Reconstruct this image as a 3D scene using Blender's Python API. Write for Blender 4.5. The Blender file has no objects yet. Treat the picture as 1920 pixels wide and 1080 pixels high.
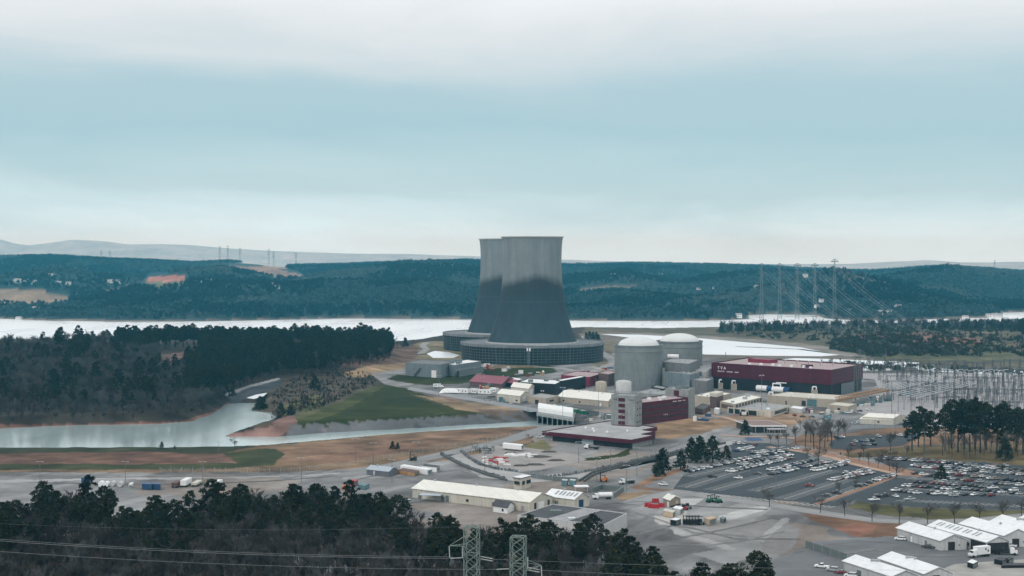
import bpy, math, random
import numpy as np
from mathutils import Vector, Matrix
R = math.radians
random.seed(7)
rng = np.random.default_rng(7)
SC = bpy.context.scene
COL = SC.collection

# ---------------------------------------------------------------- camera
F, CH, PW, PH = 2850.0, 118.0, 1920.0, 1080.0        # focal length in photo pixels, camera height
TH = math.atan(60.0 / F)                              # downward pitch (horizon 60 px above the centre)
cam_d = bpy.data.cameras.new("camera")
cam = bpy.data.objects.new("camera", cam_d)
COL.objects.link(cam)
cam.location = (0, 0, CH)
cam.rotation_euler = (math.pi / 2 - TH, 0, 0)
cam_d.sensor_width = 36.0
cam_d.lens = 36.0 * F / PW
cam_d.clip_start = 1.0
cam_d.clip_end = 90000.0
SC.camera = cam

# ---------------------------------------------------------------- light, sky, exposure
SC.view_settings.view_transform = 'Standard'
SC.view_settings.look = 'None'
SC.view_settings.exposure = 0.0
SC.view_settings.gamma = 1.0
SUN_EL, SUN_AZ = R(48), R(215)                        # azimuth measured clockwise from +Y
W = bpy.data.worlds.new("World")
SC.world = W
W.use_nodes = True
nt = W.node_tree
nt.nodes.clear()
def wn(t, **k):
    n = nt.nodes.new(t)
    for a, b in k.items():
        setattr(n, a, b)
    return n
out = wn('ShaderNodeOutputWorld')
sky = wn('ShaderNodeTexSky', sky_type='NISHITA', sun_disc=False, sun_elevation=SUN_EL, sun_rotation=SUN_AZ)
b1 = wn('ShaderNodeBackground'); b1.inputs[1].default_value = 0.09
nt.links.new(sky.outputs[0], b1.inputs[0])
tc = wn('ShaderNodeTexCoord')
sep = wn('ShaderNodeSeparateXYZ'); nt.links.new(tc.outputs['Generated'], sep.inputs[0])
mp = wn('ShaderNodeMapping'); mp.inputs['Scale'].default_value = (3.0, 3.0, 16.0); mp.inputs['Location'].default_value = (3.1, 0.4, 1.7)
nt.links.new(tc.outputs['Generated'], mp.inputs[0])
nz = wn('ShaderNodeTexNoise'); nz.inputs['Scale'].default_value = 1.0; nz.inputs['Detail'].default_value = 8.0; nz.inputs['Roughness'].default_value = 0.58; nz.inputs['Distortion'].default_value = .4
nt.links.new(mp.outputs[0], nz.inputs['Vector'])
ma = wn('ShaderNodeMath', operation='MULTIPLY_ADD'); nt.links.new(nz.outputs[0], ma.inputs[0]); ma.inputs[1].default_value = 0.09; ma.inputs[2].default_value = -0.045
ad = wn('ShaderNodeMath', operation='ADD'); nt.links.new(sep.outputs[2], ad.inputs[0]); nt.links.new(ma.outputs[0], ad.inputs[1])
mr = wn('ShaderNodeMapRange'); mr.inputs[1].default_value = -0.05; mr.inputs[2].default_value = 0.75; nt.links.new(ad.outputs[0], mr.inputs[0])
cr = wn('ShaderNodeValToRGB'); nt.links.new(mr.outputs[0], cr.inputs[0])
def zpos(z): return (z + 0.05) / 0.80
stops = [(-0.05, (.10, .11, .11)), (-0.012, (.60, .80, .92)), (0.0, (.80, 1.14, 1.34)), (0.016, (.745, .96, 1.04)), (0.042, (.53, .715, .77)),
         (0.075, (.415, .62, .70)), (0.105, (.46, .64, .715)), (0.128, (.62, .735, .78)), (0.152, (.80, .85, .875)), (0.20, (1.03, 1.08, 1.10)), (0.32, (1.27, 1.36, 1.41)), (0.5, (1.12, 1.2, 1.25)), (0.75, (.78, .84, .88))]
e = cr.color_ramp.elements
while len(e) < len(stops): e.new(0.5)
for el, (z, c) in zip(e, stops):
    el.position = zpos(z); el.color = (*c, 1)
b2 = wn('ShaderNodeBackground'); nt.links.new(cr.outputs[0], b2.inputs[0]); b2.inputs[1].default_value = 1.0
mx = wn('ShaderNodeMixShader'); mx.inputs[0].default_value = 0.93
nt.links.new(b1.outputs[0], mx.inputs[1]); nt.links.new(b2.outputs[0], mx.inputs[2]); nt.links.new(mx.outputs[0], out.inputs[0])
sd = bpy.data.lights.new("sun", 'SUN'); sd.energy = 0.95; sd.angle = R(12); sd.color = (1.0, .98, .95)
sun = bpy.data.objects.new("sun", sd); COL.objects.link(sun)
dv = Vector((math.sin(SUN_AZ) * math.cos(SUN_EL), math.cos(SUN_AZ) * math.cos(SUN_EL), math.sin(SUN_EL)))
sun.rotation_euler = dv.to_track_quat('Z', 'Y').to_euler()
SC.cycles.max_bounces = 5
SC.cycles.diffuse_bounces = 2
SC.cycles.glossy_bounces = 2
SC.cycles.transparent_max_bounces = 4
SC.cycles.volume_bounces = 1

# ---------------------------------------------------------------- helpers
_ct, _st = math.cos(TH), math.sin(TH)
def ray(px, py):
    cx, cy = (px - PW / 2) / F, (PH / 2 - py) / F
    return (cx, cy * _st + _ct, cy * _ct - _st)
def G(px, py, z=0.0):
    """photo pixel -> point of the horizontal plane at height z"""
    d = ray(px, py); t = (z - CH) / d[2]
    return Vector((d[0] * t, d[1] * t, z))
def P(px, py, Y):
    """photo pixel -> point at distance Y"""
    d = ray(px, py); t = Y / d[1]
    return Vector((d[0] * t, Y, CH + d[2] * t))
def pix(x, y, z):
    zz = z - CH
    dep = y * _ct - zz * _st
    up = y * _st + zz * _ct
    return PW / 2 + F * x / dep, PH / 2 - F * up / dep
_tab = rng.random((256, 256))
def vnoise(x, y, s, k=0):
    x = np.asarray(x, float) / s + 17.3 * k + 1000; y = np.asarray(y, float) / s + 31.7 * k + 1000
    xi = np.floor(x).astype(int); yi = np.floor(y).astype(int); fx = x - xi; fy = y - yi
    fx = fx * fx * (3 - 2 * fx); fy = fy * fy * (3 - 2 * fy)
    a = _tab[xi & 255, yi & 255]; b = _tab[(xi + 1) & 255, yi & 255]; c = _tab[xi & 255, (yi + 1) & 255]; d = _tab[(xi + 1) & 255, (yi + 1) & 255]
    return (a * (1 - fx) + b * fx) * (1 - fy) + (c * (1 - fx) + d * fx) * fy
def fbm(x, y, s, k=0, o=4):
    v = 0; a = 0.5; t = 0
    for i in range(o):
        v = v + a * vnoise(x, y, s / 2 ** i, k + i); t += a; a *= 0.5
    return v / t
def inpoly(x, y, poly):
    x = np.asarray(x, float); y = np.asarray(y, float); poly = np.asarray(poly, float)
    r = np.zeros(x.shape, bool)
    m = (x >= poly[:, 0].min()) & (x <= poly[:, 0].max()) & (y >= poly[:, 1].min()) & (y <= poly[:, 1].max())
    xs, ys = x[m], y[m]; c = np.zeros(xs.shape, bool); n = len(poly)
    for i in range(n):
        x1, y1 = poly[i]; x2, y2 = poly[(i + 1) % n]
        if y1 == y2: continue
        c ^= ((y1 > ys) != (y2 > ys)) & (xs < (x2 - x1) * (ys - y1) / (y2 - y1) + x1)
    r[m] = c
    return r
def sdist(x, y, poly):
    """signed distance to a closed polygon, positive outside"""
    d = np.full(x.shape, 1e18); n = len(poly)
    for i in range(n):
        ax, ay = poly[i][:2]; bx, by = poly[(i + 1) % n][:2]
        vx, vy = bx - ax, by - ay; L = vx * vx + vy * vy + 1e-9
        t = np.clip(((x - ax) * vx + (y - ay) * vy) / L, 0, 1)
        d = np.minimum(d, (x - ax - t * vx) ** 2 + (y - ay - t * vy) ** 2)
    d = np.sqrt(d)
    return np.where(inpoly(x, y, [p[:2] for p in poly]), -d, d)

ORG = {}
def tag(o, label=None, cat=None, group=None, kind=None):
    if label: o['label'] = label
    if cat: o['category'] = cat
    if group: o['group'] = group
    if kind: o['kind'] = kind
    return o
def thing(name, label, cat, loc=(0, 0, 0), group=None, rz=0.0):
    o = bpy.data.objects.new(name, None); COL.objects.link(o)
    o.location = loc; o.rotation_euler = (0, 0, rz); o.empty_display_size = 1
    ORG[o.name] = Vector(loc)
    return tag(o, label, cat, group)
class MB:
    def __init__(s): s.v = []; s.f = []; s.m = []; s.mi = 0
    def add(s, vs, fs):
        n = len(s.v); s.v += [tuple(v) for v in vs]; s.f += [tuple(i + n for i in f) for f in fs]; s.m += [s.mi] * len(fs); return s
    def prism(s, poly, z0, z1, cap=True, floor=False):
        """poly: list of (x,y); walls and a lid"""
        n = len(poly); a = sum(poly[i][0] * poly[(i + 1) % n][1] - poly[(i + 1) % n][0] * poly[i][1] for i in range(n))
        if a < 0: poly = poly[::-1]
        vs = [(p[0], p[1], z0) for p in poly] + [(p[0], p[1], z1) for p in poly]
        fs = [(i, (i + 1) % n, n + (i + 1) % n, n + i) for i in range(n)]
        if cap: fs.append(tuple(range(n, 2 * n)))
        if floor: fs.append(tuple(range(n))[::-1])
        return s.add(vs, fs)
    def box(s, c, d, rz=0.0):
        """box from base centre c, size d"""
        ca, sa = math.cos(rz), math.sin(rz)
        q = [(-.5, -.5), (.5, -.5), (.5, .5), (-.5, .5)]
        poly = [(c[0] + ca * a * d[0] - sa * b * d[1], c[1] + sa * a * d[0] + ca * b * d[1]) for a, b in q]
        return s.prism(poly, c[2], c[2] + d[2], True, True)
    def tube(s, p, q, r, n=6, r2=None, cap=True):
        p = Vector(p); q = Vector(q); r2 = r if r2 is None else r2
        d = (q - p)
        if d.length < 1e-6: return s
        d.normalize(); u = d.orthogonal().normalized(); w = d.cross(u)
        vs = []
        for c, rr in ((p, r), (q, r2)):
            for i in range(n):
                a = 2 * math.pi * i / n; vs.append(c + (u * math.cos(a) + w * math.sin(a)) * rr)
        fs = [(i, (i + 1) % n, n + (i + 1) % n, n + i) for i in range(n)]
        if cap: fs += [tuple(range(n))[::-1], tuple(range(n, 2 * n))]
        return s.add(vs, fs)
    def lathe(s, c, prof, n=48, close=False):
        """prof: list of (r,z) outward-facing when listed upward"""
        vs = []; k = len(prof)
        for i in range(n):
            a = 2 * math.pi * i / n
            for r, z in prof: vs.append((c[0] + r * math.cos(a), c[1] + r * math.sin(a), c[2] + z))
        fs = []
        for i in range(n):
            j = (i + 1) % n
            for t in range(k - 1): fs.append((i * k + t, j * k + t, j * k + t + 1, i * k + t + 1))
        return s.add(vs, fs)
    def quad(s, a, b, c, d): return s.add([a, b, c, d], [(0, 1, 2, 3)])
    def build(s, name, mat, parent=None, smooth=False, org=None):
        me = bpy.data.meshes.new(name)
        if parent is not None and org is None: org = ORG[parent.name]
        ox, oy, oz = org if org is not None else (0, 0, 0)
        me.from_pydata([(x - ox, y - oy, z - oz) for x, y, z in s.v], [], s.f)
        mats = mat if isinstance(mat, (list, tuple)) else [mat]
        for m in mats: me.materials.append(m)
        if len(mats) > 1: me.polygons.foreach_set('material_index', s.m)
        if smooth: me.polygons.foreach_set('use_smooth', [True] * len(me.polygons))
        me.update()
        o = bpy.data.objects.new(name, me); COL.objects.link(o)
        if parent is not None:
            o.parent = parent; ORG[o.name] = Vector(org)
        else:
            o.location = (ox, oy, oz); ORG[o.name] = Vector((ox, oy, oz))
        return o
def kids(o): return [c for c in KID.get(o.name, [])]
KID = {}
def dup(o, loc=None, rz=None, label=None, group=None, scale=None, parent=None):
    c = o.copy(); COL.objects.link(c)
    if parent is not None: c.parent = parent
    else:
        if loc is not None: c.location = loc
        if rz is not None: c.rotation_euler = (0, 0, rz)
        if scale is not None: c.scale = scale if hasattr(scale, '__len__') else (scale,) * 3
        if label: c['label'] = label
        if group: c['group'] = group
    for k in o.children: dup(k, parent=c)
    return c

# ---------------------------------------------------------------- materials
def newmat(name):
    m = bpy.data.materials.new(name); m.use_nodes = True
    return m, m.node_tree.nodes, m.node_tree.links, m.node_tree.nodes['Principled BSDF']
MATS = {}
def mat(name, col, rough=0.8, var=0.25, scale=0.4, metal=0.0, fine=0.0, streak=0.0, rnd=0.0, spec=0.3, seam=0.0):
    """plain procedural surface: colour broken up by two scales of noise, optional vertical streaks of dirt"""
    if name in MATS: return MATS[name]
    m, N, L, B = newmat(name)
    B.inputs['Roughness'].default_value = rough; B.inputs['Metallic'].default_value = metal
    B.inputs['Specular IOR Level'].default_value = spec
    tc = N.new('ShaderNodeTexCoord')
    n1 = N.new('ShaderNodeTexNoise'); n1.inputs['Scale'].default_value = scale; n1.inputs['Detail'].default_value = 6; n1.inputs['Roughness'].default_value = .65
    L.new(tc.outputs['Object'], n1.inputs['Vector'])
    mr = N.new('ShaderNodeMapRange'); mr.inputs[1].default_value = .3; mr.inputs[2].default_value = .7
    mr.inputs[3].default_value = 1 - var; mr.inputs[4].default_value = 1 + var * .6
    L.new(n1.outputs[0], mr.inputs[0]); f = mr.outputs[0]
    if streak:
        mpn = N.new('ShaderNodeMapping'); mpn.inputs['Scale'].default_value = (1.3, 1.3, .06); L.new(tc.outputs['Object'], mpn.inputs[0])
        n2 = N.new('ShaderNodeTexNoise'); n2.inputs['Scale'].default_value = 1.0; n2.inputs['Detail'].default_value = 4; L.new(mpn.outputs[0], n2.inputs['Vector'])
        r2 = N.new('ShaderNodeMapRange'); r2.inputs[1].default_value = .35; r2.inputs[2].default_value = .65; r2.inputs[3].default_value = 1 - streak; r2.inputs[4].default_value = 1.0
        L.new(n2.outputs[0], r2.inputs[0])
        mm = N.new('ShaderNodeMath'); mm.operation = 'MULTIPLY'; L.new(f, mm.inputs[0]); L.new(r2.outputs[0], mm.inputs[1]); f = mm.outputs[0]
    if seam:
        dp = N.new('ShaderNodeVectorMath'); dp.operation = 'DOT_PRODUCT'; dp.inputs[1].default_value = (1.25, .55, .0); L.new(tc.outputs['Object'], dp.inputs[0])
        fr = N.new('ShaderNodeMath'); fr.operation = 'FRACT'; sc_ = N.new('ShaderNodeMath'); sc_.operation = 'MULTIPLY'; sc_.inputs[1].default_value = .42; L.new(dp.outputs['Value'], sc_.inputs[0]); L.new(sc_.outputs[0], fr.inputs[0])
        fl = N.new('ShaderNodeMath'); fl.operation = 'FLOOR'; L.new(sc_.outputs[0], fl.inputs[0]); wn_ = N.new('ShaderNodeTexWhiteNoise'); wn_.noise_dimensions = '1D'; L.new(fl.outputs[0], wn_.inputs['W'])
        lt = N.new('ShaderNodeMath'); lt.operation = 'LESS_THAN'; lt.inputs[1].default_value = .10; L.new(fr.outputs[0], lt.inputs[0])
        m1_ = N.new('ShaderNodeMath'); m1_.operation = 'MULTIPLY_ADD'; m1_.inputs[1].default_value = -seam * 1.6; m1_.inputs[2].default_value = 1.0; L.new(lt.outputs[0], m1_.inputs[0])
        m2_ = N.new('ShaderNodeMath'); m2_.operation = 'MULTIPLY_ADD'; m2_.inputs[1].default_value = seam; L.new(wn_.outputs[0], m2_.inputs[0]); L.new(m1_.outputs[0], m2_.inputs[2])
        mm = N.new('ShaderNodeMath'); mm.operation = 'MULTIPLY'; L.new(f, mm.inputs[0]); L.new(m2_.outputs[0], mm.inputs[1]); f = mm.outputs[0]
    if rnd:
        oi = N.new('ShaderNodeObjectInfo'); r3 = N.new('ShaderNodeMapRange'); r3.inputs[3].default_value = 1 - rnd; r3.inputs[4].default_value = 1 + rnd
        L.new(oi.outputs['Random'], r3.inputs[0])
        mm = N.new('ShaderNodeMath'); mm.operation = 'MULTIPLY'; L.new(f, mm.inputs[0]); L.new(r3.outputs[0], mm.inputs[1]); f = mm.outputs[0]
    vm = N.new('ShaderNodeVectorMath'); vm.operation = 'SCALE'; vm.inputs[0].default_value = col[:3]
    L.new(f, vm.inputs['Scale']); L.new(vm.outputs[0], B.inputs['Base Color'])
    MATS[name] = m
    return m
# ================================================================ terrain
# inlet, river: outlines of the water read off the photograph at water level
WL = -7.0
inlet_far = [(-260, 806), (0, 803), (140, 797), (300, 795), (360, 790), (400, 775), (425, 757), (455, 755), (478, 756), (474, 770), (512, 775), (527, 787), (512, 795), (470, 806), (430, 815),
             (426, 818), (515, 819), (617, 811), (720, 806), (806, 801), (890, 796), (960, 792), (1005, 789), (1075, 786)]
inlet_near = [(1075, 797), (1000, 797), (960, 800), (890, 803), (806, 808), (700, 815), (640, 820), (500, 833), (417, 837), (300, 838), (0, 839), (-260, 841)]
INLET = [tuple(G(a, b, WL)[:2]) for a, b in inlet_far]
for a, b in inlet_near:
    g = G(a, b, 0.0); INLET.append((g.x, g.y + 15))
river_far = [(-2200, 590), (-700, 596), (0, 597), (80, 601), (200, 603), (350, 603), (520, 600), (640, 597), (760, 598), (875, 599), (980, 600), (1080, 601), (1180, 602), (1290, 602), (1370, 600), (1406, 598),
             (1404, 591), (1440, 589), (1500, 590), (1530, 591), (1545, 597), (1600, 600), (1680, 601), (1760, 598), (1850, 596), (1876, 592), (1880, 586), (1960, 584), (2400, 590), (4200, 588)]
river_near = [(4200, 612), (2400, 611), (1920, 608), (1700, 612), (1500, 614), (1400, 617), (1340, 620), (1230, 622), (1090, 620), (960, 626), (820, 636), (770, 645), (690, 652), (300, 652), (0, 654), (-700, 662), (-2200, 690)]
RIVER = [tuple(G(a, b, WL)[:2]) for a, b in river_far + river_near]

cols = np.concatenate([np.linspace(-.95, -.40, 40, endpoint=False), np.linspace(-.40, .40, 760, endpoint=False), np.linspace(.40, .95, 41)])
rows = [120.0]
while rows[-1] < 2700: rows.append(rows[-1] * (1.0028 if rows[-1] < 1500 else 1.004))
while rows[-1] < 7500: rows.append(rows[-1] * 1.007)
while rows[-1] < 19000: rows.append(rows[-1] * 1.03)
rows = np.array(rows)
TX = cols[None, :] * rows[:, None]; TY = np.repeat(rows[:, None], len(cols), 1)

SKYL = np.array([(-2200, 484), (-400, 480), (0, 480), (60, 478), (100, 478), (200, 483), (270, 486), (350, 492), (420, 489), (480, 493), (520, 499), (570, 497), (640, 496), (700, 493), (800, 490), (870, 488), (940, 491), (1060, 495),
                 (1100, 496), (1180, 494), (1250, 494), (1350, 496), (1420, 499), (1500, 504), (1560, 506), (1640, 508), (1690, 504), (1730, 499), (1780, 497), (1840, 501), (1920, 506), (2400, 505), (4200, 500)], float)
FRONT = np.array([(-2200, 540), (0, 545), (150, 560), (230, 548), (320, 535), (420, 530), (520, 535), (600, 530), (700, 522), (800, 520), (900, 530), (1060, 545), (1100, 541), (1160, 537), (1210, 546), (1300, 555), (1400, 540), (1500, 522), (1570, 515),
                  (1650, 525), (1720, 545), (1800, 560), (1920, 560), (4200, 560)], float)
MIDR = np.array([(-2200, 510), (-300, 512), (0, 518), (60, 508), (110, 503), (180, 512), (260, 521), (330, 508), (400, 505), (470, 513), (560, 523), (640, 512), (720, 503), (800, 499), (880, 503), (950, 512), (1060, 518), (1110, 512), (1165, 505), (1215, 515), (1280, 524),
                 (1350, 512), (1430, 505), (1490, 510), (1550, 517), (1640, 524), (1710, 513), (1780, 507), (1850, 516), (1920, 521), (2400, 510), (4200, 510)], float)
rx = np.array([p[0] / p[1] for p in [G(a, b, WL) for a, b in river_far]]); ry = np.array([G(a, b, WL).y for a, b in river_far])
o_ = np.argsort(rx)
def terrain_z(X, Y):
    u = X / Y; ppx = PW / 2 + F * u
    z = np.zeros_like(X)
    # rise of the wooded peninsula on the left
    px0, py0 = pix(X, Y, np.zeros_like(X))
    k = np.clip((790 - px0) / 160, 0, 1) * np.clip((1950 - Y) / 120, 0, 1) * np.clip((Y - 1230) / 420, 0, 1)
    z = z + 15 * k * k * (3 - 2 * k) * (0.75 + 0.5 * vnoise(X, Y, 130, 3))
    # low rises on the right, beyond the yard
    k = np.exp(-((ppx - 1700) / 260) ** 2) * np.clip((Y - 1800) / 200, 0, 1) * np.clip((2450 - Y) / 150, 0, 1) * np.clip((ppx - 1585) / 60, 0, 1)
    z = z + 10 * k * vnoise(X, Y, 160, 5)
    # far hills
    ys = np.interp(u, rx[o_], ry[o_])
    s = lambda t: t * t * (3 - 2 * t)
    crest = lambda T, D: CH - (np.interp(ppx + 25 * (vnoise(X, Y, 500, 12) - .5), T[:, 0], T[:, 1]) - 480) * D / F - 9
    zf, zr, zm = crest(FRONT, 3500), crest(MIDR, 4450), crest(SKYL, 6000)
    t1 = np.clip((Y - ys) / np.maximum(3500 - ys, 60), 0, 1); t2 = np.clip((Y - 3500) / 950, 0, 1); t3 = np.clip((Y - 4450) / 1550, 0, 1); t4 = np.clip((Y - 6080) / 900, 0, 1)
    h = -6 + (zf + 6) * (t1 ** .75)
    h = h + (zr - zf) * s(t2) - (26 + .25 * np.maximum(zf, 0)) * np.sin(np.pi * np.clip(t2 / .75, 0, 1)) * (t2 < .75)
    h = h + (zm - zr) * s(t3) - (30 + .25 * np.maximum(zr, 0)) * np.sin(np.pi * np.clip(t3 / .7, 0, 1)) * (t3 < .7)
    h = h * (1 - s(t4)) + 15 * s(t4)
    nn = (fbm(X, Y, 420, 9, 4) - .5) * 22 * np.clip(1 - np.abs(Y - 5900) / 600, 0, 1)
    nn = nn + (fbm(X, Y, 330, 19, 4) - .5) * 60 * np.clip((Y - ys - 60) / 350, 0, 1) * np.clip((5400 - Y) / 500, 0, 1)
    h = h + nn * (1 - s(t4))
    far = (Y > ys - 5) & (Y > 2700)
    z = np.where(far, np.maximum(h, -6.5), z)
    # water beds
    m = (Y < 1750) & (Y > 850) & (ppx < 1200)
    if m.any():
        d = sdist(X[m], Y[m], INLET) + (vnoise(X[m], Y[m], 14, 4) - .5) * 3
        z[m] = np.minimum(z[m], np.clip(WL + d * 7 / 15, -9.5, 30))
    m = (Y > 1500) & (Y < 4300)
    if m.any():
        d = sdist(X[m], Y[m], RIVER) + (vnoise(X[m], Y[m], 40, 8) - .5) * 8
        z[m] = np.where(d < 14, np.minimum(z[m], np.maximum(WL + d * 7 / 12, -10)), z[m])
    return z
TZ = terrain_z(TX, TY)
QX, QY = pix(TX, TY, TZ)

# ---- what grows or lies on the ground, as outlines in the photograph (projected on to the terrain)
GRAVEL = (.225, .222, .22); PALE = (.42, .41, .395); DIRT = (.15, .085, .062); TAN = (.29, .205, .125); DRY = (.105, .092, .062); GREEN = (.024, .034, .006); DGREEN = (.036, .044, .024)
FLOOR = (.045, .038, .031); ROCK = (.13, .135, .14); MUD = (.20, .12, .10); PAVE = (.24, .24, .245); BRUSH = (.078, .064, .048); HILLF = (.035, .06, .065); FIELD = (.27, .20, .14)  # HILLF carries some distance haze in its teal colour
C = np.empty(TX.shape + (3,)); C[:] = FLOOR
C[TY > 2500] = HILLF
JN = 1.0 + 0 * TX
jx = QX + (vnoise(TX, TY, 9, 21) - .5) * 7 + (vnoise(TX, TY, 30, 22) - .5) * 9
jy = QY + ((vnoise(TX, TY, 9, 23) - .5) * 7 + (vnoise(TX, TY, 30, 24) - .5) * 9) * np.clip(QY - 470, 5, 600) / 900
def paint(poly, col, soft=True, mix=1.0, ymax=2600, ymin=0):
    m = inpoly(jx if soft else QX, jy if soft else QY, poly) & (TY < ymax) & (TY > ymin)
    C[m] = C[m] * (1 - mix) + np.array(col) * mix
# plant yard
paint([(640, 1130), (2300, 1130), (2300, 690), (1560, 690), (1100, 655), (900, 655), (760, 668), (680, 690), (720, 720), (990, 790), (1000, 830), (880, 860), (640, 872), (540, 886), (-300, 886), (-300, 1010), (500, 1010)], GRAVEL, False)
# right bank beyond the yard
paint([(1080, 640), (1100, 610), (1340, 610), (1500, 605), (2300, 600), (2300, 700), (1560, 690), (1300, 670), (1100, 660)], DRY)
paint([(1085, 625), (1180, 622), (1320, 629), (1450, 640), (1640, 668), (1640, 676), (1440, 672), (1310, 672), (1120, 660)], (.17, .15, .125))
paint([(1150, 622), (1420, 636), (1560, 650), (1630, 664), (1620, 670), (1560, 662), (1400, 645), (1220, 630)], (.235, .215, .19))
paint([(1340, 612), (1560, 622), (1700, 625), (1820, 622), (2300, 615), (2300, 600), (1340, 604)], (.06, .066, .05))
paint([(1560, 640), (1620, 626), (1740, 624), (1830, 634), (1860, 645), (1700, 642), (1600, 648)], (.20, .115, .09))
paint([(1545, 645), (1600, 632), (1700, 640), (1790, 652), (1760, 664), (1640, 670), (1560, 655)], (.06, .065, .05))
paint([(1640, 668), (1800, 660), (2300, 655), (2300, 676), (1640, 680)], (.10, .10, .058))
paint([(1480, 690), (1560, 680), (1720, 684), (2300, 700), (2300, 720), (1500, 705)], (.15, .14, .13))
# tower surroundings
paint([(760, 650), (800, 640), (880, 640), (880, 690), (790, 685), (740, 668)], (.19, .16, .10))
paint([(640, 690), (690, 640), (780, 650), (790, 668), (730, 690)], (.15, .10, .08))
paint([(1090, 640), (1150, 640), (1150, 680), (1120, 690), (1100, 670)], (.17, .145, .10))
paint([(905, 690), (960, 684), (1030, 683), (1045, 694), (1010, 705), (940, 707), (900, 703)], GREEN)
paint([(870, 697), (900, 691), (1000, 690), (1010, 686), (960, 682), (900, 688)], TAN, True, .6)
paint([(728, 712), (745, 703), (900, 702), (930, 710), (885, 718), (800, 722)], GREEN)
paint([(640, 700), (700, 684), (790, 680), (770, 690), (700, 700), (690, 712), (650, 712)], TAN)
# grassed dam slope
paint([(470, 800), (480, 756), (520, 720), (600, 705), (690, 708), (780, 738), (900, 762), (990, 778), (1000, 795), (700, 812), (540, 822)], BRUSH)
paint([(548, 790), (600, 770), (660, 745), (715, 722), (760, 728), (830, 752), (880, 766), (900, 774), (760, 790), (560, 803)], GREEN)
paint([(548, 794), (566, 778), (640, 752), (690, 730), (720, 724), (700, 740), (650, 766), (600, 786), (560, 800)], (.060, .070, .022), True, .75)
paint([(640, 792), (760, 786), (860, 770), (800, 782), (700, 796)], (.07, .066, .03), True, .6)
paint([(760, 735), (840, 756), (880, 768), (820, 760)], (.075, .066, .035), True, .6)
paint([(520, 770), (560, 745), (600, 740), (610, 760), (575, 782), (540, 790)], (.095, .10, .045), True, .8)
paint([(780, 740), (840, 748), (930, 758), (990, 772), (985, 785), (930, 778), (860, 768)], TAN, True, .8)
paint([(800, 738), (840, 742), (870, 748), (850, 752)], DIRT, True, .7)
paint([(540, 805), (700, 794), (830, 782), (960, 786), (1000, 782), (1000, 800), (700, 816), (540, 824)], ROCK)
paint([(880, 764), (960, 770), (1005, 772), (1010, 800), (940, 800), (930, 785)], (.10, .075, .06), True, .8)
paint([(420, 825), (430, 812), (500, 800), (525, 783), (552, 780), (556, 800), (520, 822)], MUD)
paint([(-300, 803), (180, 794), (330, 790), (400, 772), (430, 756), (440, 764), (400, 790), (300, 800), (-300, 812)], (.185, .10, .075), True, .9)
paint([(425, 738), (470, 722), (525, 709), (525, 724), (480, 742), (452, 752), (436, 756)], (.06, .07, .078))
paint([(422, 738), (470, 721), (524, 708), (524, 712), (470, 726), (426, 742)], (.30, .30, .30), False)
# dike in front of the inlet
paint([(-300, 834), (540, 834), (640, 815), (1010, 794), (1000, 830), (880, 858), (640, 880), (540, 886), (-300, 886)], (.185, .125, .078))
paint([(-300, 836), (420, 834), (480, 838), (400, 850), (-300, 853)], DGREEN)
paint([(-300, 851), (430, 848), (520, 850), (470, 872), (-300, 872)], DIRT)
paint([(520, 842), (640, 828), (800, 812), (1000, 800), (980, 810), (760, 840), (640, 855), (540, 870)], (.19, .12, .08))
paint([(560, 866), (640, 850), (760, 834), (830, 826), (760, 848), (650, 868)], DIRT, True, .7)
paint([(420, 848), (520, 842), (535, 850), (515, 872), (430, 880), (-300, 884), (-300, 872), (440, 870)], (.05, .06, .027))
# lawns and dirt in the yard
paint([(1215, 815), (1230, 796), (1280, 784), (1340, 782), (1372, 795), (1330, 810), (1250, 824)], (.30, .20, .125))
paint([(1330, 790), (1375, 778), (1500, 772), (1530, 782), (1480, 800), (1380, 800)], (.27, .185, .125))
paint([(980, 845), (985, 835), (1020, 826), (1040, 838), (1020, 852)], (.16, .145, .07))
paint([(1080, 862), (1150, 850), (1190, 842), (1180, 852), (1110, 866)], GREEN)
paint([(1150, 928), (1215, 920), (1240, 928), (1200, 938), (1160, 938)], TAN)
paint([(1180, 912), (1220, 893), (1290, 873), (1260, 892), (1200, 912), (1270, 918), (1265, 922), (1190, 918)], (.26, .155, .10))
paint([(1500, 962), (1560, 966), (1690, 980), (1690, 1004), (1640, 1008), (1590, 1000), (1520, 975)], (.17, .10, .065))
paint([(1560, 990), (1600, 982), (1640, 986), (1640, 1000), (1600, 1004)], (.25, .12, .085), True, .8)
paint([(1590, 950), (1620, 938), (1700, 950), (1800, 950), (1960, 935), (2300, 930), (2300, 955), (1900, 970), (1750, 975), (1650, 962)], (.09, .085, .038))
paint([(1560, 860), (1600, 845), (1700, 838), (1960, 830), (2300, 830), (2300, 872), (1900, 874), (1760, 862), (1650, 855)], (.15, .115, .06))
paint([(1570, 815), (1700, 797), (1960, 795), (1960, 830), (1700, 836), (1580, 850), (1480, 832), (1500, 815)], (.24, .15, .095))
paint([(1250, 975), (1400, 940), (1460, 944), (1400, 980), (1320, 1000), (1260, 1000)], PALE, True, .5)
paint([(1225, 968), (1290, 958), (1290, 985), (1235, 985)], (.52, .50, .46), True, .8)
paint([(1270, 935), (1320, 935), (1290, 955), (1265, 955)], (.50, .49, .47), False, .8)
paint([(1345, 965), (1400, 950), (1450, 945), (1430, 955), (1370, 972), (1340, 975)], (.52, .51, .49), True, .8)
paint([(1260, 1000), (1420, 965), (1500, 990), (1480, 1030), (1420, 1060)], (.25, .235, .225), True, .6)
paint([(1300, 1040), (1420, 1010), (1430, 1030), (1370, 1060)], (.33, .33, .33), True, .6)
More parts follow.
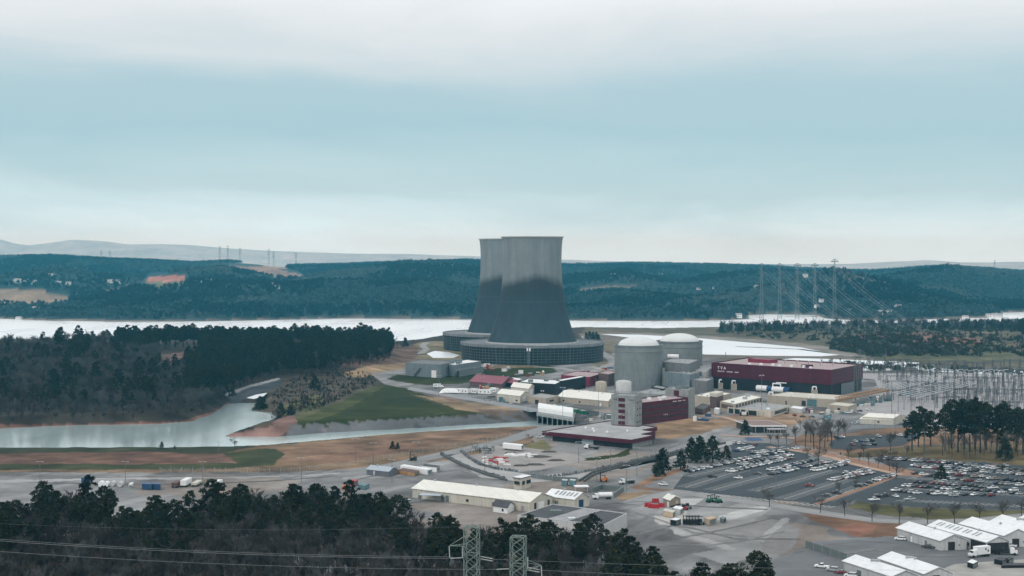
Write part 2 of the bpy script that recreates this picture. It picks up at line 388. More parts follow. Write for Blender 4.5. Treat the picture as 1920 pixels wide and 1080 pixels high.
# faint vehicle tracks worn into the gravel
for pts in ([(1420, 1015), (1440, 990), (1470, 968), (1480, 972), (1450, 996), (1432, 1018)], [(1260, 995), (1330, 1010), (1380, 1028), (1376, 1034), (1320, 1016), (1258, 1001)], [(640, 895), (760, 880), (900, 850), (905, 856), (770, 888), (640, 902)],
            [(0, 899), (500, 893), (640, 886), (640, 890), (500, 897), (0, 903)]):
    paint(pts, (.42, .41, .40), True, .55)
# open ground among the left wood, far fields
paint([(300, 665), (360, 657), (372, 662), (355, 680), (310, 682)], (.16, .10, .08))
for pl, c in (([(-200, 545), (20, 541), (80, 545), (130, 556), (128, 568), (60, 570), (-200, 566)], FIELD), ([(258, 536), (280, 524), (350, 524), (350, 534), (300, 540)], (.12, .14, .08)),
              ([(272, 527), (285, 518), (345, 516), (352, 526), (310, 529)], (.40, .17, .13)), ([(420, 498), (500, 500), (560, 514), (575, 522), (520, 520), (460, 510)], (.25, .17, .13)),
              ([(490, 505), (540, 504), (530, 497), (495, 497)], (.30, .2, .14)), ([(335, 498), (370, 496), (372, 503), (340, 503)], (.24, .17, .13)),
              ([(1085, 542), (1130, 536), (1190, 535), (1200, 541), (1150, 544), (1100, 552), (1085, 550)], (.16, .13, .10)), ([(205, 545), (245, 535), (248, 540), (215, 550)], (.2, .15, .11)), ([(1560, 512), (1640, 520), (1700, 528), (1660, 532), (1580, 522)], (.15, .13, .12)), ([(700, 505), (760, 502), (790, 506), (740, 510)], (.13, .14, .10)), ([(1300, 520), (1360, 512), (1400, 516), (1340, 526)], (.12, .13, .10))):
    paint(pl, c, True, 1.0, 9e9, 2700)
FIELDS = [[(-200, 541), (20, 538), (80, 541), (135, 553), (130, 572), (60, 573), (-200, 570)], [(255, 540), (280, 514), (355, 512), (355, 534), (300, 543)], [(420, 494), (500, 493), (560, 510), (580, 526), (520, 523), (455, 512)],
          [(487, 506), (540, 508), (534, 493), (495, 493)], [(1080, 553), (1085, 539), (1130, 533), (1195, 532), (1203, 541), (1150, 546)], [(200, 552), (245, 532), (250, 541), (215, 553)]]
# worn, damp and dusty patches of the yard
yard = (np.abs(C - np.array(GRAVEL)).sum(-1) < .02)
b1_ = fbm(TX, TY, 55, 81, 4); b2_ = fbm(TX * .35 + TY * .9, (TY * .35 - TX * .9) * 5, 60, 83, 4); b3_ = fbm(TX, TY, 14, 85, 3)
wear = 1 - .40 * np.clip((b1_ - .52) * 9, 0, 1) + .34 * np.clip((b2_ - .56) * 9, 0, 1) - .16 * np.clip((b3_ - .60) * 10, 0, 1)
C[yard] = C[yard] * wear[yard][:, None]
dusty = yard & (fbm(TX, TY, 70, 87, 4) > .62)
C[dusty] = C[dusty] * .55 + np.array((.30, .23, .18)) * .45
# mottled grass and dirt
grs = (C[..., 1] > C[..., 0]) & (TY < 2700)
mot = (fbm(TX, TY, 18, 101, 4) - .5) * 1.1 + (fbm(TX * .4 + TY, (TX - TY * .4) * 4, 90, 103, 3) - .5) * .7
C[grs] = C[grs] * np.clip(1 + mot[grs], .5, 1.7)[:, None] * np.stack([1 + np.clip(mot[grs], 0, 1) * .5, np.ones(grs.sum()), np.ones(grs.sum())], 1)
drt = (C[..., 0] > C[..., 2] * 1.4) & ~grs & (TY < 2700)
mot = (fbm(TX, TY, 12, 105, 4) - .5) * 1.3 + (fbm(TX, TY * 3, 60, 107, 3) - .5) * .8
C[drt] = C[drt] * np.clip(1 + mot[drt], .5, 1.6)[:, None]
# rocky edge of the water
bank = (TZ < -1.2) & (TY < 1750) & (TZ > -7.6) & (QX > 540)
C[bank & (vnoise(TX, TY, 5, 33) > .35)] = ROCK
shore = (TZ < -4) & (TY > 1750)
C[shore] = (.21, .18, .15)
C *= (0.80 + 0.40 * fbm(TX, TY, 26, 40, 4))[..., None]

def grid_mesh(name, X, Y, Z, col, material):
    nr, nc = X.shape
    me = bpy.data.meshes.new(name)
    nv = nr * nc
    me.vertices.add(nv)
    me.vertices.foreach_set('co', np.stack([X, Y, Z], -1).reshape(-1).astype(np.float32))
    i = np.arange(nr - 1)[:, None] * nc + np.arange(nc - 1)[None, :]
    q = np.stack([i, i + 1, i + nc + 1, i + nc], -1).reshape(-1, 4)
    nf = len(q)
    me.loops.add(nf * 4); me.loops.foreach_set('vertex_index', q.reshape(-1).astype(np.int32))
    me.polygons.add(nf); me.polygons.foreach_set('loop_start', np.arange(0, nf * 4, 4, dtype=np.int32))
    me.polygons.foreach_set('use_smooth', np.ones(nf, bool))
    me.update(calc_edges=True)
    if col is not None:
        a = me.color_attributes.new('land', 'FLOAT_COLOR', 'POINT')
        a.data.foreach_set('color', np.concatenate([col.reshape(-1, 3), np.ones((nv, 1))], 1).reshape(-1).astype(np.float32))
    me.materials.append(material)
    o = bpy.data.objects.new(name, me); COL.objects.link(o)
    return o
m, N, L, B = newmat('land')
B.inputs['Roughness'].default_value = .95; B.inputs['Specular IOR Level'].default_value = .1
at = N.new('ShaderNodeAttribute'); at.attribute_name = 'land'
ge = N.new('ShaderNodeNewGeometry')
def gn_noise(scale, lo, hi, detail=5):
    n = N.new('ShaderNodeTexNoise'); n.inputs['Scale'].default_value = scale; n.inputs['Detail'].default_value = detail; n.inputs['Roughness'].default_value = .6
    L.new(ge.outputs['Position'], n.inputs['Vector'])
    r = N.new('ShaderNodeMapRange'); r.inputs[1].default_value = .3; r.inputs[2].default_value = .7; r.inputs[3].default_value = lo; r.inputs[4].default_value = hi
    L.new(n.outputs[0], r.inputs[0]); return r.outputs[0]
f1, f2, f3 = gn_noise(.016, .74, 1.22), gn_noise(.09, .84, 1.14), gn_noise(.6, .92, 1.08, 2)
m1 = N.new('ShaderNodeMath'); m1.operation = 'MULTIPLY'; L.new(f1, m1.inputs[0]); L.new(f2, m1.inputs[1])
m2 = N.new('ShaderNodeMath'); m2.operation = 'MULTIPLY'; L.new(m1.outputs[0], m2.inputs[0]); L.new(f3, m2.inputs[1])
vm = N.new('ShaderNodeVectorMath'); vm.operation = 'SCALE'; L.new(at.outputs['Color'], vm.inputs[0]); L.new(m2.outputs[0], vm.inputs['Scale'])
L.new(vm.outputs[0], B.inputs['Base Color'])
ground = grid_mesh('ground', TX, TY, TZ, C, m); tag(ground, kind='structure')
def ground_z(x, y): return float(terrain_z(np.array([[float(x)]]), np.array([[float(y)]]))[0, 0])

# ---- water
def water_mat(name, col, rough, bump, scale, metal=0.0, lo=.85):
    m, N, L, B = newmat(name)
    B.inputs['Base Color'].default_value = (*col, 1); B.inputs['Roughness'].default_value = rough; B.inputs['IOR'].default_value = 1.33; B.inputs['Metallic'].default_value = metal
    ge = N.new('ShaderNodeNewGeometry'); n = N.new('ShaderNodeTexNoise'); n.inputs['Scale'].default_value = scale; n.inputs['Detail'].default_value = 4
    L.new(ge.outputs['Position'], n.inputs['Vector'])
    n2 = N.new('ShaderNodeTexNoise'); n2.inputs['Scale'].default_value = .012; n2.inputs['Detail'].default_value = 4
    mpn = N.new('ShaderNodeMapping'); mpn.inputs['Scale'].default_value = (1, .35, 1); L.new(ge.outputs['Position'], mpn.inputs[0]); L.new(mpn.outputs[0], n2.inputs['Vector'])
    r = N.new('ShaderNodeMapRange'); r.inputs[1].default_value = .4; r.inputs[2].default_value = .65; r.inputs[3].default_value = rough * lo; r.inputs[4].default_value = rough * 1.2
    L.new(n2.outputs[0], r.inputs[0]); L.new(r.outputs[0], B.inputs['Roughness'])
    b = N.new('ShaderNodeBump'); b.inputs['Strength'].default_value = bump; b.inputs['Distance'].default_value = .6
    L.new(n.outputs[0], b.inputs['Height']); L.new(b.outputs[0], B.inputs['Normal'])
    return m
M_RIVER = water_mat('river_water', (.80, .84, .86), .30, .0, .12, .34)
M_POND = water_mat('pond_water', (.54, .67, .67), .21, .05, .35, .50, .7)
M_BASIN = water_mat('basin_water', (.80, .84, .86), .34, .0, .2, .5)
def sheet(name, pts, z, material, kind='structure'):
    me = bpy.data.meshes.new(name)
    a = sum(pts[i][0] * pts[(i + 1) % len(pts)][1] - pts[(i + 1) % len(pts)][0] * pts[i][1] for i in range(len(pts)))
    if a < 0: pts = pts[::-1]
    me.from_pydata([(p[0], p[1], z) for p in pts], [], [tuple(range(len(pts)))]); me.materials.append(material)
    o = bpy.data.objects.new(name, me); COL.objects.link(o); tag(o, kind=kind); return o
sheet('river', [(-9000, 1500), (9000, 1500), (9000, 4400), (-9000, 4400)], WL, M_RIVER)
sheet('inlet_water', [(-1100, 850), (120, 850), (120, 1480), (-1100, 1480)], WL + .02, M_POND)
def gp(pts, z=0): return [tuple(G(a, b, z)[:2]) for a, b in pts]
for nm, pts in (('basin_water', [(1124, 626), (1200, 627.5), (1320, 635), (1420, 643.5), (1500, 651), (1574, 665.5), (1540, 668), (1440, 667), (1320, 664.5), (1260, 650), (1180, 633)]),
                ('basin_water', [(1448, 675), (1490, 671.5), (1540, 672.5), (1620, 675.5), (1723, 679.5), (1723, 690), (1672, 687), (1600, 681), (1540, 678)]),
                ('basin_water', [(1560, 683), (1620, 685.5), (1668, 691), (1690, 694.5), (1600, 695), (1560, 690)]),
                ('basin_water', [(1720, 689), (1800, 692.5), (1890, 694), (2100, 698), (2100, 704), (1860, 702), (1760, 697), (1722, 694)]),
                ('basin_water', [(800, 663), (815, 658), (840, 660), (862, 666), (850, 671), (812, 671)]),
                ('creek_water', [(462, 746), (480, 740), (502, 736), (494, 743), (476, 748)])):
    z = .12 if nm == 'basin_water' else 1.2
    if nm == 'creek_water': z = max(ground_z(*G(490, 738, 0)[:2]), 0) + .5
    sheet(nm, gp(pts, z), z, M_BASIN)

# ---- far mountains
def mountain(name, prof, Y, depth, col):
    prof = np.array(prof, float)
    us = np.linspace(prof[0, 0], prof[-1, 0], 260)
    X0 = (us - PW / 2) / F * Y
    ytop = np.interp(us, prof[:, 0], prof[:, 1])
    zt = CH + (480 - ytop) * Y / F + (fbm(X0, 0 * X0 + Y, 1400, 50, 5) - .5) * 30
    ts = np.linspace(0, 1, 24)
    Xg = np.repeat(X0[None, :], 24, 0); Yg = Y + (ts[:, None] - .6) * depth + 0 * Xg
    k = np.where(ts < .6, ts / .6, (1 - ts) / .4)[:, None]
    Zg = -5 + (zt[None, :] + 5) * (k * k * (3 - 2 * k)) + (fbm(Xg, Yg, 900, 55, 4) - .5) * 70 * (k * (1 - k))
    o = grid_mesh(name, Xg, Yg, Zg, None, mat(name + '_woods', col, .95, .35, .004)); tag(o, kind='structure'); return o
mountain('mountain_ridge', [(-1600, 470), (-300, 452), (0, 449), (30, 458), (60, 461), (100, 456), (140, 450), (200, 453), (240, 459), (300, 458), (350, 459), (420, 465), (520, 471), (640, 475), (760, 476), (860, 480), (1060, 487), (1300, 494)], 16500, 3000, (.36, .375, .375))  # wooded slopes paled, part of the distance haze put into their colour
mountain('mountain_ridge', [(1380, 498), (1500, 495), (1600, 494), (1680, 490), (1740, 488), (1800, 492), (1860, 493), (1920, 492), (2600, 484)], 12000, 2400, (.30, .31, .31))  # paled likewise, haze painted into the base colour

# ---- haze
hm = bpy.data.materials.new('haze'); hm.use_nodes = True
hn = hm.node_tree; hn.nodes.clear()
ho = hn.nodes.new('ShaderNodeOutputMaterial'); pv = hn.nodes.new('ShaderNodeVolumePrincipled')
pv.inputs['Color'].default_value = (.13, .70, 1.0, 1); pv.inputs['Absorption Color'].default_value = (1, 1, 1, 1)
pv.inputs['Density'].default_value = HAZE = 0.60e-4; pv.inputs['Anisotropy'].default_value = 0.4
hn.links.new(pv.outputs[0], ho.inputs['Volume'])
hb = MB().box((0, 8500, -12.5), (44000, 22000, 325)); hz = hb.build('haze', hm); tag(hz, kind='stuff')
# ================================================================ materials of the plant
M_CONC = mat('concrete', (.31, .32, .31), .85, .22, .25, streak=.22)
M_CONCD = mat('dark_concrete', (.20, .205, .205), .85, .25, .3, streak=.25)
M_MAR = mat('maroon_cladding', (.078, .004, .018), .5, .18, .2, streak=.12, seam=0.16)
M_MARL = mat('maroon_roof', (.20, .018, .045), .5, .15, .3, seam=0.12)
M_PINKROOF = mat('faded_roof', (.40, .31, .31), .85, .22, .25)
M_BLACK = mat('black_cladding', (.012, .013, .016), .6, .3, .3, streak=.2, seam=0.25)
M_CREAM = mat('cream_metal', (.56, .53, .45), .6, .10, .3, streak=.10, seam=0.1)
M_CREAMR = mat('cream_roof', (.74, .72, .65), .6, .10, .25, seam=0.07)
M_WHITER = mat('white_roof', (.78, .79, .79), .55, .12, .25, seam=0.08)
M_WALLW = mat('pale_metal_wall', (.52, .52, .51), .6, .10, .3, streak=.10, seam=0.1)
M_GREYR = mat('grey_roof', (.33, .33, .33), .85, .25, .2)
M_DARKR = mat('dark_roof', (.075, .078, .085), .85, .3, .15)
M_BLUEG = mat('blue_grey_wall', (.19, .225, .245), .7, .2, .3, streak=.2, seam=0.12)
M_BEIGE = mat('beige_wall', (.42, .37, .30), .8, .12, .3, streak=.12, seam=0.08)
M_WHITE = mat('white_paint', (.80, .80, .79), .5, .08, .8)
M_STEEL = mat('galvanised_steel', (.40, .42, .43), .55, .15, 1.0, metal=.3)
M_STEELD = mat('weathered_steel', (.17, .20, .20), .6, .2, 1.0, metal=.3)
M_GLASS = mat('dark_window', (.02, .025, .03), .15, .1, 1.0, spec=.6)
M_BROWNW = mat('brown_wall', (.13, .08, .075), .8, .2, .4)
M_BROWNR = mat('brown_gravel_roof', (.26, .185, .165), .9, .25, .3)
M_GREEN = mat('green_paint', (.02, .13, .07), .5, .25, .6, rnd=.3)
M_BLUE = mat('blue_paint', (.025, .075, .17), .5, .2, .6, rnd=.2)
M_RED = mat('red_paint', (.42, .03, .04), .5, .15, .8)
M_ORANGE = mat('orange_paint', (.60, .20, .07), .6, .2, .8)
M_RUST = mat('orange_brown_beam', (.42, .24, .12), .7, .3, .6)
M_TEAL = mat('teal_equipment', (.10, .20, .22), .5, .3, .6, rnd=.3)
M_RUBBER = mat('rubber', (.02, .02, .02), .9, .1, 2.0)
M_SHADOWDOOR = mat('dark_opening', (.03, .03, .033), .9, .1, 1.0)
M_WOODBOX = mat('pale_wood', (.52, .40, .28), .85, .15, 1.0)

# ================================================================ cooling towers
def shell_material():
    m, N, L, B = newmat('tower_concrete'); B.inputs['Roughness'].default_value = .9; B.inputs['Specular IOR Level'].default_value = .2
    tc = N.new('ShaderNodeTexCoord'); sp = N.new('ShaderNodeSeparateXYZ'); L.new(tc.outputs['Object'], sp.inputs[0])
    def noise(sc, det=5):
        mp = N.new('ShaderNodeMapping'); mp.inputs['Scale'].default_value = sc; L.new(tc.outputs['Object'], mp.inputs[0])
        n = N.new('ShaderNodeTexNoise'); n.inputs['Scale'].default_value = 1; n.inputs['Detail'].default_value = det; n.inputs['Roughness'].default_value = .6; L.new(mp.outputs[0], n.inputs['Vector']); return n.outputs[0]
    def mth(op, a, b, c=None):
        n = N.new('ShaderNodeMath'); n.operation = op
        for i, v in enumerate((a, b, c)):
            if v is None: continue
            if isinstance(v, (int, float)): n.inputs[i].default_value = v
            else: L.new(v, n.inputs[i])
        return n.outputs[0]
    # the stain climbs highest on the side towards the viewer's ground (-y)
    big, streak, bl = noise((.035, .035, .02)), noise((.22, .22, .010), 6), noise((.09, .09, .05))
    h = mth('MULTIPLY_ADD', sp.outputs[1], .26, sp.outputs[2])
    h = mth('MULTIPLY_ADD', mth('ABSOLUTE', sp.outputs[0], 0), .16, h)
    h = mth('MULTIPLY_ADD', mth('SUBTRACT', big, .5), 20, h)
    h = mth('MULTIPLY_ADD', mth('SUBTRACT', streak, .5), 2, h)
    cr = N.new('ShaderNodeValToRGB'); mr = N.new('ShaderNodeMapRange'); mr.inputs[1].default_value = 20; mr.inputs[2].default_value = 140
    L.new(h, mr.inputs[0]); L.new(mr.outputs[0], cr.inputs[0])
    e = cr.color_ramp.elements
    st = [(0, (.042, .062, .075)), (.25, (.036, .054, .066)), (.42, (.034, .048, .058)), (.52, (.042, .052, .060)), (.56, (.105, .12, .125)), (.61, (.20, .225, .23)), (1.0, (.235, .265, .27))]
    while len(e) < len(st): e.new(.5)
    for el, (p, c) in zip(e, st): el.position = p; el.color = (*c, 1)
    # pour lines and vertical run-off
    wv = mth('SINE', mth('MULTIPLY', sp.outputs[2], 2.05), 0)
    f = mth('MULTIPLY_ADD', wv, .03, 1.0)
    f = mth('MULTIPLY', f, mth('MULTIPLY_ADD', streak, .7, .65)); f = mth('MULTIPLY', f, mth('MULTIPLY_ADD', bl, .6, .70))
    ring = mth('LESS_THAN', mth('ABSOLUTE', mth('SUBTRACT', sp.outputs[2], 67.0), 0), .45)
    f = mth('MULTIPLY_ADD', ring, .5, f)
    vm = N.new('ShaderNodeVectorMath'); vm.operation = 'SCALE'; L.new(cr.outputs[0], vm.inputs[0]); L.new(f, vm.inputs['Scale']); L.new(vm.outputs[0], B.inputs['Base Color'])
    return m
M_SHELL = shell_material()
M_LOUV = mat('louvre_grid', (.13, .155, .165), .7, .25, .2)
M_FILL = mat('wet_fill', (.030, .038, .042), .8, .5, .12, streak=.4)
def cooling_tower(x, y, label, rot):
    t = thing('cooling_tower', label, 'cooling tower', (x, y, 0), 'hyperbolic cooling towers by the river')
    prof = [(50.2, 21), (46.2, 32), (42.2, 45.6), (39.0, 57), (36.6, 68), (34.9, 80), (33.8, 94), (33.1, 106), (33.0, 114), (33.3, 124), (34.0, 133), (34.6, 138.5)]
    zz = np.array([p[1] for p in prof]); rr = np.array([p[0] for p in prof]); co = np.polyfit(zz, rr, 6)
    pf = [(float(np.polyval(co, z)), z) for z in np.linspace(21, 138.5, 40)]
    s = MB().lathe((x, y, 0), pf, 120).build('shell', M_SHELL, t, True)
    b = MB(); r = pf[-1][0]
    b.lathe((x, y, 0), [(r, 138.4), (r + .9, 138.8), (r + .9, 140), (r - .5, 140), (r - .5, 137)], 120)
    b.build('top_rim', mat('rim_concrete', (.40, .40, .39), .85, .15, .3), t)
    b = MB().lathe((x, y, 0), [(50.1, 20.2), (52.6, 20.2), (52.6, 22.0), (51.6, 22.0)], 120); b.build('base_ring', mat('pale_ledge', (.44, .45, .45), .8, .15, .3), t)
    # cross-flow ring around the foot
    b = MB().lathe((x, y, 0), [(79.2, -.5), (79.8, 8), (80.2, 18.5)], 120); b.build('fill_wall', M_FILL, t)
    b = MB().lathe((x, y, 0), [(80.4, 18.3), (81.4, 18.3), (81.4, 21.4), (80.2, 21.4), (80.0, 20.4), (76.0, 20.2), (52.6, 20.3)], 120)
    d = b.build('deck', mat('deck_roof', (.20, .215, .225), .85, .3, .12), t)
    b = MB()
    n = 108
    for i in range(n):
        a = 2 * math.pi * i / n; c, q = math.cos(a), math.sin(a)
        b.tube((x + 79.9 * c, y + 79.9 * q, 0), (x + 80.9 * c, y + 80.9 * q, 18.4), .20 if i % 9 else .42, 4, cap=False)
    for z in (3.2, 6.2, 9.2, 12.2, 15.2):
        r = 80.35 + z * .055 - .3
        b.lathe((x, y, 0), [(r, z - .16), (r + .28, z), (r, z + .16)], 108)
    b.build('louvre_frame', M_LOUV, t)
    b = MB()
    for i in range(-10, 11):
        a = -math.pi / 2 + rot + i * .019
        c, q = math.cos(a), math.sin(a)
        b.tube((x + 66 * c, y + 66 * q, 20.7), (x + 79 * c, y + 79 * q, 20.9), .34, 4)
    b.build('deck_pipes', M_WHITE, t)
    b = MB(); a = -math.pi / 2 + rot - .11
    c, q = math.cos(a), math.sin(a); px_, py_ = x + 83 * c, y + 83 * q
    for k in range(6):
        b.box((px_, py_, 2.6 * k), (3.4, 3.0, .25), a)
        for dx, dy in ((-1.6, -1.4), (1.6, -1.4), (1.6, 1.4), (-1.6, 1.4)): b.tube((px_ + dx, py_ + dy, 2.6 * k), (px_ + dx, py_ + dy, 2.6 * k + 2.6), .12, 4)
        b.tube((px_ - 1.5, py_ - 1.5, 2.6 * k), (px_ + 1.5, py_ - 1.5, 2.6 * k + 2.6), .22, 4)
    st = b.build('stair_tower', mat('stair_steel', (.20, .27, .30), .6, .2, .5), t)
    b = MB()
    for (ax, az) in ((-1.35, 17.2), (1.35, 17.2)):
        b.box((px_ + ax, py_ - 2.0, az - 1.7), (1.7, .2, 3.4))
    b.build('number_board', mat('board_white', (.75, .78, .80), .6, .1, 1.), t)
    return t
cooling_tower(22.9, 1720, 'nearer and taller-looking cooling tower, darkly stained below, in front of its twin', .05)
cooling_tower(-6.8, 1933, 'farther cooling tower half hidden behind its twin on the left', .3)

# ================================================================ reactor buildings
def reactor(x, y, R_, h, label):
    t = thing('reactor_building', label, 'reactor building', (x, y, 0), 'domed reactor containment buildings')
    b = MB().lathe((x, y, 0), [(R_, -.3), (R_, h - 6.2), (R_ + .35, h - 6.1), (R_ + .35, h - 5.0), (R_, h - 4.9), (R_, h - 1.4), (R_ + .5, h - 1.3), (R_ + .5, h), (R_ - .6, h), (R_ - .7, h - 1.2), (R_ - 3.4, h - 1.2)], 96)
    b.build('cylinder_wall', mat('reactor_concrete', (.225, .25, .25), .85, .16, .12, streak=.22), t, False)
    rd = R_ - 3.6; n = 12; b = MB()
    b.lathe((x, y, 0), [(rd + .5, h - 1.25), (rd + .5, h - .2), (rd, h - .1)] + [(rd * math.cos(k / n * math.pi / 2), h - .1 + 6.9 * math.sin(k / n * math.pi / 2)) for k in range(1, n)] + [(.02, h + 6.8)], 80)
    b.build('dome', mat('dome_white', (.66, .67, .66), .5, .08, .1), t, True)
    b = MB()
    for z in np.arange(4.5, h - 8, 4.4): b.lathe((x, y, 0), [(R_ + .01, z), (R_ + .09, z + .1), (R_ + .01, z + .2)], 96)
    b.build('pour_joints', M_CONCD, t)
    return t
reactor(112.7, 1352, 21.4, 39.3, 'nearer grey concrete reactor cylinder under a white dome, left of the pair')
reactor(157.5, 1428, 21.4, 38.6, 'farther concrete reactor cylinder with white dome, behind the nearer one')

# ================================================================ generic buildings
def quadpts(L, Cn, Rr, zp):
    """three photo corners (left, near, right) on the plane zp -> footprint of four points, counter-clockwise from left"""
    a, b, c = (Vector(G(p[0], p[1], zp)[:2]) for p in (L, Cn, Rr))
    d = a + (c - b)
    return [a, b, c, d]
def lerp(a, b, t): return a + (b - a) * t
def inset(q, d):
    ce = sum(q, Vector((0, 0))) / len(q)
    return [p + (ce - p).normalized() * d * 1.4 for p in q]
def rect_on(a, b, s0, s1, z0, z1, off=.08):
    """thin box standing on the wall from a to b (outside is to the right of a->b), s in 0..1"""
    a = Vector(a); b = Vector(b); n = Vector(((b - a).y, -(b - a).x)).normalized() * off
    p, q = lerp(a, b, s0), lerp(a, b, s1)
    return [p + n, q + n, q - n * .5, p - n * .5], z0, z1
def opening(parent, name, material, specs, trim=None):
    """each opening its own part; specs: (a, b, s0, s1, z0, z1)"""
    for (a, b, s0, s1, z0, z1) in specs:
        poly, z0, z1 = rect_on(a, b, s0, s1, z0, z1)
        m = MB().prism([tuple(p) for p in poly], z0, z1, True, True)
        m.build(name, material, parent)
def flat_building(name, label, cat, q, h, wall, roof, para=.7, z0=-.3, group=None):
    c = sum(q, Vector((0, 0))) / len(q)
    t = thing(name, label, cat, (c.x, c.y, 0), group)
    T = [tuple(p) for p in q]
    MB().prism(T, z0, h - para, False).build('wall', wall, t) if para == 0 else None
    if para:
        b = MB(); I = [tuple(p) for p in inset(q, .35)]; n = len(T)
        b.prism(T, z0, h, False)
        area = sum(T[i][0] * T[(i + 1) % n][1] - T[(i + 1) % n][0] * T[i][1] for i in range(n))
        TT, II = (T, I) if area > 0 else (T[::-1], I[::-1])
        for i in range(n):
            j = (i + 1) % n
            b.quad((*TT[i], h), (*TT[j], h), (*II[j], h), (*II[i], h)); b.quad((*II[i], h), (*II[j], h), (*II[j], h - para), (*II[i], h - para))
        b.build('wall', wall, t)
        MB().add([(*p, h - para) for p in II], [tuple(range(n))]).build('roof', roof, t)
    else:
        MB().prism([tuple(p) for p in inset(q, -.15)], h, h + .3, True, True).build('roof', roof, t)
    return t
def gable(name, label, cat, L, Cn, Rr, zp, he, hr, wall, roof, group=None, over=.5, ridge='long', extras=True):
    """gabled shed. L->Cn is one eave wall (ridge parallel to it) or, with ridge='short', the gable wall"""
    q = quadpts(L, Cn, Rr, zp)
    if ridge == 'short': q = [q[1], q[2], q[3], q[0]]
    a, b, c, d = q
    ce = sum(q, Vector((0, 0))) / 4
    t = thing(name, label, cat, (ce.x, ce.y, 0), group)
    m = MB()
    mb, md = (b + c) / 2, (a + d) / 2
    vs = [(*a, -.2), (*b, -.2), (*c, -.2), (*d, -.2), (*a, he), (*b, he), (*c, he), (*d, he), (*mb, hr), (*md, hr)]
    m.add(vs, [(0, 1, 5, 4), (1, 2, 6, 8, 5), (2, 3, 7, 6), (3, 0, 4, 9, 7)])
    m.build('wall', wall, t)
    u = (b - a).normalized() * over; w = (a - d).normalized()
    sl = (hr - he) / max((mb - b).length, .1)
    e1, e2 = w * over, -w * over
    A, Bq, Cq, D = a - u + e1, b + u + e1, c + u + e2, d - u + e2
    r0, r1 = md - u, mb + u
    ze, zr = he - sl * over + .12, hr + .12
    m = MB(); th = .22
    for zs in (0, th):
        pass
    lo = [(*A, ze), (*Bq, ze), (*r1, zr), (*r0, zr), (*Cq, ze), (*D, ze)]
    hi = [(x, y, z + th) for x, y, z in lo]
    m.add(lo + hi, [(6, 7, 8, 9), (9, 8, 10, 11), (1, 0, 3, 2), (2, 3, 5, 4), (0, 1, 7, 6), (4, 5, 11, 10), (1, 2, 8, 7), (2, 4, 10, 8), (3, 0, 6, 9), (5, 3, 9, 11)])
    m.build('roof', roof, t)
    if extras:
        gr = random.Random(int(abs(a.x * 7 + a.y))); Lw = (b - a).length; k = max(1, int(Lw / 14))
        for i in range(k):
            s0 = (i + gr.uniform(.25, .7)) / k; w_ = gr.uniform(1.0, 2.6) / Lw
            if gr.random() < .55: opening(t, 'side_door', gr.choice([M_STEELD, M_WHITE, M_GREYR]), [(a, b, s0, s0 + w_, 0, min(he - .6, 2.4))])
            else: opening(t, 'wall_window', M_GLASS, [(a, b, s0, s0 + w_, 1.2, min(he - .5, 2.4))])
            s1 = (i + .02) / k; opening(t, 'downpipe', M_STEEL, [(a, b, s1, s1 + .18 / Lw, 0, he)])
        for i in range(max(1, int(Lw / 20))):
            p = lerp(r0, r1, (i + gr.uniform(.3, .7)) / max(1, int(Lw / 20))); MB().lathe((p.x, p.y, hr + .2), [(.5, 0), (.5, .5), (.75, .55), (.1, .95)], 10).build('ridge_vent', M_STEEL, t)
    return t, q
def roof_bits(t, q, h, n, seed, size=(1.2, 2.6), material=None, name='roof_vent'):
    r = random.Random(seed)
    a, b, c, d = q[:4]
    for i in range(n):
        p = lerp(lerp(a, b, r.uniform(.08, .92)), lerp(d, c, r.uniform(.08, .92)), r.uniform(.1, .9))
        s = r.uniform(*size); m = MB()
        m.box((p.x, p.y, h), (s, s * r.uniform(.6, 1.2), s * .55), r.uniform(0, .3)); m.box((p.x, p.y, h + s * .55), (s * 1.15, s * .8, .15))
        m.build(name, material or M_STEEL, t)

# ---- turbine hall
q = quadpts((1334, 679.5), (1559, 693.5), (1618, 682.5), 23.0)
ce = sum(q, Vector((0, 0))) / 4
t = thing('turbine_hall', 'long maroon turbine hall with white lettering and a black base storey', 'turbine hall', (ce.x, ce.y, 0))
MB().prism([tuple(p) for p in inset(q, .6)], -.3, 10.6, False).build('base_wall', M_BLACK, t)
b = MB(); T = [tuple(p) for p in q]; I = [tuple(p) for p in inset(q, .8)]; n = 4
b.prism(T, 10.4, 23, False)
for i in range(4):
    j = (i + 1) % 4
    TT = T if sum(T[k][0] * T[(k + 1) % 4][1] - T[(k + 1) % 4][0] * T[k][1] for k in range(4)) > 0 else T[::-1]
II = [tuple(p) for p in inset([Vector(p) for p in TT], .8)]
for i in range(4):
    j = (i + 1) % 4
    b.quad((*TT[i], 23), (*TT[j], 23), (*II[j], 23), (*II[i], 23)); b.quad((*II[i], 23), (*II[j], 23), (*II[j], 22), (*II[i], 22)); b.quad((*TT[j], 10.4), (*TT[i], 10.4), (*II[i], 10.4), (*II[j], 10.4))
b.build('upper_wall', M_MAR, t)
MB().add([(*p, 22) for p in II], [(0, 1, 2, 3)]).build('roof', M_PINKROOF, t)
opening(t, 'rolling_door', mat('grey_door', (.16, .18, .19), .6, .1, .6), [(q[1], q[2], .30, .72, 0, 9.6)])
for k in range(7):
    f = .30 + k * .085; p = lerp(lerp(q[0], q[1], f), lerp(q[3], q[2], f), .10 + .05 * (k % 3))
    MB().lathe((p.x, p.y, 22), [(1.5, 0), (1.5, 1.3), (1.9, 1.5), (.1, 2.2)], 14).build('roof_ventilator', M_WHITE, t)
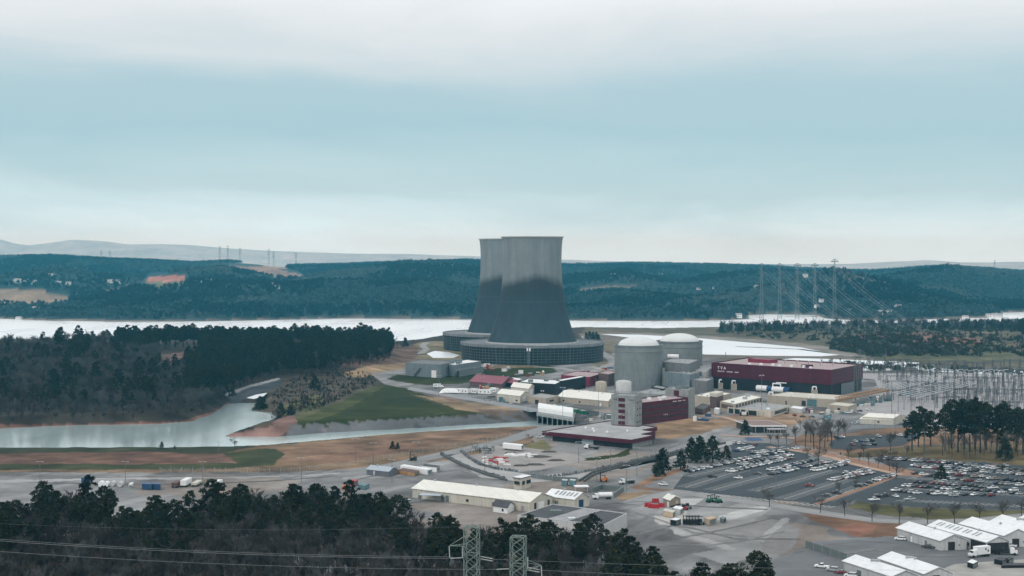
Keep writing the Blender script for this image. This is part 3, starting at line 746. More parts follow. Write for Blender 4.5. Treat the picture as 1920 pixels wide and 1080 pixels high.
for k in range(6):
    p = lerp(lerp(q[0], q[1], .35 + k * .1), lerp(q[3], q[2], .35 + k * .1), .62)
    m = MB(); m.tube((p.x, p.y, 22), (p.x, p.y, 24.6), .5, 8); m.tube((p.x, p.y, 24.6), (p.x + 1.2, p.y - .6, 25.0), .5, 8); m.build('exhaust_pipe', M_PINKROOF, t)
p = lerp(lerp(q[0], q[1], .28), lerp(q[3], q[2], .28), .55); an = math.atan2((q[1] - q[0]).y, (q[1] - q[0]).x)
MB().box((p.x, p.y, 22), (24, 12, 3.2), an).build('penthouse', M_MARL, t)
p = lerp(lerp(q[0], q[1], .74), lerp(q[3], q[2], .74), .25)
MB().box((p.x, p.y, 22), (8, 6, 2.6), an).build('roof_unit', M_MAR, t)
p = lerp(q[0], q[3], .30); MB().tube((p.x + 3, p.y, 22), (p.x + 3, p.y, 31), .3, 6).build('roof_mast', M_STEELD, t)
def lettering(parent, txt, a, b, s0, z, size, material, off=.12, space=1.0):
    cu = bpy.data.curves.new('lettering', 'FONT'); cu.body = txt; cu.size = size; cu.extrude = .05; cu.space_character = space; cu.offset = size * .018
    tmp = bpy.data.objects.new('lettering', cu); COL.objects.link(tmp)
    dg = bpy.context.evaluated_depsgraph_get(); me = bpy.data.meshes.new_from_object(tmp.evaluated_get(dg)); bpy.data.objects.remove(tmp)
    me.materials.clear(); me.materials.append(material)
    o = bpy.data.objects.new('lettering', me); COL.objects.link(o)
    a = Vector(a); b = Vector(b); d = (b - a).normalized(); nrm = Vector((d.y, -d.x)); p = lerp(a, b, s0) + nrm * off
    M = Matrix(((d.x, 0, nrm.x, p.x), (d.y, 0, nrm.y, p.y), (0, 1, 0, z), (0, 0, 0, 1)))
    o.parent = parent; o.matrix_local = Matrix.Translation(-ORG[parent.name]) @ M
    return o
M_LET = mat('white_letters', (.85, .85, .85), .6, .03, 1)
for k, ch in enumerate('TVA'): lettering(t, ch, q[0], q[1], .055 + .027 * k, 17.6, 3.4, M_LET)
for wd, f in (('SEQUOYAH', .055), ('NUCLEAR', .136), ('PLANT', .205)): lettering(t, wd, q[0], q[1], f, 15.2, 1.35, M_LET, space=1.1)
TQ = q

# ---- auxiliary building between the reactors and the hall
def aux(label, pts, z1, material, z0=-.3, bits=0):
    qq = quadpts(*pts, z1); tt = flat_building('auxiliary_building', label, 'building', qq, z1, material, M_GREYR, .6, z0)
    if bits: roof_bits(tt, qq, z1 - .6, bits, int(z1 * 10))
    return tt, qq
aux('tall grey block wedged between the two reactor cylinders', ((1240, 678), (1292, 682), (1312, 674)), 24, M_CONCD, bits=3)
aux('narrow concrete riser standing against the nearer reactor cylinder', ((1231, 689), (1247, 690), (1252, 687)), 19, M_CONC)
tt, qq = aux('blue grey service block with railings below the reactors', ((1246, 697), (1293, 702), (1318, 696)), 16.5, M_BLUEG, bits=6)
aux('white roof block beside the turbine hall end', ((1300, 693), (1322, 697), (1334, 690)), 17, M_WALLW)
aux('pleated grey tank enclosure left of the turbine hall', ((1292, 711), (1325, 715), (1338, 709)), 12, M_CONCD, bits=2)
aux('dark low plant room at the foot of the nearer reactor', ((1221, 725), (1243, 729), (1252, 725)), 5.5, M_BLACK)
aux('long low grey annex along the foot of the reactors', ((1186, 736), (1270, 741), (1300, 733)), 4.5, M_CONC, bits=5)
p = P(1262, 668, 1395)
t = thing('storage_tank', 'white horizontal cylinder lying on the roof beside the reactors', 'tank', p)
MB().tube((p.x - 5, p.y, p.z), (p.x + 5, p.y - 2, p.z), 1.9, 16).build('vessel', M_WHITE, t, True)
[MB().box((p.x + k, p.y, p.z - 3), (1, 3, 1.6)).build('saddle', M_STEELD, t) for k in (-3, 3)]

# ---- office block: two concrete towers and a maroon range
zb = 21.6
def stair_block(label, q, h, dark=True):
    tt = flat_building('stair_tower', label, 'tower', q, h, M_CONC, M_GREYR, .8)
    return tt
q = quadpts((1146, 740), (1191, 742.5), (1204, 738.5), zb); QA = q
t = stair_block('pale concrete stair tower with a strip of dark windows, left end of the maroon office', q, zb)
opening(t, 'window_strip', M_MAR, [(q[0], q[1], .30, .58, z, z + 2.5) for z in (1.2, 5.2, 9.2, 13.2, 17.2)])
opening(t, 'small_window', M_SHADOWDOOR, [(q[1], q[2], s, s + .14, z, z + 1) for z in (2.5, 7, 11.5, 16) for s in (.25, .62)])
opening(t, 'small_window', M_SHADOWDOOR, [(q[0], q[1], s, s + .04, 18.2, 19) for s in (.12, .2, .74, .82, .9)])
b = MB()
for i in range(4):
    j = (i + 1) % 4
    for k in range(9):
        pp = lerp(q[i], q[j], k / 8); b.tube((pp.x, pp.y, zb), (pp.x, pp.y, zb + 1.1), .09, 4)
    b.tube((*q[i], zb + 1.1), (*q[j], zb + 1.1), .09, 4)
b.build('roof_railing', M_STEELD, t)
q2 = quadpts((1247, 728), (1291, 731), (1303, 727), 20.5)
t = stair_block('pale concrete stair tower with rooftop plant, right end of the maroon office', q2, 20.5)
roof_bits(t, q2, 19.7, 5, 5, (1.5, 3.5), M_STEELD, 'roof_unit')
opening(t, 'window_strip', M_MAR, [(q2[0], q2[1], .38, .6, 15.5, 19.5)])
qo = [Vector(G(1203.5, 755, 15.5)[:2]), Vector(G(1290, 745, 15.5)[:2]), Vector(G(1250, 739.5, 15.5)[:2]), Vector(G(1200, 746.5, 15.5)[:2])]
t = flat_building('office_building', 'maroon clad office range between the two concrete stair towers', 'building', qo, 15.5, M_MAR, M_PINKROOF, .7)
roof_bits(t, qo, 14.8, 5, 9, (1.5, 3), M_WHITE)
opening(t, 'window_band', M_GLASS, [(qo[0], qo[1], .01, .99, z, z + .9) for z in (3.2, 7.2, 11.2)])
for k, ch in enumerate('TVA'): lettering(t, ch, qo[0], qo[1], .46 + .035 * k, 4.6, 1.5, M_LET)
for wd, f in (('SEQUOYAH', .66), ('NUCLEAR', .78), ('PLANT', .885)): lettering(t, wd, qo[0], qo[1], f, 13.4, .9, M_LET)

# ---- low service building with maroon fascia
q = [Vector(G(a, b_, 5.8)[:2]) for a, b_ in ((1016, 808.5), (1184, 824.5), (1228.5, 815.5), (1203, 813.5), (1229, 808.5), (1206, 805.5), (1232, 800.5), (1206, 796.5), (1198, 799), (1147, 796), (1146, 788), (1112, 793))]
ce = sum(q, Vector((0, 0))) / len(q)
t = thing('service_building', 'low flat service building with maroon fascia and grey roof in front of the office', 'building', (ce.x, ce.y, 0))
Q = [tuple(p) for p in q]
qi = [tuple(p + (ce - p).normalized() * 2.2) for p in q]
MB().prism(qi, -.3, 3.6, False).build('wall', M_BLACK, t)
MB().prism(Q, 3.3, 5.8, False).prism([tuple(p + (ce - p).normalized() * .5) for p in q], 3.3, 5.8, False).build('fascia', M_MAR, t)
MB().add([(*p, 5.35) for p in Q], [tuple(range(len(Q)))]).add([(*p, 3.4) for p in Q[::-1]], [tuple(range(len(Q)))]).build('roof', mat('gravel_roof', (.36, .355, .35), .9, .3, .12), t)
for s, nm in ((.22, 1), (.45, 1), (.60, 1), (.8, 1), (.35, 1)):
    p = lerp(lerp(q[0], q[1], s), lerp(q[-1], q[5], s), .2 + .6 * ((s * 7.3) % 1))
    MB().lathe((p.x, p.y, 5.35), [(.7, 0), (.7, .8), (.9, .9), (.1, 1.4)], 10).build('roof_vent', M_WHITE, t)
opening(t, 'rolling_door', mat('pale_blue_door', (.30, .34, .37), .6, .1, .6), [(qi[0], qi[1], .44, .57, 0, 3.2)])
opening(t, 'bay_door', M_SHADOWDOOR, [(qi[0], qi[1], .60, .68, 0, 3.0)])
opening(t, 'end_wall', M_CONC, [(qi[0], qi[1], .0, .09, 0, 3.25), (qi[1], qi[2], .05, .95, 0, 3.25)])

# ---- sheds and blocks behind, left to right
t, q = gable('shed', 'wide cream shed with a long pale roof beside the office tower', 'shed', (1046, 754), (1140, 763), (1160, 749), 0, 4.4, 6.6, M_BEIGE, M_CREAMR)
t, q = gable('shed', 'lower cream gabled shed with a white door, front one of the adjoining pair', 'shed', (932, 751), (975, 756), (992, 749), 0, 5.6, 8.0, M_CREAM, M_CREAMR)
opening(t, 'door', M_WHITE, [(q[1], q[2], .28, .6, 0, 4)])
t, q = gable('shed', 'taller cream gabled shed with a tall white door, rear one of the adjoining pair', 'shed', (958, 742), (991, 746), (1002, 740), 0, 7.5, 10, M_CREAM, M_CREAMR)
opening(t, 'door', M_WHITE, [(q[1], q[2], .25, .75, 0, 6)])
q = quadpts((989, 742), (1023, 747), (1048, 742), 5.5)
t = flat_building('pump_house', 'small beige flat roofed block between the cream sheds and the long pale shed', 'building', q, 5.5, M_BEIGE, M_GREYR, .5)
opening(t, 'door', M_SHADOWDOOR, [(q[0], q[1], .42, .62, 0, 3.4), (q[1], q[2], .3, .6, 2, 3.4)])
q = quadpts((974, 716), (1041, 720), (1056, 713), 10)
t = flat_building('workshop', 'black walled workshop with a pale flat roof, left half of the black pair', 'building', q, 10, M_BLACK, M_WHITER, .4)
roof_bits(t, q, 9.6, 3, 12, (2, 4), M_STEELD); opening(t, 'window', M_WHITE, [(q[0], q[1], .60, .63, 3, 4), (q[0], q[1], .66, .69, 3, 4), (q[0], q[1], .3, .34, 0, 3)])
q = quadpts((1043, 712), (1052, 714), (1098, 706), 10.5)
t = flat_building('workshop', 'black walled workshop running back to the right, right half of the black pair', 'building', q, 10.5, M_BLACK, M_WHITER, .4)
opening(t, 'sign_board', M_BLUE, [(q[1], q[2], .02, .18, .4, 4)])
t, q = gable('workshop', 'low building with bright maroon pitched roof beside the white trailers', 'building', (880, 724), (941, 729), (966, 719), 0, 4, 8.2, M_BROWNW, M_MARL)
t, q = gable('workshop', 'small maroon and white roofed annex right of the maroon pitched roof', 'building', (944, 725), (968, 728), (976, 722), 0, 4, 5.8, M_BLACK, M_MARL)
t, q = gable('shed', 'narrow white roofed store between the maroon roofs', 'shed', (932, 719), (972, 724), (980, 719), 0, 4, 5.4, M_WALLW, M_WHITER)
q = quadpts((1052, 703), (1105, 707), (1132, 699), 9)
t = flat_building('workshop', 'maroon walled building with a faded pink roof in front of the cooling tower', 'building', q, 9, M_MARL, M_PINKROOF, .5)
opening(t, 'window', M_GLASS, [(q[0], q[1], s, s + .06, 2, 4) for s in (.3, .5, .7)])
q = quadpts((1122, 699), (1141, 702), (1158, 697), 11)
flat_building('workshop', 'dark maroon block against the left flank of the nearer reactor', 'building', q, 11, M_BROWNW, M_PINKROOF, .4)
q = quadpts((760, 680), (826, 683.5), (852, 677), 13)
t = flat_building('switch_house', 'grey blue windowless block with an outside stair, left of the cooling towers', 'building', q, 13, M_BLUEG, M_CONCD, .5)
opening(t, 'door', M_WHITE, [(q[0], q[1], .745, .88, 0, 7)])
b = MB()
for k in range(12):
    p = lerp(q[0], q[1], .25 + .2 * k / 12); nrm = Vector(((q[1] - q[0]).y, -(q[1] - q[0]).x)).normalized() * 1.2
    b.box((p.x + nrm.x, p.y + nrm.y, k * .75), (2.0, 1.6, .5))
b.build('outside_stair', M_STEELD, t)
q = quadpts((826, 681), (852, 684), (902, 677), 11.5)
t = flat_building('switch_house', 'long grey building with white flat roof in front of the cooling tower ring', 'building', q, 11.5, M_BLUEG, M_WHITER, .4)
opening(t, 'ledge', M_CONC, [(q[1], q[2], .05, .95, 5.6, 6.6)]); roof_bits(t, q, 11.1, 4, 31, (3, 6), M_STEELD)
q = quadpts((852, 692), (862, 697), (907, 689), 5)
flat_building('switch_house', 'low dark annex below the long grey building', 'building', q, 5, M_STEELD, M_DARKR, .4)

# ---- intake structure with piers over the channel
def deckpt(px, py): return Vector(G(px, py, 0)[:2])
a, b_, c, d = deckpt(1006, 776), deckpt(1076, 787), deckpt(1079, 775), deckpt(1010, 765)
ce = (a + b_ + c + d) / 4
t = thing('intake_structure', 'concrete intake with piers standing in the end of the channel', 'intake structure', (ce.x, ce.y, 0))
MB().prism([tuple(a), tuple(b_), tuple(c), tuple(d)], -1.4, .35, True, True).build('deck', M_CONC, t)
for k in range(8):
    p = lerp(a, b_, (k + .1) / 7.4); u = (d - a).normalized(); r_ = (b_ - a).normalized()
    m = MB().prism([tuple(p), tuple(p + r_ * 1.3), tuple(p + r_ * 1.3 + u * 30), tuple(p + u * 30)], -9, -1.4, False); m.build('pier', M_CONCD, t)
MB().prism([tuple(lerp(a, d, .5)), tuple(lerp(b_, c, .5)), tuple(c), tuple(d)], -9, -1.4, False).build('back_wall', M_SHADOWDOOR, t)
m = MB()
for (p, q_) in ((a, b_), (a, d), (b_, c)):
    for k in range(15):
        s = lerp(p, q_, k / 14); m.tube((*s, .35), (*s, 1.5), .06, 4)
    m.tube((*p, 1.5), (*q_, 1.5), .06, 4)
m.build('railing', M_STEEL, t)
# long white fabric cover on it
a2, b2, c2, d2 = lerp(a, d, .3) + (b_ - a) * .02, lerp(b_, c, .3) - (b_ - a) * .04, lerp(b_, c, .75) - (b_ - a) * .04, lerp(a, d, .75) + (b_ - a) * .02
ce = (a2 + b2 + c2 + d2) / 4
t = thing('fabric_shelter', 'long white rounded fabric shelter standing on the intake deck', 'shelter', (ce.x, ce.y, .35))
m = MB(); n = 9; k2 = 14; vs = []
for i in range(k2 + 1):
    f = i / k2; p0 = lerp(a2, b2, f); p1 = lerp(d2, c2, f)
    for j in range(n + 1):
        an = math.pi * j / n; s = (1 - math.cos(an)) / 2; pp = lerp(p0, p1, s); vs.append((pp.x, pp.y, .35 + 5.6 * math.sin(an) ** .6 * (1 + .03 * (i % 2))))
fs = [(i * (n + 1) + j, (i + 1) * (n + 1) + j, (i + 1) * (n + 1) + j + 1, i * (n + 1) + j + 1) for i in range(k2) for j in range(n)]
fs += [tuple(range(n, -1, -1)), tuple(k2 * (n + 1) + j for j in range(n + 1))]
m.add(vs, fs); m.build('fabric_cover', M_WHITE, t)
# ================================================================ roads, lots and other paving
M_ASPH = mat('asphalt', (.040, .050, .058), .85, .25, .08)
M_ROAD = mat('pale_road', (.29, .285, .28), .9, .18, .06)
M_WALK = mat('pink_walk', (.46, .31, .235), .9, .2, .2)
M_LINE = mat('line_paint', (.62, .62, .60), .7, .3, .5)
M_KERB = mat('orange_verge', (.30, .175, .115), .9, .25, .2)
M_YARD = mat('yard_asphalt', (.15, .155, .16), .9, .3, .05)
def strip(name, pts, w, z, material):
    """ribbon of real width w along photo points"""
    p = [Vector(G(a, b, 0)[:2]) for a, b in pts]
    l, r_ = [], []
    for i in range(len(p)):
        d = (p[min(i + 1, len(p) - 1)] - p[max(i - 1, 0)]).normalized(); n = Vector((-d.y, d.x)) * w / 2
        l.append(p[i] + n); r_.append(p[i] - n)
    m = MB()
    for i in range(len(p) - 1): m.quad((*r_[i], z), (*r_[i + 1], z), (*l[i + 1], z), (*l[i], z))
    o = m.build(name, material); tag(o, kind='structure'); return o
LOT_L = [(1262, 917), (1282, 890), (1330, 876), (1366, 862), (1372, 840), (1362, 829), (1440, 831), (1492, 842), (1528, 860), (1590, 867), (1650, 883), (1684, 889), (1672, 897), (1540, 944), (1440, 936), (1340, 926)]
LOT_R = [(1632, 944), (1600, 940), (1672, 906), (1730, 893), (1690, 884), (1636, 860), (1662, 854), (1760, 862), (1900, 872), (2150, 884), (2150, 955), (1920, 957), (1800, 955), (1700, 950)]
LOT_M = [(1553, 833), (1572, 818), (1640, 815), (1730, 813), (1720, 822), (1690, 836), (1600, 843), (1560, 842)]
for P_ in (LOT_L, LOT_R, LOT_M): sheet('parking_lot', gp(P_), .05, M_ASPH)
sheet('parking_bay', gp([(1396, 821), (1424, 821), (1432, 826), (1402, 827)]), .12, mat('blue_marking', (.05, .10, .20), .8, .15, .5))
strip('road', [(1180, 945), (1225, 930), (1265, 922), (1340, 932), (1440, 946), (1560, 965), (1640, 976), (1720, 980), (1820, 977), (1940, 966), (2150, 955)], 11, .09, M_ROAD)
strip('road', [(1542, 947), (1590, 930), (1650, 910), (1690, 897)], 14, .09, M_ASPH)
strip('verge', [(1530, 946), (1600, 922), (1660, 901), (1688, 889)], 3.2, .14, M_KERB)
strip('verge', [(1690, 888), (1716, 889), (1740, 892)], 16, .12, M_KERB)
strip('path', [(1440, 838), (1470, 842), (1520, 850), (1560, 858), (1590, 868), (1640, 880), (1690, 891)], 5, .16, M_WALK)
strip('verge', [(1500, 842), (1540, 850), (1590, 862), (1640, 874), (1700, 886)], 14, .11, M_KERB)
strip('path', [(1290, 782), (1330, 779), (1360, 783), (1390, 792), (1400, 800)], 5, .16, M_WALK)
strip('path', [(1350, 816), (1400, 819), (1440, 819), (1490, 822)], 6, .16, M_WALK)
strip('road', [(1170, 880), (1250, 852), (1330, 822), (1400, 808), (1440, 812)], 12, .08, mat('worn_road', (.24, .24, .24), .9, .2, .06))
strip('road', [(640, 893), (740, 872), (850, 848), (950, 826), (1012, 806), (1040, 800)], 14, .08, mat('worn_road', (.24, .24, .24), .9, .2, .06))
strip('road', [(690, 684), (668, 697), (690, 712), (760, 727), (880, 748), (980, 765), (1010, 772)], 14, .08, mat('dam_road', (.27, .275, .285), .9, .18, .06))
strip('road', [(752, 668), (790, 662), (800, 655), (792, 648), (800, 642)], 9, .10, M_ROAD)
strip('road', [(1100, 700), (1130, 690), (1152, 680), (1140, 668), (1118, 655), (1104, 640), (1096, 630)], 11, .10, M_ROAD)
strip('road', [(790, 690), (740, 692), (700, 698)], 12, .10, M_ROAD)
strip('road', [(1004, 688), (1050, 690), (1100, 700)], 12, .10, M_ROAD)
strip('road', [(1150, 650), (1260, 660), (1400, 690), (1300, 700)], 10, .10, M_ROAD) if False else None
strip('road', [(1380, 650), (1500, 655), (1600, 668), (1632, 666), (1620, 658)], 9, .12, mat('embankment_track', (.30, .285, .27), .9, .2, .05))
strip('road', [(1000, 870), (1100, 905), (1180, 915)], 10, .07, M_ROAD) if False else None
sheet('yard_paving', gp([(1430, 1062), (1530, 1015), (1690, 1006), (1760, 1000), (1990, 1000), (2100, 1060), (2100, 1130), (1500, 1130)]), .05, M_YARD)
sheet('yard_paving', gp([(1760, 1070), (1790, 1058), (1930, 1048), (2100, 1050), (2100, 1130), (1780, 1130)]), .09, mat('pale_paving', (.36, .345, .315), .9, .25, .1))
sheet('laydown_paving', gp([(880, 862), (930, 835), (1010, 842), (1080, 852), (1100, 862), (1010, 882), (960, 886)]), .05, mat('laydown_gravel', (.31, .285, .27), .9, .25, .08))
sheet('access_paving', gp([(840, 853), (868, 850), (905, 872), (1000, 892), (1080, 885), (1280, 845), (1380, 825), (1380, 832), (1280, 856), (1100, 893), (1080, 900), (990, 905), (900, 895)]), .08, mat('access_gravel', (.37, .36, .35), .9, .18, .06))
sheet('yard_paving', gp([(1590, 790), (1720, 788), (1730, 800), (1590, 806)]), .05, M_YARD)
sheet('switchyard_gravel', gp([(1560, 760), (1650, 735), (1640, 712), (1560, 700), (2300, 700), (2300, 812), (1700, 800)]), .05, mat('yard_stone', (.34, .325, .325), .9, .2, .1))

# ================================================================ cars
CARCOL = {'white': (.86, .87, .87), 'silver': (.42, .44, .45), 'black': (.012, .012, .014), 'dark grey': (.05, .052, .058), 'red': (.20, .015, .02), 'blue': (.025, .05, .12), 'beige': (.32, .28, .22)}
M_CARGL = mat('car_glass', (.03, .035, .04), .1, .1, 1.0, spec=.8)
CM = {}
for k, c in CARCOL.items():
    mm = mat('car_paint_' + k.replace(' ', '_'), c, .3, .06, 1.0, spec=.5); mm.node_tree.nodes['Principled BSDF'].inputs['Coat Weight'].default_value = .5; CM[k] = mm
def profile_prism(m, prof, w, tw=None):
    """side profile (x,z) swept over the width; points above the belt may narrow"""
    n = len(prof); vs = []
    for s in (-1, 1):
        for (x, z, k) in prof: vs.append((x, s * w / 2 * k, z))
    fs = [tuple(range(n)), tuple(range(2 * n - 1, n - 1, -1))] + [(i, n + i, n + (i + 1) % n, (i + 1) % n) for i in range(n)]
    m.add(vs, fs)
def make_car(kind, colour, wheels=True):
    t = thing(kind.replace(' ', '_'), '', 'car'); m = MB()
    if kind == 'sedan':
        body = [(-2.3, .35, 1), (2.3, .35, 1), (2.35, .6, .94), (2.2, .75, .94), (1.0, .92, .97), (-1.5, .98, .97), (-2.25, .9, .94), (-2.35, .6, .95)]
        cab = [(1.05, .9, .92), (.2, 1.42, .74), (-1.0, 1.44, .74), (-1.75, .96, .92)]; roof = [(.15, 1.41, .76), (.1, 1.47, .72), (-.95, 1.48, .72), (-1.02, 1.42, .76)]; w = 1.84
    elif kind == 'suv':
        body = [(-2.3, .4, 1), (2.3, .4, 1), (2.4, .8, .95), (2.2, .98, .95), (1.1, 1.08, .98), (-2.25, 1.12, .98), (-2.38, .8, .96)]
        cab = [(1.15, 1.06, .94), (.5, 1.66, .8), (-1.9, 1.68, .8), (-2.25, 1.1, .93)]; roof = [(.45, 1.65, .82), (.4, 1.73, .78), (-1.85, 1.74, .78), (-1.92, 1.66, .82)]; w = 1.95
    else:
        body = [(-2.8, .5, 1), (2.7, .5, 1), (2.8, .85, .95), (2.6, 1.05, .95), (1.3, 1.15, .98), (-.75, 1.15, .98), (-.78, .95, .98), (-2.7, .95, .98), (-2.72, 1.12, .98), (-2.85, 1.12, .97), (-2.87, .6, .97)]
        cab = [(1.35, 1.1, .94), (.65, 1.75, .8), (-.55, 1.76, .8), (-.75, 1.12, .93)]; roof = [(.6, 1.74, .82), (.55, 1.81, .78), (-.5, 1.82, .78), (-.57, 1.75, .82)]; w = 2.0
    profile_prism(m, body[::-1], w); m.build('body', CM[colour], t)
    m = MB(); profile_prism(m, cab[::-1], w); g = m.build('window', M_CARGL, t)
    m = MB(); profile_prism(m, roof[::-1], w); m.build('roof', CM[colour], t)
    if wheels:
        ax = 1.42 if kind != 'pickup' else 1.75
        for x in (-ax, ax):
            for s in (-1, 1):
                m = MB(); m.tube((x, s * (w / 2 - .22), .36), (x, s * (w / 2 + .02), .36), .36, 12)
                wl = m.build('wheel', M_RUBBER, t); MB().tube((x, s * (w / 2 + .02), .36), (x, s * (w / 2 + .03), .36), .2, 8).build('rim', M_STEEL, wl)
    else:
        m = MB(); ax = 1.42 if kind != 'pickup' else 1.75
        for x in (-ax, ax): m.tube((x, -w / 2 - .01, .36), (x, w / 2 + .01, .36), .36, 8)
        m.build('wheels', M_RUBBER, t)
    return t
PROTO = {}
crng = random.Random(11)
NCAR = [0]
def car(x, y, rz, label_place, group, kind=None, colour=None, wheels=False, label=None):
    kind = kind or crng.choices(['sedan', 'suv', 'pickup'], [5, 4, 2])[0]
    colour = colour or crng.choices(list(CARCOL), [34, 17, 21, 15, 6, 5, 3])[0]
    key = (kind, colour, wheels)
    lab = label or f'{colour} {"pickup truck" if kind == "pickup" else kind} {label_place}'
    if key not in PROTO:
        o = make_car(kind, colour, wheels); PROTO[key] = o
        o.location = (x, y, .06); o.rotation_euler = (0, 0, rz); o['label'] = lab; o['group'] = group
    else: o = dup(PROTO[key], (x, y, .06), rz, lab, group)
    NCAR[0] += 1
    return o
def car_row(p0, p1, place, group, pitch=2.75, fill=.94, nose=90, jit=.25, flip=None):
    a, b = Vector(G(*p0)[:2]), Vector(G(*p1)[:2]); L_ = (b - a).length; d = (b - a).normalized()
    an = math.atan2(d.y, d.x) + R(nose); n = max(1, int(L_ / pitch))
    for i in range(n):
        if crng.random() > fill: continue
        p = a + d * (i + .5) * pitch; off = Vector((-d.y, d.x)) * crng.uniform(-.4, .4)
        car(p.x + off.x, p.y + off.y, an + (math.pi if crng.random() < .4 else 0) + R(crng.uniform(-2, 2)), place, group)
g_ = 'cars in the west parking lot'
for p0, p1, fl in (((1287, 886), (1340, 875), .95), ((1340, 874.5), (1424, 857), .92)):
    car_row(p0, p1, 'in the outer kerbside row of the dark west lot', g_, fill=fl)
car_row((1366, 886), (1400, 879), 'at the near end of the second double row, west lot', g_, fill=.95)
car_row((1394, 879), (1440, 870), 'in the second double row of the west lot', g_, fill=.97); car_row((1440, 869.5), (1484, 859.5), 'at the far end of the second double row, west lot', g_, fill=.97)
car_row((1383, 874), (1483, 853.5), 'in the second double row of the west lot', g_, fill=.95)
car_row((1408, 852), (1478, 841.5), 'in the far small double row of the west lot', g_, fill=.95); car_row((1432, 854), (1476, 847), 'in the far small double row of the west lot', g_, fill=.95)
car_row((1372, 832), (1428, 835), 'in the topmost row of the west lot by the gatehouse', g_, 3.4, .75); car_row((1378, 847), (1411, 840), 'in the topmost row of the west lot by the gatehouse', g_, fill=.92)
car_row((1443, 883), (1528, 862), 'in the third double row of the west lot', g_, fill=.93); car_row((1445, 891), (1494, 880), 'in the third double row of the west lot', g_, fill=.9)
car_row((1500, 878), (1562, 865), 'in the third double row of the west lot', g_, fill=.9)
car_row((1525, 884), (1588, 871), 'in the fourth double row of the west lot', g_, fill=.85); car_row((1541, 880), (1590, 868), 'in the fourth double row of the west lot', g_, fill=.85)
car_row((1556, 902), (1636, 887), 'in the fifth double row of the west lot', g_, fill=.88); car_row((1582, 891), (1628, 882), 'in the fifth double row of the west lot', g_, fill=.85)
car_row((1641, 902), (1681, 891), 'along the orange verge of the west lot', g_, fill=.9)
for x, y, kd, cc, lab in ((1335, 895.5, 'pickup', 'black', 'lone black pickup truck in an empty stall row of the west lot'), (1384, 897.5, 'sedan', 'white', 'lone white sedan driving in the open lane of the west lot'), (1420, 890, 'sedan', 'dark grey', 'lone dark sedan at the near end of the third double row'),
                      (1518, 912.5, 'pickup', 'red', 'lone dark red pickup truck on empty asphalt of the west lot'), (1609, 913, 'suv', 'black', 'black suv at the edge of three cars by the orange verge'), (1619, 911, 'sedan', 'dark grey', 'dark sedan between two others by the orange verge'),
                      (1628, 907, 'suv', 'black', 'black suv, the farthest of three by the orange verge'), (1569, 926, 'pickup', 'black', 'black pickup truck near the corner of the west lot'), (1549, 932, 'suv', 'dark grey', 'dark suv parked lowest down in the west lot'),
                      (1243, 910, 'suv', 'white', 'white suv by the orange kerb left of the west lot'), (1491, 842, 'sedan', 'white', 'white sedan rounding the far bend of the west lot'), (1586, 867, 'suv', 'white', 'white van-like suv at the far end of the fourth double row')):
    p = G(x, y); car(p.x, p.y, R(150 if 'driving' in lab else 140 + x % 11), '', g_, kd, cc, True, lab)
g_ = 'cars in the east parking lot'
car_row((1655, 862), (1760, 866), 'in the farthest row of the crowded east lot', g_, 2.9, .9, 60); car_row((1762, 867), (1880, 882), 'in the farthest row of the crowded east lot', g_, 2.9, .9, 60); car_row((1885, 881), (1930, 885), 'in the farthest row of the crowded east lot', g_, 2.9, .9, 60)
car_row((1690, 872), (1760, 877), 'in the second row of the crowded east lot', g_, 2.9, .85, 60); car_row((1770, 876), (1930, 893), 'in the second row of the crowded east lot', g_, 2.9, .8, 60)
car_row((1712, 889), (1830, 905), 'in the spaced third row of the crowded east lot', g_, 4.4, .95, 60); car_row((1758, 885), (1860, 897), 'in the spaced third row of the crowded east lot', g_, 3.2, .8, 60)
car_row((1715, 905), (1810, 912), 'in the packed middle rows of the east lot', g_, 2.8, .95, 60); car_row((1745, 903), (1905, 922), 'in the packed middle rows of the east lot', g_, 2.8, .75, 60)
car_row((1693, 912), (1790, 919), 'in the packed middle rows of the east lot', g_, 2.8, .9, 60); car_row((1795, 917), (1930, 929), 'in the packed middle rows of the east lot', g_, 3.0, .8, 60)
car_row((1675, 921), (1730, 927), 'in the near row of the east lot', g_, 2.9, .85, 60); car_row((1735, 926), (1880, 931), 'in the near row of the east lot', g_, 4.2, .75, 60)
for x, y, kd, cc, lab in ((1639, 939, 'pickup', 'white', 'white pickup truck at the grass corner of the east lot'), (1646, 933, 'suv', 'black', 'black suv behind the white pickup at the east lot corner'), (1659, 931, 'pickup', 'black', 'black pickup truck near the grass corner of the east lot'),
                      (1679, 932, 'sedan', 'white', 'white sedan alone in the near stalls of the east lot'), (1706, 938, 'pickup', 'silver', 'silver pickup truck nearest the lawn in the east lot'), (1756, 928, 'pickup', 'white', 'large white pickup truck in the near stalls of the east lot'), (1788, 931, 'suv', 'silver', 'silver suv in the near stalls of the east lot')):
    p = G(x, y); car(p.x, p.y, R(20 if kd != 'sedan' else 100), '', g_, kd, cc, True, lab)
g_ = 'cars in the small upper parking lot'
car_row((1562, 823), (1585, 820), 'in the small upper lot below the bare trees', g_, 2.9, .9); car_row((1594, 836), (1652, 834), 'in the small upper lot below the bare trees', g_, 3.6, .75); car_row((1598, 829), (1660, 827), 'in the small upper lot below the bare trees', g_, 4, .7); car_row((1640, 820), (1700, 817), 'in the small upper lot below the bare trees', g_, 5.5, .7)
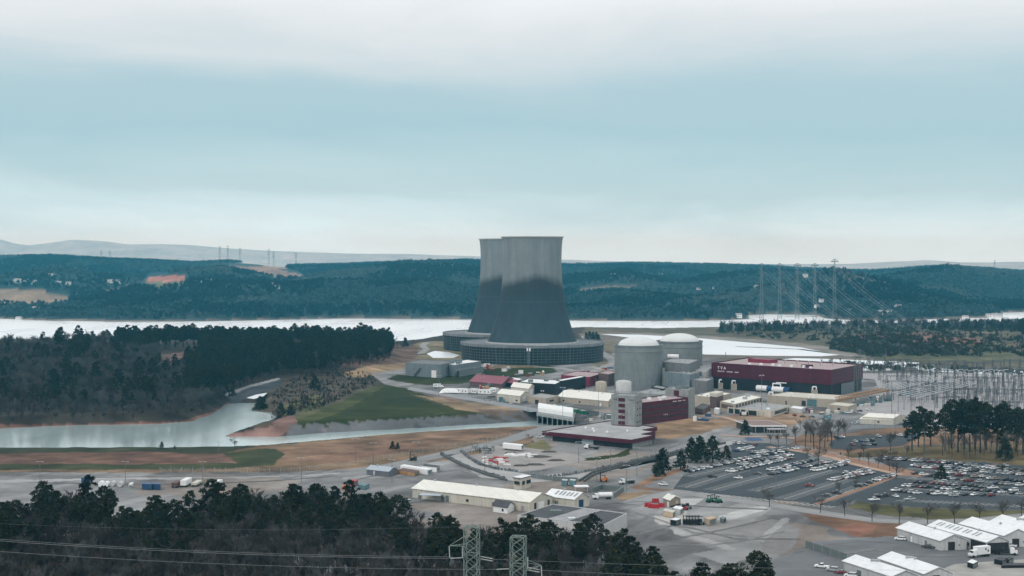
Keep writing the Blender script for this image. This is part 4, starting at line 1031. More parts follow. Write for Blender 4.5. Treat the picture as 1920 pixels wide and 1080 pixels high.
for x, y, kd, cc, lab in ((1612, 793, 'suv', 'white', 'white suv left of the cream shed by the switchyard'), (1603, 795, 'sedan', 'silver', 'silver car farthest left by the cream shed near the switchyard'), (1649, 793, 'sedan', 'white', 'white sedan before the cream shed by the switchyard'), (1706, 792, 'pickup', 'white', 'white pickup truck right of the cream shed by the switchyard'),
                      (1012, 821, 'suv', 'white', 'white suv on the road beside the maroon fascia building'), (1688, 1013, 'suv', 'white', 'white suv at the corner of the big white warehouse'), (1741, 1028, 'pickup', 'dark grey', 'dark pickup truck beside the big white warehouse wall'),
                      (1893, 1026, 'pickup', 'white', 'white pickup truck under the open canopy among the warehouses'), (1541, 1065, 'pickup', 'white', 'white pickup truck left of the lower sheds'), (1561, 1071, 'suv', 'silver', 'silver suv between the white pickup and a red car'), (1576, 1076, 'sedan', 'red', 'red sedan beside the lower sheds'), (1595, 1082, 'suv', 'white', 'white suv half cut by the bottom of the view'),
                      (763, 943, 'suv', 'silver', 'silver suv at the end of the long cream warehouse')):
    p = G(x, y); car(p.x, p.y, R(10 if y < 900 else 155), '', None, kd, cc, True, lab)

# tyre tracks, kerbs and lane lines
M_TRK = mat('tyre_track', (.195, .192, .19), .95, .4, .15); M_TRKL = mat('dusty_track', (.28, .275, .27), .95, .4, .15)
for k, pts in enumerate(([(1260, 1010), (1320, 1000), (1390, 985), (1450, 970)], [(1250, 1020), (1330, 1022), (1400, 1012), (1470, 995)], [(1200, 1000), (1260, 985), (1300, 990), (1380, 1010), (1500, 1010)], [(1190, 960), (1240, 975), (1300, 998), (1400, 1005)], [(1480, 1040), (1540, 1022), (1610, 1014), (1690, 1018)],
        [(700, 900), (780, 890), (860, 880), (900, 890)], [(640, 905), (720, 888), (800, 868), (860, 850)], [(60, 897), (300, 893), (560, 890), (700, 880)], [(100, 905), (320, 908), (500, 902), (620, 893)], [(1120, 912), (1180, 905), (1220, 915), (1260, 918)], [(1130, 945), (1200, 940), (1260, 945), (1330, 950), (1440, 955)], [(1560, 1040), (1640, 1030), (1720, 1042), (1800, 1040)])):
    for dx in (0, 2.1):
        p = [(a, b_ + dx * (b_ - 480) ** 2 / (F * CH) * .9) for a, b_ in pts]; strip('tyre_track', p, .55 + .2 * (k % 3), .10 + .005 * k, M_TRKL if k % 2 else M_TRK)
for pts in ([(1264, 921), (1340, 930), (1440, 944), (1540, 951)], [(1590, 955), (1640, 971), (1720, 975.5), (1820, 972.5), (1940, 961)], [(1632, 944.6), (1700, 951), (1800, 956), (1930, 957.5)], [(1180, 941), (1225, 926), (1262, 919)]): strip('kerb', pts, .5, .2, M_TRKL)
for pts in ([(650, 891), (740, 870), (850, 846), (950, 824), (1008, 805)], [(1180, 877), (1250, 850), (1330, 820), (1396, 807)], [(700, 713), (760, 726), (880, 747), (980, 764)], [(1270, 922.3), (1340, 932), (1440, 946), (1560, 965), (1640, 976), (1720, 980), (1820, 977), (1940, 966)]): strip('road_markings', pts, .22, .19, M_LINE)
# painted stalls
m = MB()
def stalls(p0, p1, pitch=2.75, ln=5.2, both=True, nose=90):
    a, b = Vector(G(*p0)[:2]), Vector(G(*p1)[:2]); d = (b - a).normalized(); n = Vector((math.cos(math.atan2(d.y, d.x) + R(nose)), math.sin(math.atan2(d.y, d.x) + R(nose))))
    k = int((b - a).length / pitch); wd = .16; z = .10
    m.quad((*(a - n * wd), z), (*(b - n * wd), z), (*(b + n * wd), z), (*(a + n * wd), z))
    for i in range(k + 1):
        p = a + d * i * pitch; q1, q2 = p + n * ln, p - n * (ln if both else 0)
        m.quad((*(q2 - d * wd), z + .004), (*(q2 + d * wd), z + .004), (*(q1 + d * wd), z + .004), (*(q1 - d * wd), z + .004))
for p0, p1 in (((1285, 914), (1392, 881)), ((1336, 919), (1448, 889)), ((1418, 921), (1560, 882)), ((1470, 936), (1590, 898)), ((1290, 893), (1370, 876)), ((1545, 938), (1640, 904))): stalls(p0, p1)
for p0, p1 in (((1690, 938), (1960, 952)), ((1700, 915), (1960, 932)), ((1710, 897), (1960, 910)), ((1690, 878), (1960, 893))): stalls(p0, p1, nose=60)
o = m.build('road_markings', M_LINE); tag(o, kind='structure')
m = MB()
for i in range(26):
    f = i / 25; a = Vector(G(1312 + (1560 - 1312) * f, 925 + 26 * f, 0)[:2]); m.box((a.x, a.y, .06), (.35, 5, .12), R(-50))
o = m.build('road_markings', M_LINE); tag(o, kind='structure')

# ================================================================ sheds and warehouses near the viewer
def skylights(t, q, he, hr, fr, side=0):
    a, b, c, d = q; mb, md = (b + c) / 2, (a + d) / 2
    for f in fr:
        m = MB(); u = (b - a).normalized() * .55
        for e in (-1.2, 1.2):
            p0 = lerp(a, b, f) + (b - a).normalized() * e; p1 = lerp(md, mb, f) + (b - a).normalized() * e
            s0, s1 = lerp(p0, p1, .25), lerp(p0, p1, .8); z0, z1 = he + (hr - he) * .25 + .42, he + (hr - he) * .8 + .42
            m.quad((*(s0 - u), z0), (*(s0 + u), z0), (*(s1 + u), z1), (*(s1 - u), z1))
        m.build('skylight', mat('skylight', (.30, .31, .32), .4, .1, 1), t)
WG = 'white gabled warehouses at the lower right'
t, q = gable('warehouse', 'very long cream warehouse with a plain pale roof, behind the near pines', 'warehouse', (773, 916), (993, 942), (1036, 932), 4.4, 4.4, 7.4, M_CREAM, M_CREAMR)
opening(t, 'door', M_WHITE, [(q[1], q[2], .38, .62, 0, 3.6)]); opening(t, 'arched_window', M_GLASS, [(q[1], q[2], .20, .29, .4, 3.6), (q[1], q[2], .78, .87, .4, 3.6)]); opening(t, 'side_door', M_STEELD, [(q[0], q[1], .295, .325, 0, 3)])
t2, q2 = gable('warehouse', 'cream annex jutting from the front of the very long cream warehouse', 'warehouse', (850, 923.5), (894, 929), (916, 924), 4.3, 4.3, 5.6, M_CREAM, M_CREAM); opening(t2, 'door', M_WHITE, [(q2[1], q2[2], .2, .75, 0, 3.4)])
t, q = gable('warehouse', 'pale warehouse with paired skylights and a dark door, end on beside the long cream one', 'warehouse', (1022, 929.5), (1077, 936.5), (1105, 932), 4.2, 4.2, 6.8, M_CREAM, M_WHITER)
opening(t, 'door', M_BLUE, [(q[1], q[2], .3, .6, 0, 3.6)]); skylights(t, q, 4.2, 6.8, (.35, .6, .85))
q = [Vector(G(a, b, 6.2)[:2]) for a, b in ((1036, 944.5), (1176, 962), (1132, 984), (970, 966))]
t = flat_building('warehouse', 'wide flat warehouse with a dark patched roof and pale end wall', 'warehouse', q[::-1], 6.2, M_WALLW, M_DARKR, .35)
a, b, c, d = q; pan = [lerp(a, b, .42), lerp(a, b, .66), lerp(d, c, .58), lerp(d, c, .34)]
MB().prism([tuple(x) for x in pan], 5.86, 5.93, True).build('roof_patch', M_GREYR, t)
p = lerp(lerp(a, b, .30), lerp(d, c, .30), .6); MB().box((p.x, p.y, 5.85), (4.5, 3.2, 1.6), .1).box((p.x, p.y, 7.45), (4.7, 3.4, .15), .1).build('roof_unit', M_STEELD, t)
p = lerp(lerp(a, b, .55), lerp(d, c, .55), .75); MB().box((p.x, p.y, 5.9), (3, 1.6, .35), .1).build('roof_hatch', M_WHITE, t)
t, q = gable('cabin', 'small white cabin with a dark pitched roof in front of the long warehouse', 'cabin', (924, 948), (951, 952), (964, 946), 2.8, 2.8, 4.6, M_WHITE, M_DARKR); opening(t, 'window', M_GLASS, [(q[0], q[1], .6, .75, .8, 2)])
c = G(808, 940); t = thing('awning', 'blue grey lean-to awning on posts against the long cream warehouse', 'awning', c)
MB().box((c.x, c.y, 3.2), (11, 6, .25), R(-14)).build('roof', mat('awning_roof', (.42, .47, .52), .5, .1, .5), t)
for dx, dy in ((-4.8, -3.2), (4.8, -4.2), (-5, 1), (5, 1)): MB().tube((c.x + dx, c.y + dy, 0), (c.x + dx, c.y + dy, 3.2), .12, 6).build('post', M_STEELD, t)
for i, (L_, C_, R_2, lab, he, hr, wl) in enumerate((((1682, 990), (1763, 1014), (1812, 1012), 'white warehouse with one dark door, left of the row of four gables', 4.0, 6.2, M_WALLW), ((1741, 986), (1850, 1017), (1893, 1015), 'white warehouse with five pairs of skylights and an open canopy end', 4.5, 6.6, M_WALLW),
        ((1800, 982), (1883, 1004.5), (1933, 1004), 'white warehouse with a dark doorway, third from the left in its row', 4.6, 7.2, M_WALLW), ((1856, 978.5), (1942, 1001), (1992, 1001), 'white warehouse with roof vents, fourth in its row', 4.6, 7.4, M_WALLW), ((1906, 975), (1992, 997.5), (2040, 998), 'white warehouse cut by the right edge of the view', 4.6, 7.4, M_WALLW),
        ((1582, 1052), (1672, 1081), (1722, 1080), 'lower white shed, left of the two along the bottom edge', 4.0, 6.0, M_WALLW), ((1648, 1047), (1733, 1076), (1786, 1075), 'lower white shed, right of the two along the bottom edge', 4.0, 6.2, M_WALLW))):
    t, q = gable('warehouse', lab, 'warehouse', L_, C_, R_2, he, he, hr, wl, M_WHITER, WG)
    opening(t, 'door', M_SHADOWDOOR, [(q[1], q[2], .30, .56, 0, 3.4)] if i != 1 else [(q[1], q[2], .04, .96, 0, 4.2), (q[0], q[1], .74, .99, 0, 4)])  # wide dark panels paint the shade inside the open canopy end
    if i == 1: skylights(t, q, he, hr, (.12, .28, .42, .58, .74))
    if i in (3, 5, 6):
        p = lerp((q[0] + q[3]) / 2, (q[1] + q[2]) / 2, .4); MB().box((p.x, p.y, hr - .1), (3.2, 1.4, .8), R(-40)).build('ridge_vent', M_STEEL, t)
    opening(t, 'wall_light', M_STEELD, [(q[1], q[2], .7, .74, 1.6, 2.4)])
def small_gable(name, label, cat, L_, C_, R_2, zp, he, hr, w, r_, ops=()):
    t, q = gable(name, label, cat, L_, C_, R_2, zp, he, hr, w, r_, over=.25)
    for o_ in ops: opening(t, o_[0], o_[1], [(q[o_[2]], q[o_[2] + 1], *o_[3:])])
    return t
small_gable('shed', 'dark grey shed with a pale blue roof and white door beside the rusty container', 'shed', (687, 880.5), (729, 885), (746, 880), 2.8, 2.8, 4.4, mat('slate_wall', (.13, .135, .155), .7, .1, .5), mat('pale_blue_roof', (.38, .43, .47), .5, .1, .5), (('door', M_WHITE, 0, .32, .38, 0, 2.3),))
small_gable('cabin', 'tan wooden cabin on blocks with a pale roof next to the red barriers', 'cabin', (1243, 934), (1256, 939), (1276, 934), 3.2, 3.2, 4.6, mat('tan_boards', (.27, .22, .18), .8, .15, .6), M_CREAMR, (('window', M_WOODBOX, 1, .55, .75, 1, 2.6), ('underfloor_shade', M_SHADOWDOOR, 1, .02, .98, 0, .7)))  # dark base strip paints the shade beneath the raised cabin
small_gable('shed', 'low cream shed with a flat pale roof, left and nearer one by the switchyard', 'shed', (1612, 786), (1671, 788.5), (1679, 785), 3.2, 3.2, 4.0, M_CREAM, M_CREAMR)
small_gable('shed', 'taller cream shed with pale roof, right one by the switchyard', 'shed', (1617, 782), (1675, 785), (1699, 779), 4.6, 4.6, 6.2, M_CREAM, M_CREAMR)
# guard house
q = quadpts((961, 896), (977, 898), (997, 893), 5.6)
t = flat_building('guard_house', 'cream guard house with an overhanging white flat roof by the vehicle gate', 'guard house', [lerp(x, sum(q, Vector((0, 0))) / 4, .12) for x in q], 5.2, M_CREAM, M_WHITER, 0)
MB().prism([tuple(x) for x in q], 5.5, 6.0, True, True).build('roof_slab', M_BROWNW, t); MB().add([(*x, 6.03) for x in q], [(0, 1, 2, 3)]).build('roof_sheet', M_WHITER, t)
opening(t, 'window', M_GLASS, [(q[0], q[1], .2, .8, 2.6, 4.2), (q[1], q[2], .15, .35, 2.4, 4.2), (q[1], q[2], .55, .9, 2.4, 4.2)])
# gatehouse with brown roof
q = quadpts((1378, 788), (1410, 798), (1475, 798), 5.0)
t = flat_building('gatehouse', 'entrance building with a brown flat roof and dark glazing', 'gatehouse', [lerp(x, sum(q, Vector((0, 0))) / 4, .06) for x in q], 4.2, M_GLASS, M_DARKR, 0)
MB().prism([tuple(x) for x in q], 4.3, 5.2, False).build('fascia', M_WHITE, t); MB().add([(*x, 5.0) for x in q], [(0, 1, 2, 3)]).add([(*x, 4.32) for x in q[::-1]], [(0, 1, 2, 3)]).build('roof', M_BROWNR, t)
for f in (.1, .35, .6, .9):
    p = lerp(q[1], q[2], f); MB().tube((p.x, p.y - .2, 0), (p.x, p.y - .2, 4.3), .25, 8).build('column', M_CONC, t)
c = G(1456, 818); t = thing('entrance_canopy', 'grey canopy on columns in front of the brown roofed entrance building', 'canopy', c)
MB().box((c.x, c.y, 4.6), (12, 9, .4)).build('roof', M_GREYR, t)
for dx in (-5.4, -1.8, 1.8, 5.4):
    for dy in (-4, 4): MB().tube((c.x + dx, c.y + dy, 0), (c.x + dx, c.y + dy, 4.6), .25, 8).build('column', M_CONC, t)

# administration complex
def block(name, label, pts, h, w, r_, para=.4, ops=(), cat='building', zp=None):
    q = quadpts(*pts, h if zp is None else zp); t = flat_building(name, label, cat, q, h, w, r_, para)
    for o_ in ops: opening(t, o_[0], o_[1], [(q[o_[2]], q[o_[2] + 1], *o_[3:])])
    return t, q
t, q = block('admin_building', 'long beige flat building along the front of the turbine hall', ((1438, 741), (1565, 749), (1600, 742)), 6.5, M_BEIGE, M_CREAM, ops=(('doorway', M_SHADOWDOOR, 0, .52, .58, 0, 4), ('teal_panel', M_TEAL, 0, .60, .74, 0, 5.5), ('doorway', M_SHADOWDOOR, 0, .28, .30, 0, 3)))
for k in range(3):
    p = lerp(q[0], q[1], .05 + .3 * k); m = MB(); m.tube((p.x, p.y + 6, 6.1), (p.x, p.y + 6, 8.6), .45, 8); m.tube((p.x, p.y + 6, 8.6), (p.x + 3, p.y + 5, 8.6), .5, 8); m.tube((p.x + 3, p.y + 5, 8.6), (p.x + 3, p.y + 5, 6.1), .45, 8); m.build('vent_pipe', M_WHITE, t)
t, q = block('admin_building', 'cream roofed block between the right concrete stair tower and the brown block', ((1302, 741), (1338, 745), (1372, 737)), 8, M_BEIGE, M_CREAMR); roof_bits(t, q, 7.6, 4, 44, (1.2, 2.4))
t, q = block('admin_building', 'cream roofed block with a slanting strip of louvres', ((1350, 752), (1378, 757.5), (1430, 744)), 7.2, M_BEIGE, M_CREAMR, ops=(('window_band', M_BROWNW, 0, .1, .9, 2.5, 5.5),)); roof_bits(t, q, 6.8, 3, 46, (2, 3.4))
opening(t, 'louvre', M_GLASS, [(q[1], q[2], s, s + .075, 3.4, 6.4) for s in np.linspace(.03, .88, 9)])
t, q = block('admin_building', 'low beige entrance wing with dark glazing and square columns', ((1364, 763), (1445, 771), (1482, 760)), 4.4, M_CREAM, M_GREYR, ops=(('glazing', M_GLASS, 0, .03, .42, 0, 3.5), ('glazing', M_GLASS, 0, .5, .68, 0, 3.5), ('glazing', M_GLASS, 1, .2, .8, 1, 3.4))); roof_bits(t, q, 4, 4, 47, (1, 2))
for f in (.15, .3, .46, .7, .8):
    p = lerp(q[0], q[1], f); MB().box((p.x, p.y - 1.2, 0), (.9, .9, 4.0)).build('column', M_CREAM, t)
t, q = block('lift_block', 'tall brown block with a cream top rising from the beige roofs', ((1331, 737), (1344, 739), (1356, 735)), 11.5, M_BROWNW, M_CREAMR); MB().prism([tuple(x) for x in inset(q, -.3)], 9.2, 11.8, True, True).build('cap', M_CREAM, t)
c = G(1335.5, 764); t = thing('entrance_sign', 'white sign board with dark marks in front of the brown block', 'sign', c); MB().box((c.x, c.y, 2.6), (4.6, .3, 1.9)).build('board', M_WHITE, t)
for k in range(3): MB().box((c.x - 1.3 + 1.3 * k, c.y - .18, 3.1), (.9, .08, 1.0)).build('letter_mark', M_BLACK, t)
MB().tube((c.x - 1.6, c.y, 0), (c.x - 1.6, c.y, 2.6), .12, 6).build('post', M_STEELD, t); MB().tube((c.x + 1.6, c.y, 0), (c.x + 1.6, c.y, 2.6), .12, 6).build('post', M_STEELD, t)
block('kiosk', 'small white kiosk in front of the brown block', ((1339, 766), (1347, 767.5), (1350, 765)), 3.8, M_WHITE, M_WHITER, cat='kiosk'); block('admin_building', 'brown low wall and planter beside the office stair tower', ((1303, 764), (1318, 768), (1332, 760)), 4, M_BROWNW, M_DARKR)
block('admin_building', 'small beige flat box at the right end of the beige buildings', ((1551, 758), (1590, 762), (1606, 757)), 5, M_BEIGE, M_CREAM, ops=(('door', M_SHADOWDOOR, 0, .5, .62, 0, 3),)); block('store', 'pale low store under the orange brown beam', ((1480, 764), (1503, 767), (1510, 763)), 3.5, M_WALLW, M_WHITER)
c = G(1352 + 3, 779.5); t = thing('notice_board', 'white notice panel with dark posts on the orange lawn', 'notice board', G(1395, 779.5)); c = G(1395, 779.5)
MB().box((c.x, c.y, .8), (3.4, .3, 2.2)).build('board', M_WHITE, t); MB().box((c.x - 2.4, c.y, 0), (1.2, .5, 3)).build('post', M_BLACK, t); MB().box((c.x + 2.4, c.y, 0), (1.2, .5, 3)).build('post', M_BLACK, t)

# machines outside the turbine hall: white horizontal vessels with blue ends
for i, (xa, xb, yb) in enumerate(((1386, 1416, 731), (1420, 1449, 734.5), (1449, 1481, 737))):
    a, b = Vector(G(xa, yb)), Vector(G(xb, yb + 2.2)); t = thing('cooler_vessel', ['white vessel with blue end, farthest left before the turbine hall', 'dirty white vessel between two blue ended ones before the turbine hall', 'blue and white vessel, farthest right before the turbine hall'][i], 'vessel', (a + b) / 2, 'vessels before the turbine hall')
    up = Vector((0, 0, 3.4)); d = (b - a); r0 = 2.5
    m = MB(); m.tube(a + up, a + up + d * .68, r0, 20); m.tube(a + up + d * .2, a + up + d * .24, r0 + .2, 20); m.build('shell', M_WHITE, t)
    MB().tube(a + up + d * .68, b + up, r0 - .1, 20).build('blue_cover', M_BLUE, t)
    m = MB(); h = Vector((0, 0, 8.3))
    if i != 1:
        for p, q_ in ((a + up, a + h), (a + h, a + h + d * .45), (a + h + d * .45, a + up + d * .45 + Vector((0, 0, 2)))): m.tube(p, q_, .55, 8)
        for f in (.2, .5): m.tube(a + h + Vector((0, 0, 1)) + d * f, a + h + Vector((0, 0, 1)) + d * (f + .3), .4, 8)
        m.build('overhead_pipe', M_WHITE, t)
    MB().box((a + d * .2)[:2] + (0,) if False else ((a + d * .2).x, (a + d * .2).y, 0), (1.2, 4, 1.6)).build('saddle', M_STEELD, t); MB().box(((a + d * .8).x, (a + d * .8).y, 0), (1.2, 4, 1.6)).build('saddle', M_STEELD, t)
for i, (x, y) in enumerate(((1323, 727), (1352, 729), (1376, 731), (1485, 737), (1503, 740), (1527, 743))):
    c = G(x, y); t = thing('vent_hood', 'white goose-neck vent hood on the ledge below the turbine hall', 'vent hood', c, 'vent hoods below the turbine hall')
    m = MB(); m.tube((c.x - 1.6, c.y, 0), (c.x - 1.6, c.y, 8), .6, 8); m.tube((c.x - 1.6, c.y, 8), (c.x + 1.6, c.y, 8), .65, 8); m.tube((c.x + 1.6, c.y, 8), (c.x + 1.6, c.y, 5.6), .6, 8); m.build('duct', M_WHITE, t); MB().box((c.x, c.y, 0), (5, 3, 5.4)).build('plinth', M_BEIGE, t)
a, b = G(1568, 752, 5), G(1668, 732, 5); t = thing('gantry_beam', 'long orange brown crane beam between the beige block and the switchyard', 'crane beam', (a + b) / 2)
m = MB(); w_ = Vector((1.4, 1.0, 0))
for s in (-1, 1):
    for z in (5, 8): m.tube(a + w_ * s + Vector((0, 0, z - 5)), b + w_ * s + Vector((0, 0, z - 5)), .35, 4)
    for k in range(22): m.tube(lerp(a, b, k / 22) + w_ * s, lerp(a, b, (k + 1) / 22) + w_ * s + Vector((0, 0, 3)), .2, 4)
m.box(((a + b) / 2)[:2] + (0,) if False else (((a + b) / 2).x, ((a + b) / 2).y, 5.2), ((b - a).length, 2.2, .5), math.atan2((b - a).y, (b - a).x)); m.build('truss', M_RUST, t)
for k in (.05, .35, .65, .95):
    p = lerp(a, b, k); MB().tube((p.x, p.y, 0), (p.x, p.y, 5), .4, 6).build('leg', M_RUST, t)

# tanks
for x, y, r0, h, m_, lab in ((1127, 739, 4.9, 11.5, M_BEIGE, 'beige storage tank with a ladder mast left of the reactors'), (1169, 739, 6.8, 12.2, M_WALLW, 'grey white domed tank right behind the left office stair tower')):
    c = G(x, y); t = thing('storage_tank', lab, 'tank', c); MB().lathe(c, [(r0, 0), (r0, h - 1.6), (r0 * .8, h - .7), (r0 * .4, h - .2), (.02, h)], 32).build('tank_shell', m_, t, True)
    m = MB(); m.tube((c.x - r0, c.y - 1, 0), (c.x - r0, c.y - 1, h + 2), .15, 5); m.tube((c.x - r0 + .8, c.y - 1.2, 0), (c.x - r0 + .8, c.y - 1.2, h + 2), .15, 5)
    for k in range(24): m.tube((c.x - r0, c.y - 1, k * h / 24), (c.x - r0 + .8, c.y - 1.2, k * h / 24), .08, 4)
    m.build('ladder', M_STEELD, t)
# white bullet tanks / drums in green rows
dr = random.Random(3)
for i in range(14):
    c = G(1040 + i * 4.4, 765 + i * .95, 0); t = thing('green_container', 'green waste container with a pale lid in the tight row behind the fabric shelter', 'container', c, 'green containers behind the shelter')
    MB().box((c.x, c.y, .1), (2.6, 4.6, 2.5), .2).build('bin', M_GREEN, t); MB().box((c.x, c.y, 2.6), (2.7, 4.7, .22), .2).build('lid', M_GREEN if i % 3 else M_CREAM, t)
for i in range(5):
    c = G(1098 + i * 5.5, 776 + i * .8, 0); t = thing('grey_container', 'dark grey waste container right of the green row', 'container', c, 'grey containers beside the green row'); MB().box((c.x, c.y, .1), (4, 5, 2.4), .2).build('bin', M_STEELD, t); MB().box((c.x, c.y, 2.5), (4.1, 5.1, .2), .2).build('lid', M_DARKR, t)
# office trailers
for i, (xa, ya, xb, yb) in enumerate(((858, 737, 880, 738.5), (882, 737.5, 896, 738.5), (898, 739, 922, 740), (920, 736, 933, 737))):
    a, b = G(xa, ya), G(xb, yb); c = (a + b) / 2; t = thing('office_trailer', ['white office trailer, leftmost of the row by the dam road', 'white office trailer, second in the row by the dam road', 'white office trailer with two windows, nearest the cream sheds', 'small white trailer tucked behind the row'][i], 'trailer', c, 'office trailers beside the dam road')
    L_ = (b - a).length; an = math.atan2((b - a).y, (b - a).x); MB().box((c.x, c.y, .7), (L_, 4.4, 3.2), an).build('body', M_WHITE, t); MB().box((c.x, c.y, 3.9), (L_ + .3, 4.7, .25), an).build('roof', M_WHITER, t); MB().box((c.x, c.y, 0), (L_ - 1, 4, .7), an).build('skirt', M_STEELD, t)
    u = Vector((math.cos(an), math.sin(an), 0)); nn = Vector((u.y, -u.x, 0))
    for f in (-.3, .05, .32): p = c + u * L_ * f + nn * 2.22; MB().box((p.x, p.y, 1.8), (1.1, .1, 1.0), an).build('window', M_GLASS, t)
c = G(845, 737); t = thing('white_tarpaulin', 'white tarpaulin covered stack left of the office trailers', 'tarpaulin', c)
m = MB(); vs = []
for i in range(9):
    for j in range(5): vs.append((c.x + (i - 4) * 2.4, c.y + (j - 2) * 2.4, max(0, 4.2 * (1 - ((i - 4) / 4.2) ** 4) * (1 - ((j - 2) / 2.1) ** 4) * (.85 + .2 * dr.random()))))
m.add(vs, [(i * 5 + j, (i + 1) * 5 + j, (i + 1) * 5 + j + 1, i * 5 + j + 1) for i in range(8) for j in range(4)]); m.build('cover', M_WHITE, t)
# ================================================================ trucks, containers and yard goods
def box_thing(name, label, cat, L_, C_, R_2, h, wall, lid=None, z0=.15, group=None, doors=True):
    """container or crate from three photo corners of its top at height h"""
    q = quadpts(L_, C_, R_2, h); ce = sum(q, Vector((0, 0))) / 4; t = thing(name, label, cat, (ce.x, ce.y, 0), group)
    MB().prism([tuple(x) for x in q], z0, h - .12, True, True).build('body', wall, t); MB().prism([tuple(x) for x in inset(q, -.05)], h - .12, h, True, True).build('lid', lid or wall, t)
    if doors:
        opening(t, 'door', M_STEELD if wall is not M_STEELD else M_SHADOWDOOR, [(q[1], q[2], .12, .48, z0 + .2, h - .4), (q[1], q[2], .52, .88, z0 + .2, h - .4)])
    for i in range(4): MB().tube((*q[i], z0), (*q[i], h), .12, 4).build('corner_post', M_STEELD if doors else wall, t)
    return t
box_thing('site_container', 'long white container, left and nearer of two by the rusty box', 'container', (750, 872.5), (802, 881), (810, 879), 2.9, M_WHITE, M_WHITER)
box_thing('site_container', 'shorter white container with an open dark top, right of the long one', 'container', (791, 873), (819, 876.5), (825, 873), 2.9, M_WHITE, M_DARKR)
box_thing('site_container', 'rusty orange open box beside the dark grey shed', 'container', (746, 881), (777, 886), (786, 882), 2.2, M_RUST, M_BROWNW)
box_thing('site_container', 'small red container in front of the near pines', 'container', (657, 901), (664, 903), (671, 900), 2.6, M_RED); box_thing('site_container', 'teal tarpaulin covered box by the red container', 'container', (672, 908), (684, 911), (692, 907), 2.2, M_TEAL, doors=False)
box_thing('site_container', 'orange box at the edge of the near pines', 'container', (641, 911), (648, 913), (654, 910), 2.0, M_ORANGE, doors=False)
box_thing('site_container', 'beige container below the tan cabin', 'container', (1243, 957), (1262, 961), (1266, 957), 2.6, M_WOODBOX, M_CREAM); box_thing('site_container', 'grey white container tucked behind the beige one', 'container', (1262, 952), (1276, 955), (1281, 951), 2.6, M_WALLW, M_WHITER)
box_thing('site_container', 'black container with a white top near the concrete slab', 'container', (1257, 973.5), (1268, 975.5), (1276.5, 972.5), 2.6, M_BLACK, M_WHITER); box_thing('wooden_crate', 'pale wooden crate with battens on the concrete slab', 'crate', (1321, 971), (1330, 974), (1343, 970.5), 2.8, M_WOODBOX)
box_thing('wooden_crate', 'small dark crate right of the pale wooden crate', 'crate', (1350, 971), (1357, 973), (1361, 970), 2.0, M_STEELD)
box_thing('dumpster', 'black open dumpster with a white rim before the box truck', 'dumpster', (1814, 1053), (1825, 1056.5), (1833, 1052), 2.2, M_BLACK, M_WHITE); box_thing('dumpster', 'long black dumpster, left of two parked end to end', 'dumpster', (1864, 1048), (1880, 1051), (1890, 1047), 2.0, M_BLACK, M_DARKR); box_thing('dumpster', 'black dumpster, right of two parked end to end', 'dumpster', (1884, 1047), (1892, 1049), (1900, 1045.5), 2.0, M_BLACK, M_DARKR)
box_thing('steel_trough', 'long black trough lying on the pale paving at the right edge', 'trough', (1878, 1060), (1935, 1059), (1940, 1055), 1.2, M_BLACK, M_DARKR, doors=False)
box_thing('semi_trailer', 'white semi trailer parked at the edge of the laydown yard', 'trailer', (942, 832), (978, 835.5), (981, 833), 3.8, M_WHITE, M_WHITER, z0=1.2)
for i, (x, y) in enumerate(((1215, 950), (1222, 952), (1229, 953), (1240, 951), (1229, 942))):
    c = G(x, y); t = thing('red_barrier', 'bright red plastic barrier scattered beside the tan cabin', 'barrier', c, 'red barriers beside the tan cabin')
    m = MB(); m.prism([(c.x - 1.7, c.y - .7), (c.x + 1.7, c.y - .7), (c.x + 1.7, c.y + .7), (c.x - 1.7, c.y + .7)], 0, .7, True); m.prism([(c.x - 1.6, c.y - .4), (c.x + 1.6, c.y - .4), (c.x + 1.6, c.y + .4), (c.x - 1.6, c.y + .4)], .7, 1.9, True); m.build('body', M_RED, t)
# parked trailers along the left yard
def flat_trailer(label, px, py, ln, wd, h, top, an, side=None):
    c = G(px, py); t = thing('parked_trailer', label, 'trailer', c, 'trailers parked along the near yard')
    rz = R(an); MB().box((c.x, c.y, 1.0), (wd, ln, h), rz).build('load_bed', top, t); MB().box((c.x, c.y, .7), (wd * .6, ln * .95, .3), rz).build('chassis', M_STEELD, t)
    u = Vector((-math.sin(rz), math.cos(rz), 0)); w_ = Vector((math.cos(rz), math.sin(rz), 0))
    for f in (-.36, -.26, .3):
        for s in (-1, 1): p = c + u * ln * f + w_ * s * wd * .42; MB().tube((p.x - w_.x * .2, p.y - w_.y * .2, .5), (p.x + w_.x * .2, p.y + w_.y * .2, .5), .5, 10).build('wheel', M_RUBBER, t)
    return t
flat_trailer('dark brown open trailer, leftmost of the four end-on trailers', 331, 913, 9, 2.8, 1.7, M_BROWNW, -4); flat_trailer('white box trailer between two open trailers', 349, 911, 11, 2.9, 2.6, M_WHITE, -4); flat_trailer('pale slatted trailer right of the white box trailer', 369, 910, 12, 2.9, 1.0, M_CREAM, -3); flat_trailer('white flatbed trailer standing apart on the right', 405, 910, 12, 2.9, 1.2, M_WHITE, -10)
flat_trailer('short blue box trailer with white top half hidden by pines', 164, 907, 8, 3, 2.6, M_BLUE, -10)
for i, x in enumerate((190, 200, 212, 226)):
    c = G(x, 912 + (i % 2)); t = thing('small_tank', ['white drum tank, first of the four by the pines', 'white drum tank, second of the four by the pines', 'dark ended drum tank, third of the four by the pines', 'dark ended drum tank, last of the four by the pines'][i], 'tank', c, 'drum tanks by the near pines')
    m = MB(); m.tube((c.x, c.y - 2.2, 1.5), (c.x, c.y + 2.2, 1.5), 1.35, 14); m.build('drum', M_WHITE if i < 2 else M_WALLW, t); MB().box((c.x, c.y, .02), (1.8, 3.6, .7)).build('cradle', M_STEELD, t)
